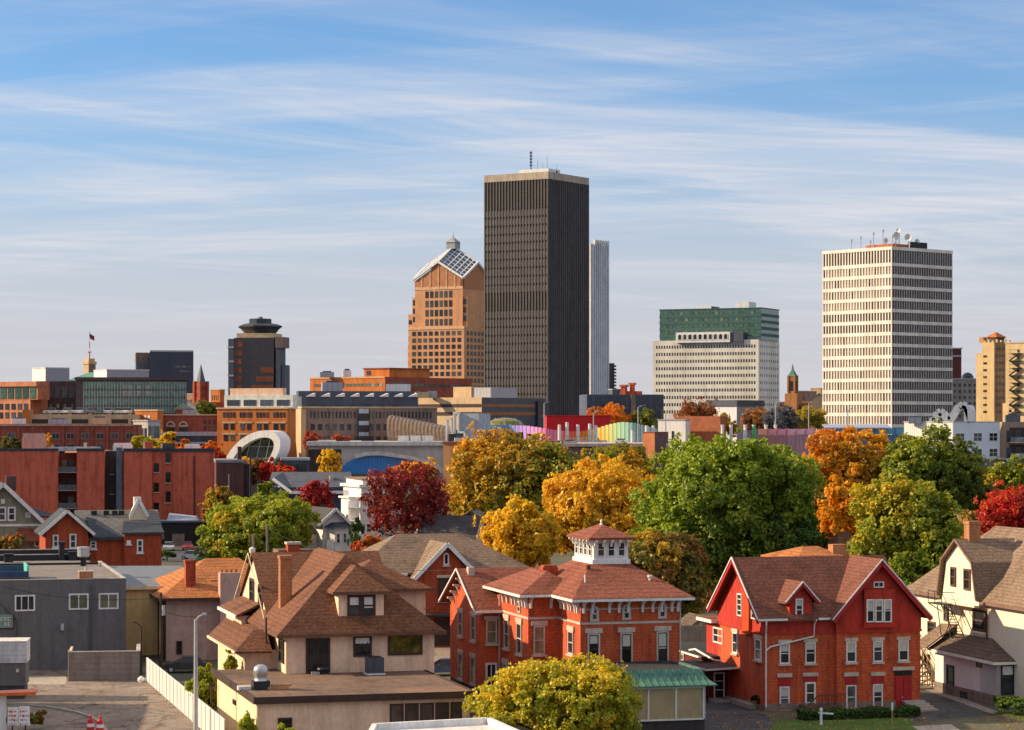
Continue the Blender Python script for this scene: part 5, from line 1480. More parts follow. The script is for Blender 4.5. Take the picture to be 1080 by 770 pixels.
or_brick = mat("bright_orange_brick", (0.56, 0.17, 0.04), "brick", 0.85, 0.15, sc=.5)
mr_brick = mat("maroon_brick", (0.30, 0.078, 0.052), "brick", 0.85, 0.2, sc=.5)
tan_con = mat("buff_concrete", (0.56, 0.40, 0.24), "plain", 0.85, 0.1, sc=.3)
slate_p = mat("slate_panel", (0.085, 0.10, 0.13), "plain", 0.6, 0.1, sc=.2)
grey_p = mat("grey_panel", (0.36, 0.36, 0.40), "ribbed", 0.6, 0.06, sc=.15)
wht_p = mat("bright_white_panel", (0.78, 0.77, 0.76), "plain", 0.6, 0.04)
navy = mat("navy_cladding", (0.03, 0.042, 0.07), "plain", 0.35, 0.1, sc=.1, spec=.5)

# --- the dark tower
r, fr, w, d, zt = block("dark_tower", "tallest tower, dark grey with fine vertical piers and tan window dashes", "skyscraper", 512, 578, 620, 181, 1100, -32.5, basalt)
MB().box(-w - .4, .4, -.5, d + .4, zt - 3.2, zt).build("parapet", fin_tan, r)
NX = 21
s = w / NX
for k in range(NX + 1):
    MB().box(-w + k * s - .28, -w + k * s + .28, -.75, 0, 0, zt - 3.2).build("pier", mat("dusk_pier", (0.13, 0.12, 0.115), "plain", 0.8, .1, sc=.2), r)
for k in range(22):
    q = d / 21
    MB().box(0, .55, k * q - .25, k * q + .25, 0, zt - 3.2).build("pier", basalt, r)
zl = ZP(440, 1100)
mech = (0, 1, 2, 13, 14)
grid(r, 'f', 0, -w, 0, zl - 20, zt - 4.5, NX, 33, .5, .74, fin_tan, .3, "window", skip=lambda i, j: j in mech)
grid(r, 'f', 0, -w, 0, zt - 4.5 - (zt + 15.5 - zl) * 3 / 33, zt - 4.5, NX, 1, .36, .95, mat("dim_louvre", (0.13, 0.105, 0.085)), .2, "louvre")
zz = (zt - 4.5 - zl + 20) / 33
grid(r, 'f', 0, -w, 0, zt - 4.5 - zz * 15, zt - 4.5 - zz * 13, NX, 1, .36, .95, mat("dim_louvre", (1, 1, 1)), .2, "louvre")
MB().box(-w * .5, -1.0, 2, 12, zt, zt + 1.7).build("penthouse", wht_p, r)
v = root("antenna_mast", "ringed antenna mast on the dark tower's roof", "antenna", loc=fr.P(-w * .42, 8, zt + 1.7))
mb = MB().tube([(0, 0, 0), (0, 0, 9)], .25, 6)
for k in range(5):
    mb.box(-.6, .6, -.6, .6, 2.4 + k * 1.4, 2.8 + k * 1.4)
mb.build("mast", black, v)
for k, (u, hh) in enumerate(((-.3, 7), (-.15, 8), (-.22, 5), (.0, 4))):
    v = root("whip_antenna", ("thin whip antenna right of the ringed mast", "tallest thin whip antenna near the dark tower's corner", "short whip antenna between the two taller whips", "shortest antenna at the dark tower's near corner")[k], "antenna", loc=fr.P(w * u - 1, 9, zt))
    MB().tube([(0, 0, 0), (0, 0, hh)], [.2, .08], 5).build("rod", lampsteel, v)
    MB().box(-.4, .4, -.4, .4, 0, 1.2).build("base", black, v)

# --- white finned tower behind it
r, fr, w, d, zt = block("finned_tower", "pale blue white vertically finned tower behind the dark tower", "skyscraper", 600, 624, 640, 257, 1340, -40, mat("pale_marble", (0.62, 0.64, 0.68), "plain", .6, .05, sc=.1))
for k in range(9):
    q = d / 8
    MB().box(0, 1.4, k * q - .55, k * q + .35, 0, zt).build("fin", mat("pale_marble", (1, 1, 1)), r)
    if k < 8:
        MB().box(0, .12, k * q + .5, (k + 1) * q - .7, 0, zt - 4).build("glass_strip", fg_b, r)
for k in range(8):
    q = w / 7
    MB().box(-k * q - .5, -k * q + .5, -1.4, 0, 0, zt).build("fin", mat("pale_marble", (1, 1, 1)), r)
for k in range(6):
    MB().box(.2, 1.6, 1 + k * d / 6.2, 2.6 + k * d / 6.2, zt, zt + 2.2).build("crenel", mat("pale_marble", (1, 1, 1)), r)

# --- peach granite tower with the glazed pyramid top
r, fr, w, d, zt = block("granite_tower", "peach granite tower with cross gabled glass pyramid roof and lantern", "skyscraper", 431.5, 489.5, 524, 345, 1250, -30, peach)
z = lambda py: ZP(py, 1250)
m2 = 2.6
MB().box(-w + 2.2, -2.2, 2.2, d - 2.2, z(345), z(303)).box(-w, -w + 6, 3, d - 3, z(345), z(312)).box(-6, 0, 3, d - 3, z(345), z(312)).box(-w - 2.4, -w, 3, d, 0, z(330)).box(-w - 4, -w - 2.4, 5, d, 0, z(364)).build("upper_wall", peach, r)
grid(r, 'f', 0, -w + 1.2, -1.2, z(412), z(347.5), 9, 9, .62, .62, fg, .12)
grid(r, 'f', 2.2, -w + 8, -8, z(344), z(304.5), 6, 4, .66, .7, fg, .12)
grid(r, 'r', 0, 2, d - 2, z(412), z(347.5), 8, 9, .6, .6, fg, .12)
grid(r, 'f', 3, -w + .2, -w + 5.6, z(340), z(313), 1, 3, .9, .62, fg, .12, name="corner_window")
grid(r, 'f', 3, -5.6, -.2, z(340), z(313), 1, 3, .9, .62, fg, .12, name="corner_window")
grid(r, 'f', 3, -w - 2.3, -w, z(412), z(334), 1, 9, .8, .5, fg, .12, name="corner_window")
for y in (303, 345.5):
    MB().box(-w + (2 if y < 310 else -.2), (-2 if y < 310 else .2), (2.0 if y < 310 else -.25), (2.1 if y < 310 else 0), z(y) - .6, z(y) + .8).build("cornice", mat("pale_cornice", (0.66, 0.42, 0.26)), r)
zc, zp = z(297), z(257)
uc, vc = -w / 2, d / 2
hw, hd = w / 2 - 2.2, d / 2 - 2.2
roofm = mat("silver_glazing", (0.06, 0.11, 0.20), "glass", 0.12, spec=0.7, c2=(0.08, 0.14, 0.24))
zc_, zg = z(293.5), z(275.5)
zp = 2 * zg - zc_
hw, hd = hw + .6, hd + .6
top_ = (uc, vc, zp)
Gp = [(uc, vc - hd, zg), (uc + hw, vc, zg), (uc, vc + hd, zg), (uc - hw, vc, zg)]
Cp = [(uc + hw, vc - hd, zc_), (uc + hw, vc + hd, zc_), (uc - hw, vc + hd, zc_), (uc - hw, vc - hd, zc_)]
pr_ = MB()
for k in range(4):                                   # a rhombic helm: four lozenges between the gables
    pr_.slab([top_, Gp[k], Cp[k], Gp[(k + 1) % 4]], .5)
pr_.build("glass_roof", roofm, r)
gw = MB()
gw.pv([(uc - hw + .5, z(304)), (uc + hw - .5, z(304)), (uc + hw - .5, zc_ - .6), (uc, zg - .8), (uc - hw + .5, zc_ - .6)], vc - hd + .5, vc - hd + 2)
gw.pu([(vc - hd + .5, z(304)), (vc + hd - .5, z(304)), (vc + hd - .5, zc_ - .6), (vc, zg - .8), (vc - hd + .5, zc_ - .6)], uc + hw - 2, uc + hw - .5)
gw.build("gable_wall", mat("deep_peach", (0.46, 0.20, 0.10)), r)
tr = MB()
up = np.array((0, 0, .35))
for k in range(4):
    a_, b_, c_, e_ = (np.array(q_) for q_ in (top_, Gp[k], Cp[k], Gp[(k + 1) % 4]))
    tr.beam(a_ + up, b_ + up, .7, .7).beam(b_ + up, c_ + up, .8, 1.0).beam(c_ + up, e_ + up, .8, 1.0)
    if k in (0, 3):
        for t in (1 / 6, 2 / 6, 3 / 6, 4 / 6, 5 / 6):
            tr.beam(a_ + (b_ - a_) * t + up * .6, e_ + (c_ - e_) * t + up * .6, .35, .3)
            tr.beam(a_ + (e_ - a_) * t + up * .6, b_ + (c_ - b_) * t + up * .6, .35, .3)
tr.build("roof_frame", mat("white_steel", (0.75, 0.76, 0.78)), r)
for k in range(5):
    s_ = uc - hw + (k + 1) * hw / 3
    MB().box(s_ - .25, s_ + .25, vc - hd + .3, vc - hd + .5, z(303), zc_ + (zg - zc_) * (1 - abs(k - 2) / 3) - 1.2).build("gable_rib", mat("pale_cornice", (1, 1, 1)), r)
MB().box(uc - 2.6, uc + 2.6, vc - 2.6, vc + 2.6, zp - 1, zp + 2.4).build("lantern", mat("grey_steel", (0.3, 0.32, 0.34)), r)
MB().loft([(uc - 3, vc - 3, zp + 2.4), (uc + 3, vc - 3, zp + 2.4), (uc + 3, vc + 3, zp + 2.4), (uc - 3, vc + 3, zp + 2.4)], [(uc - .3, vc - .3, z(247)), (uc + .3, vc - .3, z(247)), (uc + .3, vc + .3, z(247)), (uc - .3, vc + .3, z(247))]).tube([(uc, vc, z(248)), (uc, vc, z(241))], [.35, .1], 5).build("spire", mat("grey_steel", (1, 1, 1)), r)

# --- glass tower with the saucer
r, fr, w, d, zt = block("saucer_tower", "bronze glass tower topped by a dark faceted saucer", "skyscraper", 247, 289, 300, 356, 1500, -12, mat("bronze_glass", (0.05, 0.04, 0.045), "glass", .15, c2=(.05, .04, .045), spec=.5))
z = lambda py: ZP(py, 1500)
u = lambda px, v=0: fr.uz(px, 380, v)[0]
brz = mat("brown_reflection", (0.24, 0.07, 0.035), "brick", .5, .4, sc=.2)  # brown bands: reflections in the tower glass put into colour
for j in range(6):
    z1 = z(360 + j * 9.2); z0 = z(360 + j * 9.2 + 5.6)
    MB().box(u(247.3), u(256 - (j > 1) * 1), -.4, 0, z0, z1).build("reflected_band", brz, r)
    if j > 2:
        MB().box(u(280 - (j - 2) * 5), u(288.5), -.4, 0, z0, z1).build("reflected_band", brz, r)
MB().box(u(241), u(247), -.6, d, 0, z(357)).build("corner_glass", slate_p, r)
for j in range(4):
    MB().box(u(241) - .3, u(247), -.9, 0, z(366 + j * 15) - .5, z(366 + j * 15) + .5).build("band", lampsteel, r)
MB().box(u(290.5), u(299), -.8, 12, z(367), z(355.5)).build("service_box", mat("umber_panel", (0.20, 0.15, 0.13)), r)
MB().box(u(291), u(296), -.2, 10, 0, z(367)).box(u(297), u(300.5), 0, 10, 0, z(385)).build("service_shaft", slate_p, r)
cx_, cy_ = u(267), 14
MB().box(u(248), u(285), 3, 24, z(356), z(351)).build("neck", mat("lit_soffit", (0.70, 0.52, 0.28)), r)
k1 = 1500 / F
oct_ = lambda rr, zz: (rr * k1, zz)
MB().lathe(cx_, cy_, [oct_(15, z(351.5)), oct_(20, z(347.5)), oct_(21.5, z(346)), oct_(24.5, z(344)), oct_(24.5, z(343)), oct_(19, z(341)), oct_(13, z(340))], 8).build("saucer", mat("ink_panel", (0.038, 0.045, 0.062), "plain", .5, .2, sc=.3), r)
MB().lathe(cx_, cy_, [oct_(12.5, z(341)), oct_(12.5, z(335.5)), oct_(11, z(335))], 8).lathe(cx_, cy_, [oct_(3, z(335)), oct_(2.5, z(333))], 8).build("crown_drum", navy, r)
MB().lathe(cx_, cy_, [oct_(16.5, z(352)), oct_(20.3, z(347.4)), oct_(20.3, z(347.0))], 8).build("saucer_window", fg_b, r)

# --- ivory slab with green glass top
r, fr, w, d, zt = block("white_office", "broad white office slab with small square windows and green glass storeys on top", "office building", 688.5, 800, 822, 358, 900, -25, conc_g)
z = lambda py: ZP(py, 900)
grid(r, 'f', 0, -w + 1, -1, z(438), z(361), 38, 10, .45, .42, fg, .06)
grid(r, 'r', 0, 1, d - 1, z(438), z(361), 9, 10, .35, .35, fg, .06)
MB().box(-w + 2.2, .5, 1.5, d - 2, zt, z(325)).build("glass_storeys", mat("teal_glass", (0.07, 0.22, 0.18), "glass", .08, c2=(.09, .26, .22), spec=.8), r)
MB().box(-w + 2.0, .7, 1.3, d - 1.8, z(325), z(324)).build("roof_edge", mat("dark_green_frame", (0.06, 0.13, 0.11)), r)
for j in range(4):
    MB().box(-w + 2.1, .6, 1.38, 1.5, z(332 + j * 7) - .5, z(332 + j * 7) + .6).box(.5, .6, 1.5, d - 2, z(332 + j * 7) - .5, z(332 + j * 7) + .6).build("floor_band", mat("dark_green_frame", (1, 1, 1)), r)
grid(r, 'f', 1.5, -w + 4, -2, z(352), z(326), 18, 4, .5, .5, mat("lit_green_pane", (0.12, 0.2, 0.15), "glass", .2, c2=(.3, .34, .2)), .1, "glass_pane", cap=130, skip=lambda i, j: (i * 7 + j * 5) % 4 == 0)
a, b = fr.uz(714, 355)[0], fr.uz(771, 355)[0]
MB().box(a, b, -1.2, 8, z(360.5), z(349.5)).build("screen_box", wht_p, r)
MB().box(a + 1, b + 5, -1.0, 8, z(362), z(360.5)).box(b, b + 5, -.8, 8, z(360), z(350)).build("box_shadow", slate_p, r)  # dark blocks below and right of the box stand for its shadow
for k in range(10):
    q = (b - a - 1.2) / 10
    window(r, 'f', -1.2, a + .7 + k * q, a + .5 + (k + 1) * q, z(358), z(351), white, fg, fw=.25, dep=.1, bars=(0, 0), arch=True, name="oval_window")
MB().box(fr.uz(727, 355)[0], fr.uz(744, 355)[0], 6, 14, z(325), z(320.8)).box(fr.uz(770, 355)[0], fr.uz(784, 355)[0], 6, 14, z(325), z(318.5)).box(fr.uz(773, 355)[0], fr.uz(784, 355)[0], 6, 14, z(318.5), z(317)).build("penthouse", wht_p, r)
MB().box(fr.uz(744, 355)[0], fr.uz(747, 355)[0], 6.5, 12, z(325), z(321.5)).build("roof_unit", slate_p, r)

# --- banded white tower on the right
r, fr, w, d, zt = block("banded_tower", "white and tan tower with horizontal floor bands and rooftop radar dishes", "office tower", 868.5, 940.5, 1003.5, 261, 760, -49, mat("bronze_window_band", (0.075, 0.055, 0.04), "plain", .3, .2, sc=.4))
fh = (zt - 5.2) / 20.0
zt2 = zt - 5.2
for j in range(21):
    z0 = zt2 - j * fh
    MB().box(-w - .25, .25, -.3, .0, z0 - .56, z0 + .56).build("floor_band", conc_w, r)
    MB().box(0, .3, 0, d + .2, z0 - .5, z0 + .5).build("floor_band", conc_w, r)
MB().box(-w - .3, .3, -.35, d + .3, zt - .7, zt + .3).build("parapet", conc_w, r)
for k in range(25):
    s_ = w / 24
    MB().box(-w + k * s_ - .21, -w + k * s_ + .21, -.24, 0, 0, zt).build("fin", conc_w, r)
for k in range(26):
    s_ = d / 25
    MB().box(0, .24, k * s_ - .17, k * s_ + .17, 0, zt).build("fin", mat("shaded_fin", (0.42, 0.41, 0.42)), r)  # grey copy of the white fins: this face's shade put into colour
grid(r, 'f', 0, -w, 0, zt2 - 19 * fh, zt2, 24, 19, .62, .66, mat("drawn_curtain", (0.40, 0.31, 0.22), "glass", .5, c2=(.55, .45, .33)), .05, "window", skip=lambda i, j: (i * 13 + j * 7 + (i * j) % 5) % 9 == 0 or j in (4, 5))
MB().box(-w * .42, -.8, 1.5, 9, zt, zt + 1.3).build("plant_screen", mat("rust_screen", (0.40, 0.13, 0.06)), r)
MB().box(-.4, 0, 9, 17, zt, zt + 2.2).build("plant_rail", black, r)
for k, (uu, vv, rr, hh, lb) in enumerate(((-6, 4, 1.3, 2.8, "white dish leftmost on the banded tower's roof"), (-2.5, 5, 1.7, 4.4, "largest white dish at the centre of the banded tower's roof"), (-1, 9, 1.5, 4.0, "white dish right of the largest dish"), (-.5, 12.5, 1.1, 2.6, "white dish rightmost on the banded tower's roof"), (-3.5, 7.5, 1.0, 6.6, "small dish on the highest stalk of the banded tower's roof"))):
    rr *= .75; hh *= .85
    v = root("satellite_dish", lb, "satellite dish", loc=fr.P(uu, vv, zt + .2), deg=random.uniform(-50, 50))
    MB().tube([(0, 0, 0), (0, .2, hh - rr * .3)], .22, 6).tube([(-.8, .4, 0), (0, .2, hh * .7)], .12, 5).build("mount", lampsteel, v)
    i_ = MB()
    n = 14
    rings = [[(rr * t * math.cos(2 * math.pi * j / n), -.75 * (t * t - 1) * rr * .5 - .3 - rr * .3 * 0, hh + rr * t * math.sin(2 * math.pi * j / n)) for j in range(n)] for t in (1, .66, .33, .04)]
    for L_ in rings:
        i_.v += L_
    for a_ in range(3):
        for j in range(n):
            i_.f.append((a_ * n + j, a_ * n + (j + 1) % n, (a_ + 1) * n + (j + 1) % n, (a_ + 1) * n + j))
    i_.build("reflector", wht_p, v)
    MB().tube([(0, .2, hh), (0, -1.4, hh)], .09, 5).build("feed", lampsteel, v)
for k in range(7):
    v = root("roof_mast", "thin roof mast among the dishes, number %s from the left" % ("one two three four five six seven".split()[k]), "antenna", loc=fr.P(-w * .62 + k * 3.0, 1.2 + (k % 3), zt))
    hh = (3.6, 4.4, 3.0, 5.2, 6.0, 4.2, 3.4)[k]
    MB().tube([(0, 0, 0), (0, 0, hh)], .12, 5).build("rod", lampsteel, v)
    MB().box(-.3, .3, -.2, .2, hh - .8, hh - .1).build("panel", wht_p, v)

# --- far left group
r, fr, w, d, zt = block("salmon_office", "salmon brick office with glazed top floor at the far left", "office building", -70, 32, 37, 402.5, 620, -35, mat("salmon_brick", (0.56, 0.22, 0.12), "brick", .85, .12), d=6)
z = lambda py: ZP(py, 620)
a = fr.uz(40, 410)[0]
MB().box(-w, a, -.6, 4, z(407.5), z(402.4)).box(-w, a, -.1, 4, z(421.5), z(407)).build("top_storey", mat("salmon_brick", (1, 1, 1)), r)
grid(r, 'f', -.1, fr.uz(-60, 410)[0], a - .3, z(420.6), z(408), 13, 1, .78, .96, fg_g, .12)
grid(r, 'f', 0, fr.uz(-60, 430)[0], -.4, z(433), z(424.5), 14, 1, .6, .72, fg, .12)
grid(r, 'f', 0, fr.uz(-60, 430)[0], -.4, z(442.5), z(433.5), 14, 1, .6, .72, fg, .12)
r, fr, w, d, zt = block("salmon_office_side", "shaded right face of the salmon office, plum brown, left of the glass hall", "office building", 36, 38, 82, 402, 628, 12, mat("side_shade_panel", (0.105, 0.062, 0.066), "brick", .8, .15), d=25)  # dark block for the salmon office's right face, its shade put into colour
grid(r, 'f', 0, .8, w - .5, ZP(420.5, 628), ZP(407, 628), 5, 1, .78, .9, mat("dim_grey_glass", (0.09, 0.09, 0.1), "glass", .15, c2=(.16, .15, .16)), .1)
grid(r, 'f', 0, 1, w - .5, ZP(431, 628), ZP(425.5, 628), 5, 1, .36, .8, pale_gl, .1)
def roofbox(name, label, cat, pl, pc, pr, y0, y1, D, deg, m, side=None, d=None):
    r, fr, w, d, zt = block(name, label, cat, pl, pc, pr, y0, D, deg, m, zb=0, d=d)
    if side:
        MB().box(0, .12, .1, d, 0, zt - .1).build("side_panel", side, r)  # grey skin: shade of the white box's right face put into colour
    MB().box(-w - .1, .2, -.1, d + .1, zt, zt + .3).build("roof", mat("pale_roof", (0.6, 0.58, 0.56)), r)
    return r, fr, w, d, zt
roofbox("fly_tower", "white boxy fly tower above the plum office", "building", 34, 48, 73, 388.5, 402, 680, -52, wht_p, grey_p)
roofbox("plant_house", "long white plant house with grey shaded side, left of the navy slab", "building", 99, 112.5, 157, 390.5, 402, 720, -62, wht_p, grey_p)
r, fr, w, d, zt = block("glass_hall", "dark framed hall with tall green glass curtain wall below the navy slab", "building", 79, 80, 197, 398.5, 600, 8, mat("umber_frame", (0.07, 0.052, 0.058), "plain", .6), d=30)
z = lambda py: ZP(py, 600)
M = mapper('f', 0)
MB().box(fr.uz(88, 400)[0], fr.uz(196, 400)[0], -.05, .02, z(436), z(402.5)).build("curtain_wall", fg_g, r)
for k in range(37):
    px = 88 + k * 3
    uu = fr.uz(px, 420)[0]
    MB().box(uu - .09, uu + .09, -.2, -.03, z(436), z(402.5)).build("mullion", mat("grey_steel", (1, 1, 1)), r)
for y in (411, 419, 428):
    MB().box(fr.uz(88, 400)[0], fr.uz(196, 400)[0], -.14, -.02, z(y) - .22, z(y) + .22).build("transom", mat("umber_frame", (1, 1, 1)), r)
grid(r, 'f', -.05, fr.uz(126, 400)[0], fr.uz(160, 400)[0], z(419), z(405), 11, 1, .7, .75, mat("reflected_pale_pane", (0.30, 0.36, 0.34), "glass", .15, c2=(.5, .52, .48)), .04, "reflecting_pane", skip=lambda i, j: i in (5, 8))  # pale panes: a reflection in the glass put into colour
MB().box(-.3, w + .3, -.6, 30, z(400.5), z(397.8)).build("roof_edge", mat("umber_frame", (1, 1, 1)), r)
f_ = Frame(*W(73, 0, 760)[:2], -10)
r = root("green_roofed_hall", "hall with pale green pitched copper roof behind the fly tower", "building", f_)
u1 = f_.uz(112, 400)[0]
MB().box(0, u1, 0, 14, 0, ZP(401, 760)).build("wall", grey_p, r)
hip(MB(), -.5, u1 + .5, -.5, 14, ZP(401, 760), ((4, 7), (u1 - 5, 7)), ZP(392.5, 763)).build("roof", mat("jade_metal", (0.12, 0.30, 0.22), "ribbed", .6, .25, sc=.4), r)
r, fr, w, d, zt = block("stone_tower", "small cream stone tower with flagpole above the green roof", "tower", 88, 93.5, 101, 381, 1000, -45, tan_con, ms=None)
z = lambda py: ZP(py, 1000)
MB().box(-w - .3, .3, -.3, d + .3, z(384), z(381.5)).box(-w + .3, -.3, .3, d - .3, z(381), z(378)).build("battlement", tan_con, r)
MB().box(0, .15, .3, d - .3, z(400), z(384)).build("side_face", mat("umber_panel", (1, 1, 1)), r)  # dark skin: shade of the tower's right face put into colour
p = fr.P(-w / 2, d / 2, z(378))
v = root("flagpole", "red and white lattice flagpole on the cream stone tower", "flagpole", loc=p)
for k in range(5):
    MB().tube([(0, 0, k * 2.2), (0, 0, k * 2.2 + 2.2)], .22 - .025 * k, 5).build("mast", red_p if k % 2 == 0 else wht_p, v)
MB().box(-.7, .7, -.2, .2, 2.4, 2.8).build("crossbar", red_p, v)
v = root("flag", "small flag flying at the lattice flagpole's tip", "flag", loc=(p[0], p[1], p[2] + 8.2))
me = MB()
me.loft([(.05, -.05, 0), (1.0, .25, -.6), (2.0, -.1, -1.0), (1.9, -.1, .9), (.9, .25, 1.4), (.05, -.05, 1.9)], [(.05, .05, 0), (1.0, .35, -.6), (2.0, 0, -1.0), (1.9, 0, .9), (.9, .35, 1.4), (.05, .05, 1.9)])
me.build("cloth", mat("flag_cloth", (0.3, 0.04, 0.06)), v)
MB().box(.05, .75, -.12, .14, .8, 1.7).build("canton", navy, v)
r, fr, w, d, zt = block("navy_slab", "dark navy blank office slab with few lit windows, right of the stone tower", "office building", 156, 158, 204, 371, 1100, 10, navy, d=30)
z = lambda py: ZP(py, 1100)
MB().box(0, w, -.2, 30, zt, zt + .7).build("roof_edge", lampsteel, r)
MB().box(-6, -.3, 6, 26, z(381), z(371.5)).build("brown_wing", mat("umber_panel", (1, 1, 1)), r)
MB().box(-6.3, -.3, 4, 26, 0, z(393)).box(-6.4, -.3, 3.8, 26, z(393), z(392.5)).build("glass_wing", fg_b, r)
MB().box(-6, -.2, 5, 26, z(392), z(381)).build("glass_storey", fg, r)
grid(r, 'f', 0, fr.uz(184, 380)[0], fr.uz(202, 380)[0], z(394), z(384), 8, 2, .5, .35, pale_gl, .05, skip=lambda i, j: i < 2 and j == 1)
r = root("church", "red brick church tower with a slender slate spire", "church", Frame(*W(211, 0, 900)[:2], -40))
f_ = Frame(*W(211, 0, 900)[:2], -40)
z = lambda py: ZP(py, 900)
chb = mat("church_brick", (0.42, 0.08, 0.04), "brick", .85, .2, sc=.5)
MB().box(-3.0, 0, 0, 3.6, 0, z(404)).box(-3.3, .3, 3.6, 14, 0, z(424)).build("tower_wall", chb, r)
for a_, b_ in ((-3, 0), (0, 0), (0, 3.6), (-3, 3.6)):
    MB().box(a_ - .45, a_ + .45, b_ - .45, b_ + .45, 0, z(402)).build("buttress", chb, r)
MB().loft([(-2.6, .4, z(404)), (-.4, .4, z(404)), (-.4, 3.2, z(404)), (-2.6, 3.2, z(404))], [(-1.55, 1.75, z(384)), (-1.45, 1.75, z(384)), (-1.45, 1.85, z(384)), (-1.55, 1.85, z(384))]).build("spire", slate_p, r)
grid(r, 'f', 0, -2.6, -.4, z(420), z(406), 2, 2, .45, .6, fg, .05, "louvre")
grid(r, 'r', 0, .6, 3.0, z(420), z(406), 2, 2, .45, .6, fg, .05, "louvre")
for k, (pl, pc, pr, yt, D, dg, m_, lb) in enumerate(((222, 232, 237, 411.5, 980, -35, or_brick, "orange brick block right of the church spire"), (196, 204, 211, 416, 940, -35, mat("dusty_rose", (0.4, 0.2, 0.15), "brick"), "dusty rose low block left of the church tower"))):
    r, fr, w, d, zt = block("brick_block", lb, "building", pl, pc, pr, yt, D, dg, m_, mr=tan_con)
    grid(r, 'f', 0, -w + .5, -.5, zt - 9, zt - 1, 4, 2, .4, .5, fg, .05)
# pitched grey roof hall with red turret
f_ = Frame(*W(160, 0, 690)[:2], 5)
r = root("grey_roofed_hall", "hall with broad grey pitched roof behind the arched brick building", "building", f_)
z = lambda py: ZP(py, 690)
u1 = f_.uz(208, 430)[0]
MB().box(-4.5, u1, 0, 12, 0, z(437)).build("wall", mr_brick, r)
MB().slab([(-1, -.4, z(437)), (u1 + .5, -.4, z(437)), (u1 - 2, 12, z(424)), (.4, 12, z(424))], .3).build("roof", mat("grey_shingle", (1, 1, 1)), r)
MB().loft([(-5, -.6, z(434)), (-.6, -.6, z(434)), (-.6, 8, z(434)), (-5, 8, z(434))], [(-4, .5, z(425)), (.0, .5, z(425)), (.0, 8, z(425)), (-4, 8, z(425))]).build("mansard", slate_p, r)
f_ = Frame(*W(193, 0, 600)[:2], -40)
r = root("turret", "squat red turret with pyramidal grey green cap", "turret", f_)
z = lambda py: ZP(py, 600)
MB().box(-2.4, 0, 0, 2.4, 0, z(431)).build("wall", chb, r)
MB().box(-2.7, .3, -.3, 2.7, z(432), z(431)).build("cornice", tan_con, r)
MB().loft([(-2.8, -.4, z(431)), (.4, -.4, z(431)), (.4, 2.8, z(431)), (-2.8, 2.8, z(431))], [(-1.3, 1.1, z(425)), (-1.1, 1.1, z(425)), (-1.1, 1.3, z(425)), (-1.3, 1.3, z(425))]).build("cap", mat("sage_slate", (0.2, 0.24, 0.2)), r)
# parking deck and low brick row on the left
r, fr, w, d, zt = block("parking_deck", "buff concrete parking deck with dark open level, left side", "parking deck", 26, 28, 142, 437, 560, 2, tan_con, d=40)
z = lambda py: ZP(py, 560)
MB().box(fr.uz(34, 440)[0], w - .3, -.12, .02, z(446.5), z(442.2)).build("opening", mat("deck_shade", (0.06, 0.04, 0.035)), r)  # dark strip stands for the shade inside the open level
for k in range(6):
    uu = fr.uz(32 + k * 21, 440)[0]
    MB().box(uu - .35, uu + .35, -.2, 0, 0, z(437) + .2).build("column", tan_con, r)
MB().box(fr.uz(24.5, 440)[0], fr.uz(32, 440)[0], -1.2, 4, 0, z(432)).build("stair_tower", or_brick, r)
for k, (px, c_) in enumerate(((70, (0.7, 0.68, 0.6)), (82, (.75, .75, .75)), (54, (.5, .5, .52)), (96, (.15, .15, .17)), (112, (.6, .6, .6)), (123, (.7, .66, .55)), (132, (.75, .75, .76)))):
    car("parked_car", ("cream van sized car on the deck roof", "white car right of the cream one on the deck roof", "grey car at the left of the deck roof", "dark car in the middle of the deck roof", "silver car right of the dark one on the deck roof", "beige car near the deck roof's right end", "white car at the deck roof's right end")[k],
        fr.P(fr.uz(px, 436)[0], 3, zt + .01), (80, 95, 4, 85, 100, 182, 88)[k], cpaint("deck_paint_%d" % k, c_), "cars on the parking deck roof", est=k == 0)
r, fr, w, d, zt = block("brick_row", "low maroon brick building with wide paired openings, lower left of downtown", "building", -40, -38, 141, 448, 520, 3, mr_brick, d=18)
z = lambda py: ZP(py, 520)
MB().box(-.3, w, -.25, 0, z(449.5), z(447.2)).build("coping", mat("rose_coping", (0.46, 0.26, 0.2)), r)
for k in range(9):
    px = 12 + k * 15.6
    a, b = fr.uz(px - 4.6, 460)[0], fr.uz(px + 4.6, 460)[0]
    for (y0, y1) in ((456.5, 463.5), (468, 474)):
        window(r, 'f', 0, a, b, z(y1), z(y0), mat("dusk_frame", (0.25, 0.17, 0.15)), fg, fw=.18, dep=.1, bars=(1, 0))
    MB().box(fr.uz(px + 6.2, 460)[0], fr.uz(px + 9, 460)[0], -.3, 0, 0, z(449)).build("pilaster", mr_brick, r)
r, fr, w, d, zt = block("orange_cube", "orange brick cube with two small white windows above the pale glass pavilion", "building", 142.5, 166, 172, 433.5, 570, -30, or_brick, mr=tan_con)
grid(r, 'f', 0, -w * .62, -w * .3, ZP(441, 570), ZP(438, 570), 2, 1, .6, .9, wht_p, .06)
r, fr, w, d, zt = block("glass_pavilion", "pale steel and glass pavilion under the orange cube", "building", 140.5, 156, 169, 444.5, 545, -40, mat("pale_steel", (0.5, 0.47, 0.43)), mr=grey_p)
grid(r, 'f', 0, -w + .2, -.2, zt - 10, zt - 1.2, 4, 3, .7, .8, fg, .06)
grid(r, 'r', 0, .2, d - .2, zt - 10, zt - .8, 4, 3, .8, .85, fg_b, .06)
r, fr, w, d, zt = block("arched_brick_building", "maroon brick building with two round arched windows left of the orange block", "building", 165, 167, 229, 437.5, 575, 4, mr_brick, d=20)
z = lambda py: ZP(py, 575)
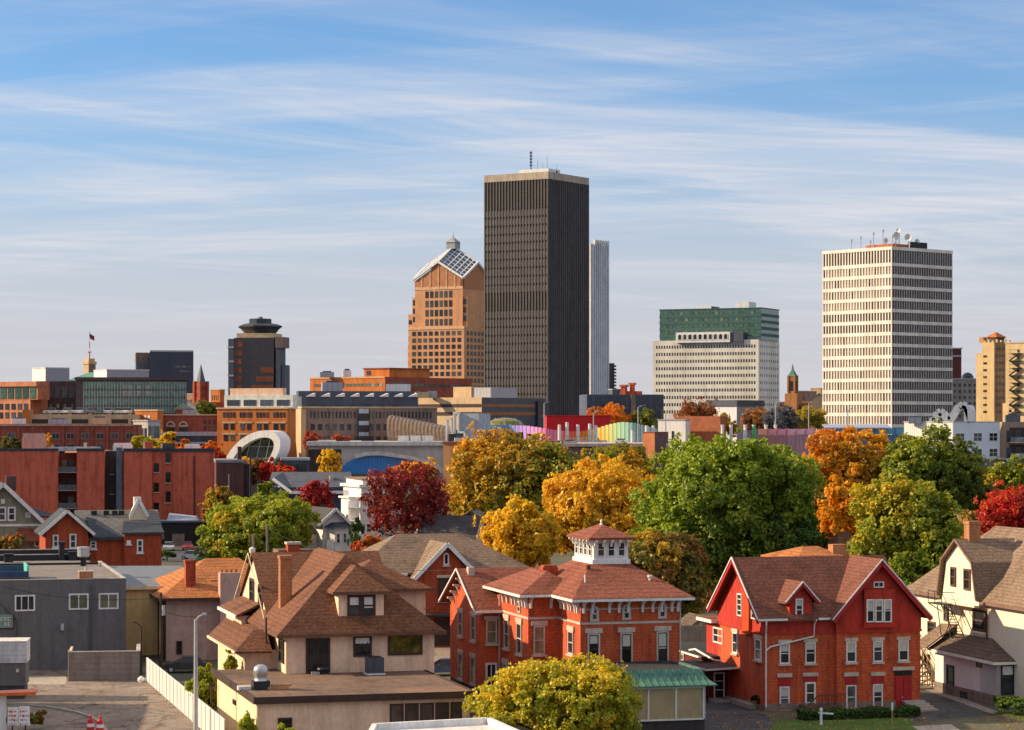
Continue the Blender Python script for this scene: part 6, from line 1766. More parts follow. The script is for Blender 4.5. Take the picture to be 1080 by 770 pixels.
MB().box(0, w, -.25, 0, z(438.2), z(436.8)).build("coping", tan_con, r)
for px in (180, 193.3):
    window(r, 'f', 0, fr.uz(px - 4.8, 445)[0], fr.uz(px + 4.8, 445)[0], z(450), z(444.2), tan_con, fg, fw=.3, dep=.1, bars=(0, 0), arch=True)
    MB().box(fr.uz(px - 4.4, 445)[0], fr.uz(px + 4.4, 445)[0], -.05, 0, z(455), z(451)).build("lower_window", fg, r)
grid(r, 'f', 0, fr.uz(214, 445)[0], fr.uz(228, 445)[0], z(455), z(441.5), 3, 2, .5, .62, fg, .06)
MB().box(fr.uz(171, 445)[0], w, -6, -.02, z(459.5), z(455.5)).box(fr.uz(184, 445)[0], w, -8, -6, z(468), z(466)).build("canopy", grey_p, r)
MB().box(fr.uz(186, 445)[0], w, -5.5, -5, z(466), z(459.5)).build("glass_front", fg_b, r)

# --- orange brick block and its grey brown neighbour
r, fr, w, d, zt = block("orange_brick_block", "bright orange brick block with white glazed top storey behind the white arch", "building", 229, 303, 312, 430.5, 560, -22, or_brick)
z = lambda py: ZP(py, 560)
MB().box(-w - .2, .2, -.2, d, z(431.3), z(429.6)).build("coping", tan_con, r)
for (ya, yb, y2) in ((434.5, 440.5, 1), (446.5, 453.5, 1), (458.5, 465.5, 1)):
    for g in range(4):
        c_ = 241.5 + g * 17.6
        a, b = fr.uz(c_ - 7, 440)[0], fr.uz(c_ + 7.2, 440)[0]
        grid(r, 'f', 0, a, b, z(yb), z(ya), 4 if ya < 440 else 2, 1, .6, .92, fg, .08)
        if ya > 440:
            MB().box(a, b, -.12, 0, z(ya), z(ya - 1.6)).build("awning", tan_con, r)
a, b = fr.uz(236.5, 420, 2)[0], fr.uz(309, 420, 2)[0]
MB().box(a, b, 2, d, z(431), z(416.5)).build("top_storey", mat("mint_white", (0.68, 0.72, 0.66)), r)
for g in range(4):
    aa, bb_ = fr.uz(239.5 + g * 17.5, 420, 2)[0], fr.uz(253 + g * 17.5, 420, 2)[0]
    window(r, 'f', 2, aa, bb_, z(428), z(421.5), slate_p, fg_b, fw=.15, dep=.08, bars=(3, 1), name="glazed_bay")
MB().box(fr.uz(246.5, 420, 4)[0], fr.uz(302, 420, 4)[0], 4, d - 2, z(417), z(409.2)).build("penthouse", stucco, r)
r, fr, w, d, zt = block("taupe_brick_block", "long taupe brick block with glazed sawtooth top storey, centre left", "building", 311.5, 318, 461, 430.5, 590, 14, mat("taupe_brick", (0.27, 0.19, 0.155), "brick", .85, .15, sc=.5))
z = lambda py: ZP(py, 590)
MB().box(-.12, 0, .1, d, 0, zt - .2).box(0, 1.0, -.1, 0, 0, zt - .2).build("sunlit_end_tone", tan_con, r)  # tan skin: the brick's sunlit left end put into colour
for (ya, yb, n_, fx_) in ((433.5, 441.5, 34, .5), (447, 454, 17, .55), (460, 467, 17, .55)):
    grid(r, 'f', 0, fr.uz(326, 440)[0], fr.uz(456, 440)[0], z(yb), z(ya), n_, 1, fx_, .9, fg, .08)
MB().box(0, w + .2, -.2, d, zt, zt + .4).build("coping", tan_con, r)
a, b = fr.uz(318, 420, 1.5)[0], fr.uz(441, 420, 1.5)[0]
MB().box(a, b, 1.5, d, zt, z(418)).build("glass_storey", slate_p, r)
q = (b - a) / 8
for k in range(8):
    MB().slab([(a + k * q + .3, 1.0, z(430)), (a + (k + 1) * q - .5, 1.0, z(430)), (a + (k + 1) * q - .5, 3.2, z(418.5)), (a + k * q + .3, 3.2, z(418.5))], .2).build("glazed_bay", fg_b, r)
    MB().loft([(a + k * q + 1.0, .8, z(418.3)), (a + (k + 1) * q - .3, .8, z(418.3)), (a + (k + 1) * q - .3, 4, z(418.3))], [(a + k * q + 1.0, .8, z(417.8)), (a + (k + 1) * q - .3, .8, z(414.4)), (a + (k + 1) * q - .3, 4, z(414.4))]).build("sail", wht_p, r)
MB().box(a, b, 6, d, z(418), z(412)).build("plant_storey", slate_p, r)
uu, u2 = fr.uz(378, 440)[0], fr.uz(388.5, 440)[0]
for j, (ya, yb) in enumerate(((431, 436), (444, 448.5), (456, 460))):
    MB().box(uu, u2, -.5, 0, z(yb), z(ya)).build("blue_panel", mat("pale_blue_metal", (1, 1, 1)), r)
MB().box(uu - .2, u2 + .2, -.35, 0, 0, z(431)).build("stair_glass", fg, r)
# long orange and maroon building
r, fr, w, d, zt = block("long_orange_building", "long low orange building with maroon shaded side in front of the granite tower", "building", 327, 406, 497, 397.5, 900, -38, or_brick)
z = lambda py: ZP(py, 900)
MB().box(-w, 0, -.2, 0, z(398.6), z(397)).build("coping", mat("sand_coping", (0.6, 0.35, 0.16)), r)
MB().box(0, .2, 0, d, 0, zt).build("shaded_wall", mr_brick, r)  # maroon skin: shade of the orange building's right side put into colour
grid(r, 'f', 0, -w + 2, -1, z(407.5), z(404), 18, 1, .8, .9, pale_gl, .1)
grid(r, 'r', .2, 1, d - 1, z(407.5), z(404), 16, 1, .8, .9, fg, .1)
a = fr.uz(384, 392, 3)[0]
MB().box(a, -.5, 3, 26, zt, z(388)).build("upper_wall", or_brick, r)
MB().box(a - .5, 0, 2.7, 26.5, z(388.8), z(387.6)).build("upper_coping", mr_brick, r)
grid(r, 'f', 3, fr.uz(386, 392, 3)[0], fr.uz(392, 392, 3)[0], z(396), z(390), 1, 1, .8, .8, fg, .1)
r, fr, w, d, zt = block("buff_parking_deck", "buff banded parking deck below the dark tower", "parking deck", 432, 508, 575, 419, 750, -40, tan_con)
z = lambda py: ZP(py, 750)
for (y0, y1) in ((426, 429.3), (434.5, 438)):
    MB().box(-w - .05, -.3, -.15, 0, z(y1), z(y0)).build("opening", mat("deck_shade", (1, 1, 1)), r)  # dark strips for the shade inside the deck levels
    MB().box(0, .18, .4, d - 5, z(y1), z(y0)).build("side_opening", mat("rust_lit_deck", (0.34, 0.15, 0.07)), r)  # rust strips stand for light inside the deck
MB().box(0, .1, .05, d + .02, 0, zt - .1).build("shaded_wall", slate_p, r)  # slate skin on the buff deck: right face's shade put into colour
MB().box(0, 1.2, d - 5, d + .4, 0, zt - 1).build("stair_drum", navy, r)
MB().box(fr.uz(478, 410, 5)[0], fr.uz(497, 410, 5)[0], 5, 18, zt, z(407.5)).build("stair_house", tan_con, r)
uu = fr.uz(497, 410, 5)[0]
MB().box(uu, uu + 7.5, 5.5, 18, zt, z(408.5)).build("lift_house", grey_p, r)

# --- museum quarter
f_ = Frame(*W(267, 0, 520)[:2], -26)
z = lambda py: ZP(py, 520)
r = root("arched_atrium", "glass atrium framed by a leaning white elliptical arch", "building", f_)
kk = 520 / F
def smooth(pts, n=40):
    xs = np.array(pts, float); t = np.linspace(0, len(xs) - 1, n)
    res = []
    for q_ in t:
        i1 = min(int(q_), len(xs) - 2); f_t = q_ - i1
        p0, p1, p2, p3 = xs[max(i1 - 1, 0)], xs[i1], xs[i1 + 1], xs[min(i1 + 2, len(xs) - 1)]
        res.append(.5 * ((2 * p1) + (-p0 + p2) * f_t + (2 * p0 - 5 * p1 + 4 * p2 - p3) * f_t ** 2 + (-p0 + 3 * p1 - 3 * p2 + p3) * f_t ** 3))
    return [((x_ - 267) * kk * 1.13, z(y_)) for x_, y_ in res]
out_ = smooth(((234.5, 501), (238, 488), (245.5, 475), (257, 463.5), (270, 456.5), (282, 454), (293, 456), (299, 463), (299, 473), (294.5, 483), (288, 492), (285, 497)))
inn_ = smooth(((241, 501), (243.5, 492), (250.5, 480.5), (260.5, 470), (272, 463.5), (281.5, 461.3), (289, 462.5), (292.5, 467), (292, 474), (288, 482.5), (284, 490), (281.5, 496)))
mb = MB()
for j in range(39):
    a, b, c, e = out_[j], out_[j + 1], inn_[j + 1], inn_[j]
    mb.poly([(a[0], -1.2, a[1]), (b[0], -1.2, b[1]), (c[0], -1.2, c[1]), (e[0], -1.2, e[1])])
    mb.poly([(a[0], -1.2, a[1]), (b[0], -1.2, b[1]), (b[0], 3, b[1]), (a[0], 3, a[1])])
    mb.poly([(e[0], -1.2, e[1]), (c[0], -1.2, c[1]), (c[0], 3, c[1]), (e[0], 3, e[1])])
    mb.poly([(a[0], 3, a[1]), (b[0], 3, b[1]), (c[0], 3, c[1]), (e[0], 3, e[1])])
mb.build("arch", wht_p, r)
agl = mat("atrium_glass", (0.06, 0.085, 0.06), "glass", .12, c2=(.16, .17, .12), spec=.6)
MB().loft([(p_[0], .6, p_[1]) for p_ in inn_], [(p_[0], .8, p_[1]) for p_ in inn_]).build("glass_wall", agl, r)
for k in range(3, 37, 4):
    p_ = inn_[k]
    MB().tube([(p_[0] - (p_[1] - z(500)) * .25, .45, z(500)), (p_[0], .45, p_[1])], .09, 5).build("mullion", lampsteel, r)
for y in (471, 483):
    MB().beam((-22 * kk, .5, z(y)), (25 * kk, .5, z(y)), .1, .12).build("transom", lampsteel, r)
MB().box(-31 * kk, 30 * kk, 1, 14, 0, z(499)).build("base_wall", slate_p, r)
r, fr, w, d, zt = block("glass_link", "low pale blue glass barrel link right of the white arch", "building", 296, 298, 326, 484, 512, 6, fg_b, d=10)
MB().box(-.4, w + .2, -.5, 10, zt - .3, zt + .2).build("roof", mat("pale_blue_metal", (1, 1, 1)), r)
grid(r, 'f', 0, .4, w - .4, 0.5, zt - .6, 6, 2, .8, .85, fg, .06)
r, fr, w, d, zt = block("long_museum", "long pale museum wing with curved blue glass wall", "museum", 323, 325, 470, 470, 560, 3, mat("pale_museum_wall", (0.55, 0.47, 0.41), "plain", .85, .06, sc=.2), d=30)
z = lambda py: ZP(py, 560)
MB().box(-.4, w, -1, 30, zt, zt + .9).build("roof", mat("pale_roof", (1, 1, 1)), r)
f2 = fr.uz
pts = [f2(x_, y_, -3) for x_, y_ in ((356, 500), (360, 494), (366, 488), (374, 483.5), (386, 480.5), (400, 480), (416, 482), (436, 485), (455, 490), (463, 494), (466, 500))]
MB().loft([(a, -3, b) for a, b in pts], [(a, -.5, b) for a, b in pts]).build("blue_wall", mat("cobalt_panel", (0.02, 0.19, 0.52), "ribbed", .25, .1, sc=.3, spec=.6), r)
rim = MB()
for p_, q_ in zip(pts[3:-1], pts[4:]):
    rim.beam((p_[0], -3.2, p_[1] + .35), (q_[0], -3.2, q_[1] + .35), 1.2, .8)
rim.build("rim", mat("pale_roof", (1, 1, 1)), r)
pts2 = [f2(x_, y_, -3.1) for x_, y_ in ((436, 500), (436, 487), (455, 491.5), (462, 500))]
MB().loft([(a, -3.1, b) for a, b in pts2], [(a, -3.0, b) for a, b in pts2]).build("grey_bay", mat("grey_steel", (1, 1, 1)), r)
MB().box(0, f2(360, 480)[0], -.1, 0, z(500), z(474)).build("dark_opening", mat("deck_shade", (1, 1, 1)), r)  # dark sheet for the shade within the opening
for k in range(3):
    a = f2(420 + k * 13, 470)[0]
    MB().box(a, a + 2.4, 3, 6, zt + .9, zt + 2.2).build("roof_unit", wht_p, r)
f_ = Frame(*W(405, 0, 580)[:2], -14)
r = root("ribbed_shell", "curved shell hall with brown ribbed metal cladding like a caterpillar", "building", f_)
kk = 580 / F
mb = MB(); prev = None
NS = 34
for s_ in range(NS + 1):
    t = s_ / NS
    ht = (ZP(438, 580) - ZP(470, 580)) * (1 - .42 * t)
    rad = 7.5 * (1 - .2 * t)
    loop = []
    for j in range(13):
        a = math.pi * j / 12
        loop.append((1.4 + t * 15.5 + .12 * (s_ % 2) - 1.6 * math.sin(a), -rad * math.cos(a) * .9 + 6, ZP(470, 580) - 1 + (ht + 1) * math.sin(a) ** .75 * (1 + .03 * (s_ % 2))))
    i0 = len(mb.v); mb.v += loop
    if prev is not None:
        for j in range(12):
            mb.f.append((prev + j, prev + j + 1, i0 + j + 1, i0 + j))
    else:
        mb.f.append(tuple(range(i0, i0 + 13)))
    prev = i0
mb.build("cladding", mat("bronze_ribs", (0.25, 0.165, 0.105), "ribbed", .4, .25, sc=.5, metal=.3), r)
MB().box(0, 17, -1, 13, 0, ZP(470, 580) - .6).build("base_wall", mat("pale_museum_wall", (1, 1, 1)), r)
r, fr, w, d, zt = block("tan_brick_hall", "plain tan brick hall in front of the coloured glass, partly behind the golden tree", "building", 467.5, 545, 560, 468, 470, -18, mat("honey_brick", (0.52, 0.25, 0.11), "brick", .85, .1, sc=.5), d=30)
MB().box(-w - .2, .2, -.2, 30, zt, zt + .4).build("coping", mr_brick, r)
r, fr, w, d, zt = block("blue_panel_pavilion", "white framed pavilion with pale blue panels right of the ribbed shell", "building", 484, 505, 508, 436, 545, -18, mat("pale_blue_metal", (1, 1, 1)), d=8)
z = lambda py: ZP(py, 545)
fm = MB()
for (x0, x1, y0, y1) in ((470.5, 472, 441.5, 467), (470.5, 477, 440.5, 442.5), (475.5, 477, 440.5, 457), (475.5, 479.5, 455.5, 457.5), (478, 479.6, 435.5, 457), (478, 484, 434.5, 436.5), (482.5, 484.2, 434.5, 457), (483, 491, 455, 457), (489.4, 491, 455, 466)):
    a, b = fr.uz(x0, 445, -.6)[0], fr.uz(x1, 445, -.6)[0]
    fm.box(a, b, -.9, .3, z(y1), z(y0))
fm.build("white_frame", wht_p, r)
MB().box(fr.uz(471, 445)[0], -w, .1, 6, 0, z(458)).build("dark_bay", slate_p, r)
MB().box(fr.uz(481, 445)[0], fr.uz(490, 445)[0], -.3, .1, z(466), z(457.5)).build("green_entry", fg_g, r)
r, fr, w, d, zt = block("cube_kiosk", "little pale gridded kiosk with dark side below the coloured glass", "kiosk", 503, 512, 523, 453.5, 530, -35, tan_con)
grid(r, 'f', 0, -w + .1, -.1, zt - 2.4, zt - .2, 3, 2, .6, .7, fg, .05)
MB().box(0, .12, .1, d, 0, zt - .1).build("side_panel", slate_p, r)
f_ = Frame(*W(522, 0, 500)[:2], 2)
r = root("lean_to_roof", "dark skylight block with sloping white end above the golden tree", "building", f_)
z = lambda py: ZP(py, 500)
a, b, c = f_.uz(521, 470)[0], f_.uz(536, 456)[0], f_.uz(552, 456)[0]
MB().pv([(a, z(470)), (c, z(470)), (c, z(456)), (b, z(456))], 0, 5).build("wall", mat("umber_frame", (1, 1, 1)), r)
MB().loft([(a, -.4, z(471)), (b, -.4, z(456.5)), (b, 5, z(456.5)), (a, 5, z(471))], [(a + .1, -.4, z(469.4)), (b + .5, -.4, z(455.4)), (b + .5, 5, z(455.4)), (a + .1, 5, z(469.4))]).build("white_slope", wht_p, r)
# red box and the coloured glass fence
r, fr, w, d, zt = block("red_box", "plain bright red box behind the coloured glass fence", "building", 573.5, 576.5, 644, 439, 660, 3, mat("scarlet_panel", (0.66, 0.012, 0.016), "plain", .5, .05), d=12)
MB().box(-.2, w + .2, -.2, 12, zt, zt + .25).build("roof_edge", mat("scarlet_panel", (1, 1, 1)), r)
r = root("coloured_glass_fence", "curving rainbow glass fence from turquoise through pink and yellow to pale green", "fence", loc=W(600, 0, 610)[:2] + (0,))
hues = [(0.20, .62, .62), (.05, .45, .75), (.16, .36, .75), (.36, .28, .70), (.55, .30, .68), (.72, .30, .60), (.80, .22, .48), (.80, .16, .34), (.80, .10, .15), (.78, .14, .06), (.78, .30, .05), (.74, .48, .10), (.55, .55, .18), (.34, .58, .36), (.36, .62, .52), (.48, .66, .62), (.45, .60, .66), (.38, .52, .60)]
top = [(512, 453), (518, 448.5), (526, 448), (540, 448.5), (556, 449), (570, 451), (585, 453.5), (600, 455), (615, 455), (630, 452), (643, 447.5), (655, 445), (668, 446), (680, 449), (694, 452.5)]
NP = 46
gxm = [t_[0] for t_ in top]; gzm = [t_[1] for t_ in top]
X0 = W(600, 0, 610)[0]
for k in range(NP):
    p0, p1 = 512 + k * 182 / NP, 512 + (k + 1) * 182 / NP
    yt = float(np.interp((p0 + p1) / 2, gxm, gzm))
    hx = k / NP * (len(hues) - 1)
    c_ = [hues[int(hx)][i] * (1 - hx % 1) + hues[min(int(hx) + 1, len(hues) - 1)][i] * (hx % 1) for i in range(3)]
    a, b = W(p0, 0, 610)[0] - X0, W(p1, 0, 610)[0] - X0
    ya, yb = 6 * math.sin(k * .28), 6 * math.sin((k + 1) * .28)
    MB().loft([(a, ya, 0), (b - .12, yb, 0), (b - .12, yb + .1, 0), (a, ya + .1, 0)], [(a, ya, ZP(yt, 610)), (b - .12, yb, ZP(yt, 610)), (b - .12, yb + .1, ZP(yt, 610)), (a, ya + .1, ZP(yt, 610))]).build("glass_panel", mat("tint_%d" % k, k3(c_, .9), "ribbed", .25, .12, sc=.45, spec=.5), r)
f_ = Frame(*W(516, 0, 600)[:2], 2)
MB().loft([(-50, 0, 0)] * 3, [(-50, 0, .1)] * 3)
r = root("glazed_dome", "low olive glass dome behind the turquoise end of the coloured fence", "dome", loc=W(533, 0, 640)[:2] + (0,))
kk = 640 / F
MB().lathe(0, 0, [(19 * kk, 0), (19 * kk, ZP(448, 640)), (16 * kk, ZP(444, 640)), (10 * kk, ZP(441.5, 640)), (3 * kk, ZP(440.5, 640))], 20).build("glazing", mat("olive_glass", (0.28, 0.27, 0.08), "glass", .2, c2=(.36, .34, .14)), r)
for k in range(20):
    t = 2 * math.pi * k / 20
    MB().tube([(19.2 * kk * math.cos(t), 19.2 * kk * math.sin(t), 0), (19.2 * kk * math.cos(t), 19.2 * kk * math.sin(t), ZP(448, 640)), (10.2 * kk * math.cos(t), 10.2 * kk * math.sin(t), ZP(441.3, 640))], .1, 4).build("rib", mat("sand_coping", (1, 1, 1)), r)
for k, (px, yt, lb) in enumerate(((590, 449, "leftmost of the white posts before the red box"), (598, 446.5, "white post holding a small figure before the red box"), (609.5, 449, "white post below the red box's middle"), (622, 448, "white post right of middle below the red box"), (628.5, 450, "rightmost white post beside the red box"), (667, 455, "white post before the pale green glass"), (682, 450, "white post left of the blue tinted glass end"), (689, 450, "white post at the glass fence's blue end"))):
    X, Y, _ = W(px, 0, 600)
    v = root("bollard_post", lb, "post", loc=(X, Y, 0), group="white posts along the coloured glass fence")
    MB().cyl(0, 0, 0, ZP(yt, 600), .38, n=8).build("shaft", wht_p, v)
    MB().cyl(0, 0, ZP(yt, 600), ZP(yt - 1.2, 600), .42, .3, n=8).build("cap", mat("pale_roof", (1, 1, 1)), v)
r = root("museum_letters", "row of cream cut out letters standing before the orange glass", "sign", loc=W(612, 0, 596)[:2] + (0,))
for k in range(13):
    a = W(597 + k * 2.35, 0, 596)[0] - W(612, 0, 596)[0]
    z0 = ZP(464, 596); hh = .85
    b_ = MB().box(a - .2, a - .08, -.1, .1, z0, z0 + hh)
    if k % 3 == 0: b_.box(a - .2, a + .2, -.1, .1, z0 + hh - .15, z0 + hh).box(a + .08, a + .2, -.1, .1, z0, z0 + hh)
    elif k % 3 == 1: b_.box(a - .2, a + .2, -.1, .1, z0, z0 + .15).box(a - .2, a + .2, -.1, .1, z0 + hh - .15, z0 + hh).box(a + .08, a + .2, -.1, .1, z0, z0 + hh)
    else: b_.box(a - .2, a + .2, -.1, .1, z0 + hh * .45, z0 + hh * .6).box(a - .2, a + .2, -.1, .1, z0 + hh - .15, z0 + hh)
    b_.build("letter", mat("cream_letter", (0.8, 0.68, 0.4)), r)
MB().box(-6.5, 6.5, -.2, .2, ZP(466, 596), ZP(464.4, 596)).box(-6.5, -6.2, -.2, .2, 0, ZP(466, 596)).box(6.2, 6.5, -.2, .2, 0, ZP(466, 596)).build("rail", mat("pale_roof", (1, 1, 1)), r)
r, fr, w, d, zt = block("brick_podium", "low maroon brick podium with pale roof under the coloured glass fence", "building", 570, 572, 706, 471, 480, 2, mat("mauve_brick", (0.19, 0.10, 0.10), "brick"), d=25)
MB().box(-.3, w + .2, -.4, 25, zt, zt + .6).build("roof", mat("blush_roof", (0.55, 0.42, 0.37)), r)
r, fr, w, d, zt = block("brick_cube", "small brick cube, lit orange left and dark right, beside the big green tree", "building", 678, 690.5, 704.5, 456.5, 478, -42, mat("cube_brick", (0.50, 0.17, 0.07), "brick", sc=.6))
MB().box(-w - .1, .1, -.1, d + .1, zt, zt + .2).build("coping", mr_brick, r)
MB().box(0, .1, .1, d, 0, zt - .1).build("shaded_wall", mat("mauve_brick", (1, 1, 1)), r)  # darker brick skin: shade of the cube's right side put into colour
# long dark glass building, ragged tower, turrets
r, fr, w, d, zt = block("dark_glass_block", "low dark blue glass block between the dark tower and white office", "building", 617, 619, 700, 416, 850, 6, mat("ink_glass", (0.022, 0.042, 0.085), "glass", .1, c2=(.04, .06, .10), spec=.5), d=20)
z = lambda py: ZP(py, 850)
grid(r, 'f', 0, .5, w - .5, z(441), z(417), 22, 3, .86, .86, mat("ink_glass", (1, 1, 1)), .12, "pane")
MB().box(fr.uz(665, 420)[0], fr.uz(670, 420)[0], -1, 0, 0, zt).build("brown_pier", mat("umber_panel", (1, 1, 1)), r)
r, fr, w, d, zt = block("ragged_tower", "distant dark tower with stepped balcony edges right of the finned tower", "tower", 636, 640, 648, 383, 1400, 10, mat("soot_concrete", (0.07, 0.065, 0.07)), d=14)
for k in range(8):
    MB().box(w - .5, w + 1.0, -.6, 8, ZP(387 + k * 3.4, 1400), ZP(385.2 + k * 3.4, 1400)).build("balcony", mat("soot_concrete", (1, 1, 1)), r)
for (pl, pc, pr, yt, lb) in ((642, 646, 657, 411, "low dark roof block left of the pair of red turrets"), ):
    block("roof_block", lb, "building", pl, pc, pr, yt, 1000, 8, slate_p, mr=lampsteel, d=10)
for k, (px, yt, w_, lb) in enumerate(((657, 408, 5, "broader left one of the two red turrets on the skyline"), (666, 406, 4, "taller right one of the two red turrets on the skyline"))):
    v = root("turret", lb, "turret", loc=W(px, 0, 950)[:2] + (0,), deg=-30)
    kk = 950 / F
    MB().box(-w_ / 2 * kk, w_ / 2 * kk, 0, w_ * kk, 0, ZP(yt, 950)).build("wall", chb, v)
    MB().box(-w_ / 2 * kk - .4, w_ / 2 * kk + .4, -.4, w_ * kk + .4, ZP(yt, 950), ZP(yt, 950) + .8).box(-w_ * kk, w_ * 1.1 * kk, 1, 6, 0, ZP(412.5, 950)).build("cornice", chb, v)
# low white pavilion, white box
r, fr, w, d, zt = block("white_pavilion", "low white blank walled pavilion with dark roof line under the white office", "building", 748, 777, 805, 428.5, 800, -38, wht_p)
MB().box(-w - .3, .3, -.3, d + .3, zt, zt + 2.0).build("roof", slate_p, r)
grid(r, 'f', 0, -w + 2, -2, zt - 9, zt - 1.5, 4, 1, .12, .7, fg, .06, "slot_window")
MB().box(0, .1, .1, d, 0, zt - .1).build("side_wall", grey_p, r)  # grey skin on white: shade of the right side put into colour
r, fr, w, d, zt = block("white_shed", "small white blank shed left of the red brown tree", "building", 694, 723, 728, 443.5, 700, -30, wht_p, mr=grey_p)
MB().box(-w * .5, -w * .42, -.1, 0, 0, zt - 3).build("door", black, r)
MB().box(-w * .75, 8, 6, 10, 0, zt + 1.2).build("rust_wing", mat("rust_screen", (1, 1, 1)), r)
# clock tower building
f_ = Frame(*W(838, 0, 950)[:2], -30)
z = lambda py: ZP(py, 950)
r = root("clock_tower", "brown stone clock tower with green copper cap on a long orange brown building", "clock tower", f_)
ctb = mat("brown_stone", (0.42, 0.19, 0.08), "brick", .85, .2, sc=.4)
MB().box(-2.7, 0, 0, 2.7, 0, z(397)).box(-5, 16, 1.5, 16, 0, z(426)).box(-3.9, 1.2, -.4, 4.5, 0, z(415)).build("wall", ctb, r)
for a_, b_ in ((-2.7, 0), (0, 0), (0, 2.7)):
    MB().box(a_ - .3, a_ + .3, b_ - .3, b_ + .3, z(414), z(396)).build("pinnacle", ctb, r)
MB().box(-2.0, -.7, -.15, 0, z(412), z(402)).box(0, .15, .7, 2.0, z(412), z(402)).build("louvre", fg, r)
MB().loft([(-2.9, -.2, z(397)), (.2, -.2, z(397)), (.2, 2.9, z(397)), (-2.9, 2.9, z(397))], [(-1.8, .9, z(390.5)), (-.9, .9, z(390.5)), (-.9, 1.8, z(390.5)), (-1.8, 1.8, z(390.5))]).tube([(-1.35, 1.35, z(391)), (-1.35, 1.35, z(384))], [.6, .12], 6).build("copper_cap", copper, r)
grid(r, 'f', 1.5, 1, 15, z(438), z(426), 8, 1, .5, .6, fg, .1)
for (pl, pc, pr, yt, D, dg, m_, lb) in ((840, 850, 860, 413, 1100, -30, mat("dusty_rose", (1, 1, 1)), "dusty rose roof block just right of the clock tower"), (855, 866, 874, 410, 1150, -30, tan_con, "buff roof block between clock tower and banded tower"), (822, 866, 870, 424.5, 960, -14, ctb, "orange brown long wall below the clock tower with arched windows")):
    r, fr, w, d, zt = block("stone_block", lb, "building", pl, pc, pr, yt, D, dg, m_, mr=tan_con, d=12)
    grid(r, 'f', 0, -w + .6, -.6, zt - 7, zt - 1.5, max(3, int(w / 2.4)), 2, .45, .6, fg, .08)
r = root("green_gable", "pale green little gable roof left of the banded tower", "building", Frame(*W(856, 0, 900)[:2], -20))
MB().pv([(0, 0), (6, 0), (6, ZP(421, 900)), (3.4, ZP(415.5, 900)), (0, ZP(421, 900))], 0, 6).build("wall", tan_con, r)
gable_v(MB(), -.4, 6.4, -.4, 6, ZP(421.3, 900), ZP(415, 900)).build("roof", mat("jade_metal", (1, 1, 1)), r)
# coloured screens right of the big green tree
def screen(label, name, px0, px1, yt, D, hues, m2=None):
    v = root(name, label, "glass screen", loc=W(px0, 0, D)[:2] + (0,))
    n = len(hues)
    kk = D / F
    for k, c_ in enumerate(hues):
        a, b = (px1 - px0) * k / n * kk, (px1 - px0) * (k + 1) / n * kk
        MB().box(a, b - .1, 0, .15, 0, ZP(yt + 6.5, D)).build("lower_panel", mat("%s_low_%d" % (name, k), k3(c_, .42), "ribbed", .25, .1, sc=.2, spec=.5), v)
        MB().box(a, b - .1, .4, .55, ZP(yt + 6, D), ZP(yt, D)).build("upper_panel", mat("%s_up_%d" % (name, k), c_, "ribbed", .3, .08, sc=.3, spec=.5), v)
        MB().box(b - .12, b + .12, -.1, .3, 0, ZP(yt - .8, D)).build("post", mat("%s_low_%d" % (name, k), c_), v)
    return v
screen("magenta and pink glass screen right of the big green tree's crown", "pink_screen", 800, 869, 452.5, 600, [(.80, .34, .26), (.80, .30, .34), (.80, .30, .44), (.82, .42, .54), (.82, .44, .56), (.78, .42, .58), (.74, .38, .60)])
v = screen("blue glass screen below the banded tower, right of the pink screen", "blue_screen", 869, 955, 452, 600, [(.55, .5, .72), (.42, .44, .72), (.30, .42, .74), (.2, .42, .72), (.16, .44, .70), (.14, .46, .68), (.12, .40, .62), (.10, .38, .60)])
MB().slab([(0, -3, ZP(451, 600)), (16, -3, ZP(451, 600)), (16, 4, ZP(447.5, 600)), (0, 4, ZP(447.5, 600))], .2).build("canopy", mat("periwinkle_canopy", (0.30, 0.34, 0.48), "ribbed", .5, .1, sc=.3), v)
for k, (px, c_, lb) in enumerate(((786, (.75, .75, .72), "white stub post nearest the tree crown's middle"), (795, (.10, .5, .16), "green stub post above the big tree crown"), (808, (.72, .68, .5), "cream stub post right of the green one"), (771, (.72, .72, .68), "white stub post left of the three others"), (762, (.72, .72, .68), "leftmost white stub post by the pavilion"), (818, (.75, .75, .72), "white stub post by the pink screen's left end"))):
    v = root("stub_post", lb, "post", loc=W(px, 0, 605)[:2] + (0,))
    MB().cyl(0, 0, 0, ZP(449, 605), .4, n=8).build("shaft", mat("stub_%d" % k, c_), v)
    MB().cyl(0, 0, ZP(449, 605), ZP(448, 605), .46, n=8).build("cap", wht_p, v)
# white corrugated building with the wave sculpture
r, fr, w, d, zt = block("corrugated_building", "white corrugated building with bluish windowed side, right of the blue screen", "building", 953.5, 1005, 1054, 445.5, 500, -40, mat("white_corrugated", (0.80, 0.76, 0.70), "ribbed", .5, .04, sc=.42))
z = lambda py: ZP(py, 500)
MB().box(0, .1, .05, d, 0, zt - .05).build("side_wall", mat("bluish_white_siding", (0.70, 0.72, 0.78), "siding", .6, .04), r)  # siding of its own; the bluish cast is shade put into colour
for px in (1012.5, 1031, 1047.5):
    for (y0, y1) in ((456.5, 466), (473.5, 483)):
        v0, v1 = fr.vz(px - 4.5, 460, .1)[0], fr.vz(px + 4.5, 460, .1)[0]
        window(r, 'r', .1, v0, v1, z(y1), z(y0), white, fg, fw=.14, dep=.08, bars=(1, 1))
MB().box(fr.uz(978, 460)[0], fr.uz(981, 460)[0], -.1, 0, z(458), z(453)).build("vent", slate_p, r)
MB().box(-w - .1, .15, -.1, d, zt, zt + .2).build("roof", mat("pale_roof", (1, 1, 1)), r)
f_ = Frame(*W(980, 0, 500)[:2], 0)
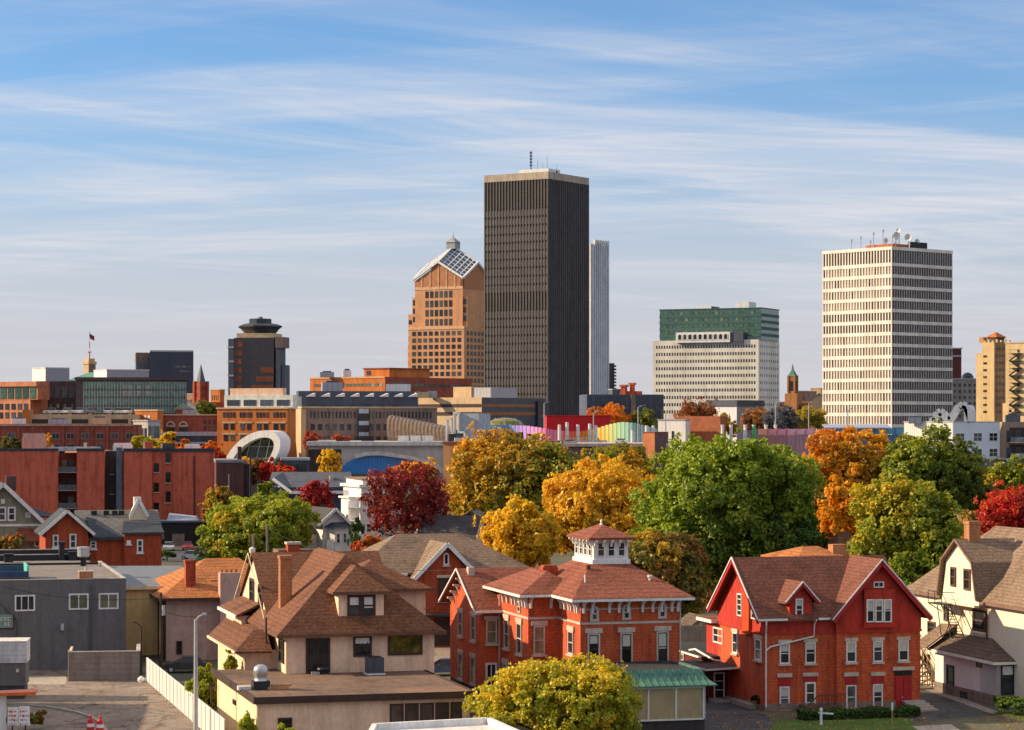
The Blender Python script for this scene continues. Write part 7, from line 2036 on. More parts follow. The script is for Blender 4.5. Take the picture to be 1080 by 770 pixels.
r = root("wave_sculpture", "white ribbon sculpture looping like a wave on the corrugated building's roof", "sculpture", loc=W(980, 0, 504)[:2] + (zt + .2,))
kk = 504 / F
rb_ = MB()
path = [(0, 0), (7, 0), (7.6, 5), (9.5, 9.5), (12.5, 11), (15.5, 9.5), (18.5, 5), (21.5, 1.2), (24, 1.5), (27, 6), (31, 13), (34, 17), (38, 18.8), (42, 17.5), (43.8, 13), (44, 7), (44, 0)]
path = [(a * .92 * kk, b * .92 * kk) for a, b in path]
for (p_, q_) in zip(path, path[1:]):
    n_ = Vector((-(q_[1] - p_[1]), q_[0] - p_[0])); n_ = n_ / (n_.length + 1e-6) * .75
    rb_.hexa([(p_[0] - n_[0], 0, p_[1] - n_[1]), (q_[0] - n_[0], 0, q_[1] - n_[1]), (q_[0] + n_[0], 0, q_[1] + n_[1]), (p_[0] + n_[0], 0, p_[1] + n_[1]),
              (p_[0] - n_[0] + .6, 2.6, p_[1] - n_[1]), (q_[0] - n_[0] + .6, 2.6, q_[1] - n_[1]), (q_[0] + n_[0] + .6, 2.6, q_[1] + n_[1]), (p_[0] + n_[0] + .6, 2.6, p_[1] + n_[1])])
rb_.loft([(a, .0, b) for a, b in [path[-5]] + path[-4:]] , [(a + 2.1, 2.4, b) for a, b in [path[-5]] + path[-4:]])
rb_.build("ribbon", wht_p, r)
r, fr, w, d, zt = block("balcony_building", "brown apartment building with glass balconies at the right edge", "apartment building", 1055, 1057, 1110, 445, 515, 2, mat("taupe_cladding", (0.34, 0.25, 0.18), "plain"), d=20)
z = lambda py: ZP(py, 515)
for (y0, y1) in ((451, 466), (469, 483)):
    MB().box(1.5, w, -.1, 0, z(y1), z(y0)).build("loggia", mat("deck_shade", (1, 1, 1)), r)  # dark sheet stands for shade inside the loggia
    MB().box(1.4, w, -1.3, 0, z(y1 + 1.2), z(y1)).build("balcony", tan_con, r)
    MB().box(1.5, w, -1.28, -1.2, z(y1), z(y1 - 5)).build("glass_rail", mat("clear_rail", (0.35, 0.42, 0.46), "glass", .1), r)
    for px in (1064, 1074):
        window(r, 'f', -.1, fr.uz(px - 2.5, 460)[0], fr.uz(px + 2.5, 460)[0], z(y1), z(y0 + 3), slate_p, fg, fw=.14, dep=.05, bars=(1, 0), name="glazed_door")
r, fr, w, d, zt = block("grey_wall_building", "low mauve grey wall building below the corrugated one", "building", 1012, 1014, 1110, 486, 470, 2, mat("mauve_grey_wall", (0.20, 0.17, 0.17), "plain"), d=10)
MB().box(-.2, w, -.2, 10, zt, zt + .3).build("coping", slate_p, r)
for k in range(3):
    v = fr.uz(1029 + k * 10, 489)[0]
    MB().box(v - .15, v + .15, -.3, 0, zt - .8, zt - .5).build("wall_lamp", wht_p, r)
# hotels on the right edge
r, fr, w, d, zt = block("tan_hotel", "tall cream and tan hotel with stepped roof and small turret at the right", "hotel", 1029.5, 1048.5, 1063, 372, 820, -45, mat("hotel_cream", (0.62, 0.45, 0.24), "plain", .85, .08, sc=.2))
z = lambda py: ZP(py, 820)
MB().box(-w + 2.4, 0, 0, d, zt, z(361)).build("upper_wall", mat("hotel_cream", (1, 1, 1)), r)
MB().box(0, .15, .05, d, 0, z(361.5)).build("tan_side", mat("hotel_tan", (0.46, 0.25, 0.12), "brick", sc=.3), r)
grid(r, 'f', 0, -w * .62, -w * .38, z(438), z(372), 1, 9, .8, .32, fg, .08)
grid(r, 'r', .15, .5, d - .3, z(438), z(364), 4, 10, .38, .4, fg, .08)
for k in range(7):
    MB().box(-w + 3 + k * 1.6, -w + 3.6 + k * 1.6, 0, .6, z(361), z(359 - (k % 2))).build("battlement", mat("hotel_cream", (1, 1, 1)), r)
MB().box(.5 - 4.5, -.5, 2, 7, z(361), z(355)).build("turret", mat("grey_stack", (1, 1, 1)), r)
hip(MB(), -4.4, -.1, 1.6, 7.4, z(355), ((-2.2, 4), (-2.2, 5)), z(350)).build("turret_roof", or_brick, r)
MB().box(-7, -5.2, 1.5, 3.5, z(361), z(355)).build("chimney", mat("hotel_tan", (1, 1, 1)), r)
r, fr, w, d, zt = block("cream_hotel", "cream hotel wall with zigzag black fire escape at the very right edge", "hotel", 1060.5, 1100, 1104, 361.5, 690, -40, mat("hotel_cream", (1, 1, 1)), d=14, mr=tan_con)
z = lambda py: ZP(py, 690)
MB().box(-w - 2, -w, 2, 12, 0, z(425)).build("low_wing", mat("hotel_cream", (1, 1, 1)), r)
grid(r, 'f', 0, -w + .6, -w + 4, z(442), z(424), 2, 3, .4, .4, fg, .08)
grid(r, 'f', 0, -w * .75, -2, z(438), z(366), 3, 10, .3, .4, fg, .08)
v = root("fire_escape", "zigzag black fire escape down the cream hotel's wall", "fire escape", fr)
a, b = fr.uz(1066, 400)[0], fr.uz(1078, 400)[0]
fe, fs = MB(), MB()
for j in range(9):
    zz = z(372 + j * 7.8)
    fe.box(a, b, -1.2, -.1, zz - .12, zz)
    fe.box(a, b, -1.22, -1.16, zz + .9, zz + 1.0)
    za = z(372 + (j + 1) * 7.8)
    if j < 8:
        fs.beam((a if j % 2 else b - .5, -.7, zz), (b - .5 if j % 2 else a, -.7, za), .6, .25)
fe.build("landing", black, v); fs.build("stair_flight", black, v)
r, fr, w, d, zt = block("maroon_slab", "narrow maroon slab peeping out right of the banded tower", "building", 1000, 1002, 1014, 368, 1000, 8, mat("maroon_panel", (0.12, 0.03, 0.032), "plain"), d=14)
MB().box(0, w + .1, -.15, 0, ZP(375.5, 1000) - .3, ZP(375.5, 1000) + .3).box(-4, w + .4, -.3, 14, zt, zt + .5).build("band", lampsteel, r)
r, fr, w, d, zt = block("grey_office", "grey square windowed office between banded tower and tan hotel", "office building", 1001, 1003, 1032, 400, 900, 10, mat("dove_stone", (0.26, 0.24, 0.23), "plain", sc=.2), d=16, mr=lampsteel)
grid(r, 'f', 0, .5, w - .5, ZP(442, 900), ZP(403, 900), 5, 6, .42, .5, fg, .08)
v = root("roof_dome", "dark little barrel shaped dome on the grey office", "dome", loc=W(1021, 0, 905)[:2] + (ZP(400, 900),))
MB().pv([(-2, 0), (2, 0), (2, 1.2), (1.2, 2.2), (0, 2.6), (-1.2, 2.2), (-2, 1.2)], 0, 3).build("shell", slate_p, v)
MB().pv([(-.7, .2), (.7, .2), (.7, 1), (0, 1.5), (-.7, 1)], -.1, 0).build("window", fg, v)

# --- slim lamp posts before downtown
for (px, yt, D, lb) in ((626, 434, 590, "slim lamp post before the red box's right end"), (673, 428, 590, "slim lamp post before the pale green glass"), (702, 434, 590, "slim lamp post left of the white shed"), (574, 424, 640, "slim pole at the red box's left end"), (853, 424, 620, "slim lamp post before the yellow tree by the banded tower"), (818, 424, 620, "slim lamp post right of the white pavilion"), (894, 431, 560, "slim post rising over the blue screen"), (264, 480, 400, "dark slim lamp post in front of the glass link"), (206, 425, 640, "slim mast above the green tree near the church")):
    lamp(px, 0, yt, D, lb, lampsteel if px != 264 else black, .9, rad=.13)

# --- grey barn with the sloped roof and blue black wall
f_ = Frame(*W(288, 0, 420)[:2], 10)
z = lambda py: ZP(py, 420)
r = root("slate_church_hall", "slate blue hall with long low roof and white verge behind the red sapling", "hall", f_)
u1 = f_.uz(372, 520)[0]
MB().box(0, u1, 0, 12, 0, z(514)).build("wall", mat("dark_slate_boards", (0.045, 0.055, 0.085), "siding"), r)
uu = f_.uz(307, 500)[0]
MB().slab([(uu, -.6, z(519)), (u1 + .6, -.6, z(519)), (u1 + .6, 9, z(499)), (uu - .6, 9, z(499))], .25).slab([(-.5, 1, z(506)), (uu, -.6, z(519)), (uu - .6, 9, z(499)), (.5, 9, z(499))], .25).build("roof", mat("slate_blue_roof", (0.10, 0.11, 0.14), "shingle"), r)
MB().beam((uu, -.7, z(519.5)), (u1 + .6, -.7, z(519.5)), .2, .5).beam((0, .9, z(505)), (uu, -.7, z(519.5)), .2, .5).beam((uu, -.7, z(519.5)), (uu - 2, 1.5, z(513)), .2, .5).build("fascia", white, r)
MB().box(f_.uz(351, 505)[0], f_.uz(355, 505)[0], 5, 6, z(512), z(503)).build("roof_window", stone_trim, r)

# rooftop plant on the nearer downtown roofs
for (px, py, D, w_, h_, m_, lb) in (
        (350, 411, 610, 5, 2.2, grey_p, "grey plant box on the taupe block's roof, left end"), (420, 411.5, 610, 6, 1.8, wht_p, "white plant box on the taupe block's roof, right end"),
        (20, 447, 528, 3, 1.4, wht_p, "white roof unit at the far left of the low brick row"), (62, 447, 530, 4, 1.2, grey_p, "grey roof unit on the left of the low brick row"),
        (105, 447, 530, 3.4, 1.6, tan_con, "buff roof unit on the right of the low brick row"), (200, 437, 585, 3.2, 1.3, grey_p, "grey roof unit over the arched windows"),
        (345, 469.5, 570, 4, 1.5, wht_p, "white roof unit on the left of the long museum"), (388, 469.5, 572, 5, 1.1, grey_p, "flat grey roof unit in the middle of the long museum"),
        (486, 467.5, 476, 2.4, 1.3, wht_p, "white roof unit on the tan brick hall's left"), (510, 468, 478, 3, 1.0, grey_p, "grey roof unit on the tan brick hall's middle"),
        (600, 470, 486, 3, 1.1, grey_p, "grey roof unit on the brick podium's left"), (655, 470, 486, 2.4, 1.4, wht_p, "white roof unit on the brick podium's right"),
        (965, 445, 505, 2.6, 1.2, grey_p, "grey roof unit left of the wave sculpture"), (1068, 444, 520, 3, 1.6, slate_p, "dark roof unit on the balcony building"),
        (445, 418.5, 760, 4, 1.8, tan_con, "buff roof unit at the left end of the buff parking deck"), (456, 418.5, 762, 2.6, 2.2, grey_p, "grey roof unit on the left of the buff parking deck"),
        (345, 397, 915, 5, 2.0, grey_p, "grey roof unit on the long orange building's left end"), (366, 397, 915, 3, 2.8, wht_p, "white roof unit left of the long orange building's upper storey")):
    x_, y_, _ = W(px, 0, D)
    v = root("roof_unit", lb, "roof unit", loc=(x_, y_, ZP(py, D) - .35), deg=random.uniform(-15, 15))
    MB().box(-w_ / 2, w_ / 2, -w_ * .3, w_ * .3, 0, .35 + h_ * .8).build("housing", m_, v)
    MB().box(-w_ * .3, w_ * .3, -w_ * .2, w_ * .2, .35 + h_ * .8, .35 + h_).build("cowl", slate_p, v)
# ================================================================== trees
MAPLE_GO = [(GOLD, 3), (AMBER, 3), (OLIVE, 3), (GREEN, 3), (YGREEN, 2), (DGREEN, 1)]
MAPLE_GOLD = [(GOLD, 6), (AMBER, 1), (YELL, 4), (OLIVE, 1)]
GREENS = [(GREEN, 5), (LGREEN, 5), (DGREEN, 2), (YGREEN, 1)]
YGREENS = [(YGREEN, 4), (LGREEN, 4), (GREEN, 3), (GOLD, 1), (DGREEN, 1)]
WINES = [(WINE, 6), ((0.26, .03, .03), 3), ((0.10, .03, .03), 2), ((0.36, 0.08, .04), 1)]
REDS = [(RED, 5), ((.42, .05, .03), 3), (WINE, 2)]
tree("maple_tree", "largest orange and olive maple left of the green tree, above the golden ones", (467, 456, 622, 600), 335,
     [(GREEN, 6), (OLIVE, 3), (GOLD, 2), (YGREEN, 5), (DGREEN, 3)], .52, 26000, tip=(AMBER, -.02), lobes=34, group=None)
tree("maple_tree", "round golden yellow maple right behind the villa's left wing", (508, 528, 588, 612), 278, MAPLE_GOLD, .42, 12000, lobes=20)
tree("maple_tree", "broad golden orange maple behind the villa's white cupola", (566, 490, 702, 600), 300, [(GOLD, 7), (YELL, 2), (AMBER, 3), (OLIVE, 2)], .48, 20000, tip=(GOLD, -.1), lobes=30)
tree("maple_tree", "shaded olive brown tree between the villa and the big green tree", (650, 565, 742, 668), 246, [(BROWN, 3), (OLIVE, 4), (DGREEN, 3), (GOLD, 1), (RUST, 1)], .4, 14000, lobes=22)
tree("ash_tree", "biggest tree, full green crown in the centre behind the red house", (674, 448, 858, 632), 272, GREENS, .44, 46000, tip=(LGREEN, .0), lobes=54, lr=(.24, .4), low=-.9)  # lighter tip stands for sun on the upper left leaves
tree("ash_tree", "dark green lower tree at the right foot of the biggest green tree", (790, 545, 868, 640), 268, [(GREEN, 3), (DGREEN, 4)], .42, 9000, lobes=16)
tree("maple_tree", "orange maple below the banded tower, left of the dark green tree", (838, 456, 938, 548), 345, [(AMBER, 4), (GOLD, 5), (OLIVE, 2), (BROWN, 1)], .5, 17000, tip=(ORANGE, -.1), lobes=28)
tree("maple_tree", "loose upright golden orange tree left of the yellow green one", (862, 498, 914, 596), 300, [(GOLD, 4), (AMBER, 4), (ORANGE, 1)], .36, 8000, lobes=18, lr=(.22, .38))
tree("maple_tree", "dim rust and olive tree low between the biggest green tree and the orange maple", (826, 520, 885, 585), 330, [(RUST, 3), (OLIVE, 3), (BROWN, 3), (DGREEN, 2)], .42, 7000, lobes=14)
tree("maple_tree", "tall yellow green maple behind the white house's gambrel", (901, 507, 1014, 640), 258, [(GREEN, 4), (LGREEN, 4), (YGREEN, 3), (DGREEN, 3)], .42, 24000, tip=(GOLD, -.18), lobes=36)
tree("maple_tree", "darker green maple in front of the corrugated building", (922, 458, 1030, 545), 340, [(GREEN, 4), (DGREEN, 4), (OLIVE, 2), (YGREEN, 1)], .48, 17000, tip=(YGREEN, -.05), lobes=28)
tree("maple_tree", "yellow green bushy maple at the right edge under the balcony building", (1034, 490, 1092, 535), 390, YGREENS + [(YELL, 3)], .46, 7000, lobes=16)
tree("maple_tree", "crimson maple at the right edge above the white house's roof", (1028, 515, 1112, 590), 310, REDS, .4, 10000, tip=(AMBER, -.5), lobes=20)
tree("scrub", "dull olive brush row left of the crimson maple", (1006, 508, 1056, 545), 345, [(OLIVE, 4), (BROWN, 2), (GREEN, 2)], .4, 5000, lobes=14, cat="shrub")
tree("maple_tree", "small olive orange tree below the brick podium", (618, 472, 694, 530), 380, [(OLIVE, 4), (YGREEN, 2), (GREEN, 3), (AMBER, 2)], .46, 9000, lobes=20)
tree("japanese_maple", "wine red maple in front of the tall white house", (380, 486, 478, 590), 305, WINES + [((.5, .09, .04), 1)], .36, 6500, lobes=44, lr=(.15, .26), hollow=.2)
tree("maple_tree", "yellow tree with orange top behind the wine red maple", (408, 488, 462, 512), 440, [(YELL, 3), (GOLD, 4), (AMBER, 2), (RED, 1)], .45, 3500, lobes=12)
tree("sapling", "small bright yellow tree in front of the long museum's dark opening", (335, 478, 358, 505), 500, [(YELL, 4), (GOLD, 4)], .45, 1800, lobes=9)
tree("sapling", "small red tree in front of the slate blue hall", (315, 501, 353, 548), 398, REDS + [(WINE, 5)], .36, 3200, lobes=14, lr=(.2, .34), hollow=.4)
tree("ash_tree", "yellow green broad tree behind the rust hip roof, left of the utility poles", (216, 524, 326, 604), 312, YGREENS, .42, 22000, lobes=32)
tree("maple_tree", "thin rusty yellow tree behind the left yellow green tree", (211, 510, 252, 560), 345, [(BROWN, 3), (YGREEN, 4), (RUST, 2), (GOLD, 1)], .36, 4200, lobes=16, lr=(.2, .34), hollow=.4)
tree("sapling", "bright red slim tree below the white arch's right foot", (273, 485, 291, 520), 440, REDS, .36, 2200, lobes=10)
tree("shrub", "orange red shrub below the wine red maple", (371, 567, 408, 592), 290, [(RED, 2), (RUST, 4), (AMBER, 1), (GREEN, 1)], .3, 3500, lobes=12, cat="shrub")
tree("cypress", "narrow dark green cypress between the white houses and red maple", (371, 546, 381, 590), 300, [(DGREEN, 1)], .3, 1500, lobes=10)
for (px0, px1, y0, y1, D, pal, lb) in (
        (137, 163, 459, 478, 500, [(YELL, 2), (YGREEN, 4), (LGREEN, 1)], "round yellow green tree behind the apartment chimneys"),
        (163, 186, 462, 478, 505, [(GOLD, 3), (YELL, 3), (OLIVE, 1)], "golden tree right of the round yellow green one"),
        (184, 200, 468, 480, 500, [(AMBER, 3), (ORANGE, 2)], "small orange tree beside the apartment's right chimney"),
        (214, 233, 468, 484, 490, [(ORANGE, 4), (AMBER, 2)], "orange tree left of the bright red ball shaped tree"),
        (225, 236, 475, 492, 470, [(RED, 5)], "bright red ball shaped tree at the white arch's left foot"),
        (39, 56, 460, 482, 500, [(GOLD, 3), (AMBER, 3)], "golden tree behind the brown roof stair house"),
        (-4, 24, 462, 480, 500, [(DGREEN, 2), (OLIVE, 1), (BROWN, 1)], "dull green tree at the far left edge"),
        (198, 230, 424, 446, 760, [(OLIVE, 3), (GREEN, 3), (BROWN, 1)], "olive green tree under the church"),
        (320, 345, 458, 478, 575, [((.45, .06, .03), 3), (RUST, 2)], "red orange tree left of the taupe block's glass stair"),
        (343, 368, 457, 478, 575, [((.5, .09, .03), 3), (RUST, 2), (RED, 1)], "brighter red orange tree next to the glass stair"),
        (246, 268, 483, 502, 505, [(YELL, 3), (GOLD, 3)], "yellow shrub inside the white arch's left foot"),
        (258, 282, 486, 515, 450, [(RUST, 2), (OLIVE, 2), (BROWN, 2)], "brown olive tree in front of the atrium glass"),
        (620, 664, 426, 462, 740, [(AMBER, 3), (ORANGE, 3), (BROWN, 1)], "orange tree behind the red box's right end"),
        (664, 693, 430, 460, 740, [(GREEN, 3), (OLIVE, 3)], "green tree right of the orange one behind the glass fence"),
        (712, 757, 419, 460, 760, [(RUST, 4), (BROWN, 3), ((.3, .05, .03), 1)], "red brown tree in front of the white office"),
        (750, 777, 437, 462, 730, [(AMBER, 2), (OLIVE, 3), (GOLD, 1)], "orange olive tree left of the white pavilion's corner"),
        (782, 810, 432, 458, 720, [((.4, .2, .08), 3), (AMBER, 1), (BROWN, 1)], "tan orange tree before the white pavilion's side"),
        (806, 842, 426, 462, 700, [((.16, .17, .2), 3), ((.3, .3, .33), 2), ((.06, .065, .08), 2)], "silver grey tree right of the white pavilion"),
        (832, 871, 430, 456, 720, [(YGREEN, 3), (OLIVE, 3), (GOLD, 1)], "yellow olive tree left of the banded tower's foot"),
        (283, 312, 493, 506, 470, [(RED, 2), (ORANGE, 2), (RUST, 2)], "low red hedge of shrubs under the glass link"),
        (428, 442, 456, 472, 585, [(OLIVE, 2), (GOLD, 2)], "little yellow olive tree at the ribbed shell's left edge"),
        (272, 292, 512, 545, 380, [(OLIVE, 2), (YGREEN, 2), (GREEN, 1)], "yellowish young tree left of the slate blue hall"),
        (305, 330, 528, 560, 360, [(RUST, 2), (BROWN, 3), (WINE, 1)], "thin brown tree behind the yellow green tree's right side")):
    sz = (px1 - px0)
    tree("small_tree", lb, (px0, y0, px1, y1), D, pal, .5, int(700 + sz * 75), lobes=12)
# foreground tree and bushes
tree("locust_tree", "nearest tree, yellow and green crown at the bottom centre before the villa", (497, 694, 682, 812), 166, [(YELL, 3), (GOLD, 2), (YGREEN, 5), (LGREEN, 4), (GREEN, 2), (OLIVE, 1)], .24, 36000, tip=(YELL, .0), lobes=64, lr=(.17, .34), hollow=.3)
tree("shrub", "bright green tall shrub behind the white fence by the stucco house", (200, 705, 233, 752), 188, [(LGREEN, 4), (YGREEN, 3), (GREEN, 2)], .2, 5200, lobes=18, cat="shrub")
tree("shrub", "yellow green shrub at the foot of the flat roofed extension", (249, 752, 272, 790), 166, [(LGREEN, 3), (YGREEN, 3)], .18, 1600, lobes=9, cat="shrub")
tree("shrub", "small yellowish shrub below the stucco house's left eave", (236, 690, 252, 708), 186, [(YGREEN, 3), (OLIVE, 2)], .18, 1400, lobes=8, cat="shrub")
tree("shrub", "low green plant at the extension's small front window", (290, 764, 312, 790), 164, [(LGREEN, 3), (YGREEN, 2)], .16, 900, lobes=7, cat="shrub")
tree("shrub", "clipped dark green bush by the white house's front corner", (1050, 737, 1093, 757), 190, [(DGREEN, 3), (GREEN, 2)], .16, 5000, lobes=16, cat="shrub", trunk=False)
tree("shrub", "dark bush at the red house's left front corner by the driveway", (796, 733, 806, 752), 194, [((.02, .03, .02), 3), (DGREEN, 1)], .16, 1500, lobes=8, cat="shrub")
tree("shrub", "low planting behind the kerb by the menu board", (30, 752, 48, 772), 181, [(OLIVE, 2), (GREEN, 2), (RUST, 1)], .16, 1500, lobes=9, cat="shrub", trunk=False)
tree("vine_bush", "rusty leaved climbing shrub before the grey green house", (-4, 566, 24, 600), 300, [(RUST, 2), (OLIVE, 2), (DGREEN, 2), (AMBER, 1)], .34, 3000, lobes=12, cat="shrub")
tree("vine_bush", "dark shrub between the slate roofed house and the parked cars", (168, 582, 184, 602), 400, [(DGREEN, 2), (GREEN, 1)], .3, 1200, lobes=8, cat="shrub")
tree("vine_bush", "reddish bare shrub against the villa's lower right windows", (622, 688, 652, 712), 186, [(RUST, 3), (WINE, 1), (OLIVE, 1)], .16, 1300, lobes=8, cat="shrub", hollow=.2)
# hedge in front of the red house
r = root("hedge", "long clipped dark hedge along the red house's front", "hedge", loc=rh.P(0, 0, 0), deg=15)
n = 15000
P = np.column_stack([RNG.uniform(.6, 10.2, n), RNG.uniform(-6.6, -5.2, n), RNG.uniform(.03, .6, n)])
edge = RNG.integers(0, 3, n)
P[edge == 0, 1] = -6.62 + RNG.normal(size=(edge == 0).sum()) * .05
P[edge == 1, 2] = .6 + RNG.normal(size=(edge == 1).sum()) * .05 + .08 * np.sin(P[edge == 1, 0] * 2.1)
N = RNG.normal(size=(n, 3)); N[:, 1] -= .6; N[:, 2] += .6; N /= np.linalg.norm(N, axis=1, keepdims=True)
leaf_mesh("foliage", P, N, .1, pick([(DGREEN, 4), (GREEN, 1), ((.03, .05, .012), 3)], n).astype(np.float32), r)
MB().box(.7, 10.1, -6.5, -5.3, 0, .5).build("branches", mat("hedge_wood", (0.025, 0.03, 0.012)), r)
# sagging overhead cables
def cable(label, a, b, sag):
    p, q = Vector(W(*a)), Vector(W(*b))
    pts = [p.lerp(q, t) - Vector((0, 0, sag * 4 * t * (1 - t))) for t in np.linspace(0, 1, 13)]
    o_ = MB().tube(pts, .022, 4).build("overhead_cable", black)
    tag(o_, label, "cable")
cable("overhead cable sagging from the brown timber pole to the mauve house's wide chimney", (169.5, 643, 221), (232, 642, 233), .7)
cable("overhead cable running left from the brown timber pole across the charcoal wall", (169.5, 630, 221), (-40, 606, 222), 1.0)
cable("overhead cable between the stucco house's right eave and the villa's gable wing", (447, 641, 192), (478, 655, 200), .3)
cable("overhead cable sloping from the tallest grey utility pole to the brick villa's wing", (281.5, 557, 262), (497, 600, 205), 1.6)
# leaves lying about under the trees
n = 3200
px_ = np.concatenate([RNG.uniform(15, 32, 1500), RNG.uniform(-36, -18, 900), RNG.uniform(36, 48, 800)])
py_ = np.concatenate([RNG.uniform(172, 192, 1500), RNG.uniform(180, 216, 900), RNG.uniform(176, 192, 800)])
P = np.column_stack([px_, py_, np.full(n, .035)])
N = RNG.normal(size=(n, 3)) * .25 + np.array([0, 0, 1.0]); N /= np.linalg.norm(N, axis=1, keepdims=True)
o = leaf_mesh("fallen_leaves", P, N, .075, pick([(GOLD, 3), (AMBER, 2), (RUST, 3), (BROWN, 2)], n).astype(np.float32), None)
o["kind"] = "stuff"
# far tree belt closing the gaps between the buildings downtown
def belt(name, px0, px1, D, h, n, pal, leaf):
    o_l = []
    X0_, X1_ = (px0 - CX) / F * D, (px1 - CX) / F * D
    k = max(6, int((X1_ - X0_) / (h * .8)))
    for j in range(k):
        x_ = X0_ + (X1_ - X0_) * (j + RNG.uniform(.2, .8)) / k
        o_l.append((np.array((x_, D + RNG.uniform(-15, 15), h * RNG.uniform(.3, .5))), np.array((h * .6, h * .6, h * .5)) * RNG.uniform(.7, 1.15)))
    o = foliage(name, o_l, n, leaf, pal, None)
    o["kind"] = "stuff"
MIXED = [(GREEN, 3), (OLIVE, 3), (YGREEN, 2), (RUST, 2), (AMBER, 2), (BROWN, 2)]
belt("treeline", -120, 1200, 690, 13, 9000, MIXED, 1.0)
belt("treeline", -200, 1300, 1700, 17, 6000, MIXED, 1.6)
belt("treeline", 560, 1150, 430, 11, 9000, MIXED, .6)
belt("undergrowth", 440, 1000, 292, 4.5, 9000, [(DGREEN, 3), (GREEN, 2), (RUST, 1), (BROWN, 1)], .4)

# ================================================================== light and sky
SUN_EL, SUN_AZ = 25.0, -8.0            # degrees up; degrees the sun stands in front of pure left
sd = Vector((-math.cos(R(SUN_AZ)) * math.cos(R(SUN_EL)), -math.sin(R(SUN_AZ)) * math.cos(R(SUN_EL)), math.sin(R(SUN_EL))))
sl = bpy.data.lights.new("sun", 'SUN')
sl.energy = 4.6
sl.angle = R(0.5)
sl.color = (1.0, 0.78, 0.50)
so = bpy.data.objects.new("sun", sl)
COL.objects.link(so)
so.rotation_euler = sd.to_track_quat('Z', 'Y').to_euler()
world = bpy.data.worlds.new("World")
scene.world = world
world.use_nodes = True
nt = world.node_tree
bg = nt.nodes["Background"]
sky = nt.nodes.new("ShaderNodeTexSky")
sky.sky_type = 'NISHITA'
sky.sun_disc = False
sky.sun_elevation = R(SUN_EL)
sky.sun_rotation = math.atan2(sd.x, sd.y)
sky.altitude = 100
sky.air_density = 0.9
sky.dust_density = 0.1
sky.ozone_density = 5.0
# cirrus: noise laid out on a high plane, so the streaks converge on the horizon as real cloud does
geo = nt.nodes.new("ShaderNodeTexCoord")
sep = nt.nodes.new("ShaderNodeSeparateXYZ")
nt.links.new(geo.outputs["Generated"], sep.inputs[0])
def mnode(op, a, b=None, clamp=False):
    m = nt.nodes.new("ShaderNodeMath"); m.operation = op; m.use_clamp = clamp
    for i, x in enumerate((a, b)):
        if x is None: continue
        if isinstance(x, (int, float)): m.inputs[i].default_value = x
        else: nt.links.new(x, m.inputs[i])
    return m.outputs[0]
zz = mnode('ADD', mnode('MAXIMUM', sep.outputs["Z"], 0.0), 0.045)
cx = mnode('DIVIDE', sep.outputs["X"], zz); cy = mnode('DIVIDE', sep.outputs["Y"], zz)
cmb = nt.nodes.new("ShaderNodeCombineXYZ")
nt.links.new(cx, cmb.inputs[0]); nt.links.new(cy, cmb.inputs[1])
def cloud(rot, scale, nscale, detail, rough, lo, hi, dist=0.6):
    mp = nt.nodes.new("ShaderNodeMapping")
    m0 = nt.nodes.new("ShaderNodeMapping")
    m0.inputs["Rotation"].default_value = (0, 0, R(rot)); mp.inputs["Scale"].default_value = scale
    nt.links.new(cmb.outputs[0], m0.inputs["Vector"]); nt.links.new(m0.outputs[0], mp.inputs["Vector"])
    n = nt.nodes.new("ShaderNodeTexNoise")
    n.inputs["Scale"].default_value = nscale; n.inputs["Detail"].default_value = detail
    n.inputs["Roughness"].default_value = rough; n.inputs["Distortion"].default_value = dist
    nt.links.new(mp.outputs[0], n.inputs["Vector"])
    mr = nt.nodes.new("ShaderNodeMapRange"); mr.interpolation_type = 'SMOOTHSTEP'
    mr.inputs["From Min"].default_value = lo; mr.inputs["From Max"].default_value = hi
    nt.links.new(n.outputs["Fac"], mr.inputs["Value"])
    return mr.outputs["Result"]
c1 = cloud(-40, (0.28, 0.8, 1), 0.9, 9, 0.6, 0.42, 0.62, 0.9)
c2 = cloud(30, (0.3, 1.1, 1), 0.8, 10, 0.64, 0.46, 0.64, 0.5)
c3 = cloud(-14, (0.6, 2.4, 1), 1.0, 9, 0.68, 0.36, 0.64, 0.4)
def ease(v, a_, b_):
    f_ = nt.nodes.new("ShaderNodeMapRange"); f_.interpolation_type = 'SMOOTHSTEP'
    f_.inputs["From Min"].default_value = a_; f_.inputs["From Max"].default_value = b_
    nt.links.new(v, f_.inputs["Value"])
    return f_.outputs["Result"]
low_band = ease(sep.outputs["Z"], 0.165, 0.11)
veil = ease(sep.outputs["Z"], 0.15, 0.02)
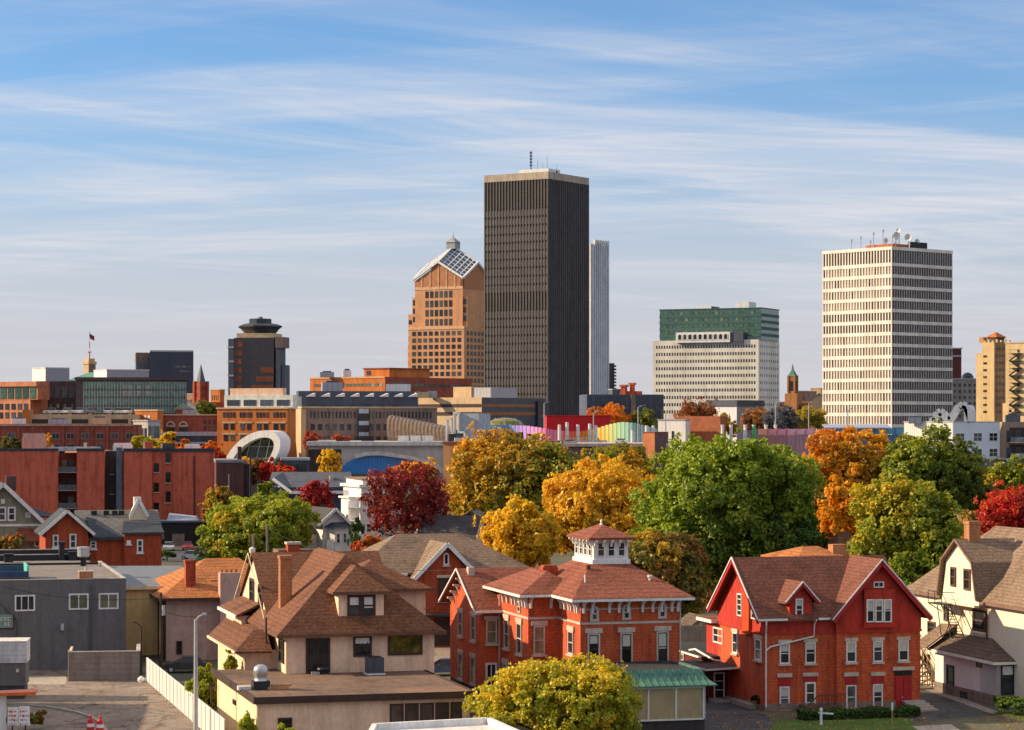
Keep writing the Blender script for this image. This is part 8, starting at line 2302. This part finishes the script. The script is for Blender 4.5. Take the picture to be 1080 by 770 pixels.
cir = mnode('MULTIPLY', mnode('ADD', mnode('MULTIPLY', c1, 0.75), mnode('MULTIPLY', c2, 0.6), True), mnode('ADD', mnode('MULTIPLY', c3, 0.6), 0.4))
cir = mnode('MULTIPLY', cir, mnode('MULTIPLY', mnode('ADD', mnode('MULTIPLY', low_band, 0.6), 0.4), mnode('ADD', mnode('MULTIPLY', ease(sep.outputs["Z"], 0.02, 0.085), 0.75), 0.25)))
clear = mnode('SUBTRACT', 1.0, mnode('MULTIPLY', veil, 0.9))
cl = mnode('MULTIPLY', veil, 0.9)
mix = nt.nodes.new("ShaderNodeMix"); mix.data_type = 'RGBA'
nt.links.new(cl, mix.inputs[0])
tint = nt.nodes.new("ShaderNodeMix"); tint.data_type = 'RGBA'; tint.blend_type = 'MULTIPLY'; tint.inputs[0].default_value = 1.0
tint.inputs[7].default_value = (0.62, 0.68, 0.73, 1)
nt.links.new(sky.outputs[0], tint.inputs[6])
nt.links.new(tint.outputs[2], mix.inputs[6])
over = ease(sep.outputs["Z"], 0.20, 0.42)          # added bright cloud sheet overhead, out of view, to fill the shade
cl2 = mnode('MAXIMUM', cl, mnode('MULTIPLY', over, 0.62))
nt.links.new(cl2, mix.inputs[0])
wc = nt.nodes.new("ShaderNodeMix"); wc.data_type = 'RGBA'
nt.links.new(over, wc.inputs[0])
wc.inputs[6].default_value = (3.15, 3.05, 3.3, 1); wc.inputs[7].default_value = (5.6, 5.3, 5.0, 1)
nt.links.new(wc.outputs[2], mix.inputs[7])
mc = nt.nodes.new("ShaderNodeMix"); mc.data_type = 'RGBA'
nt.links.new(mnode('MULTIPLY', cir, 0.9), mc.inputs[0])
nt.links.new(mix.outputs[2], mc.inputs[6])
mc.inputs[7].default_value = (4.0, 3.95, 4.15, 1)
nt.links.new(mc.outputs[2], bg.inputs["Color"])
bg.inputs["Strength"].default_value = 0.12

scene.view_settings.view_transform = 'Standard'
scene.view_settings.look = 'None'
scene.view_settings.exposure = 0.7
scene.view_settings.gamma = 1.0
scene.view_settings.use_curve_mapping = False
scene.render.engine = 'CYCLES'
scene.cycles.max_bounces = 6
scene.cycles.use_denoising = True
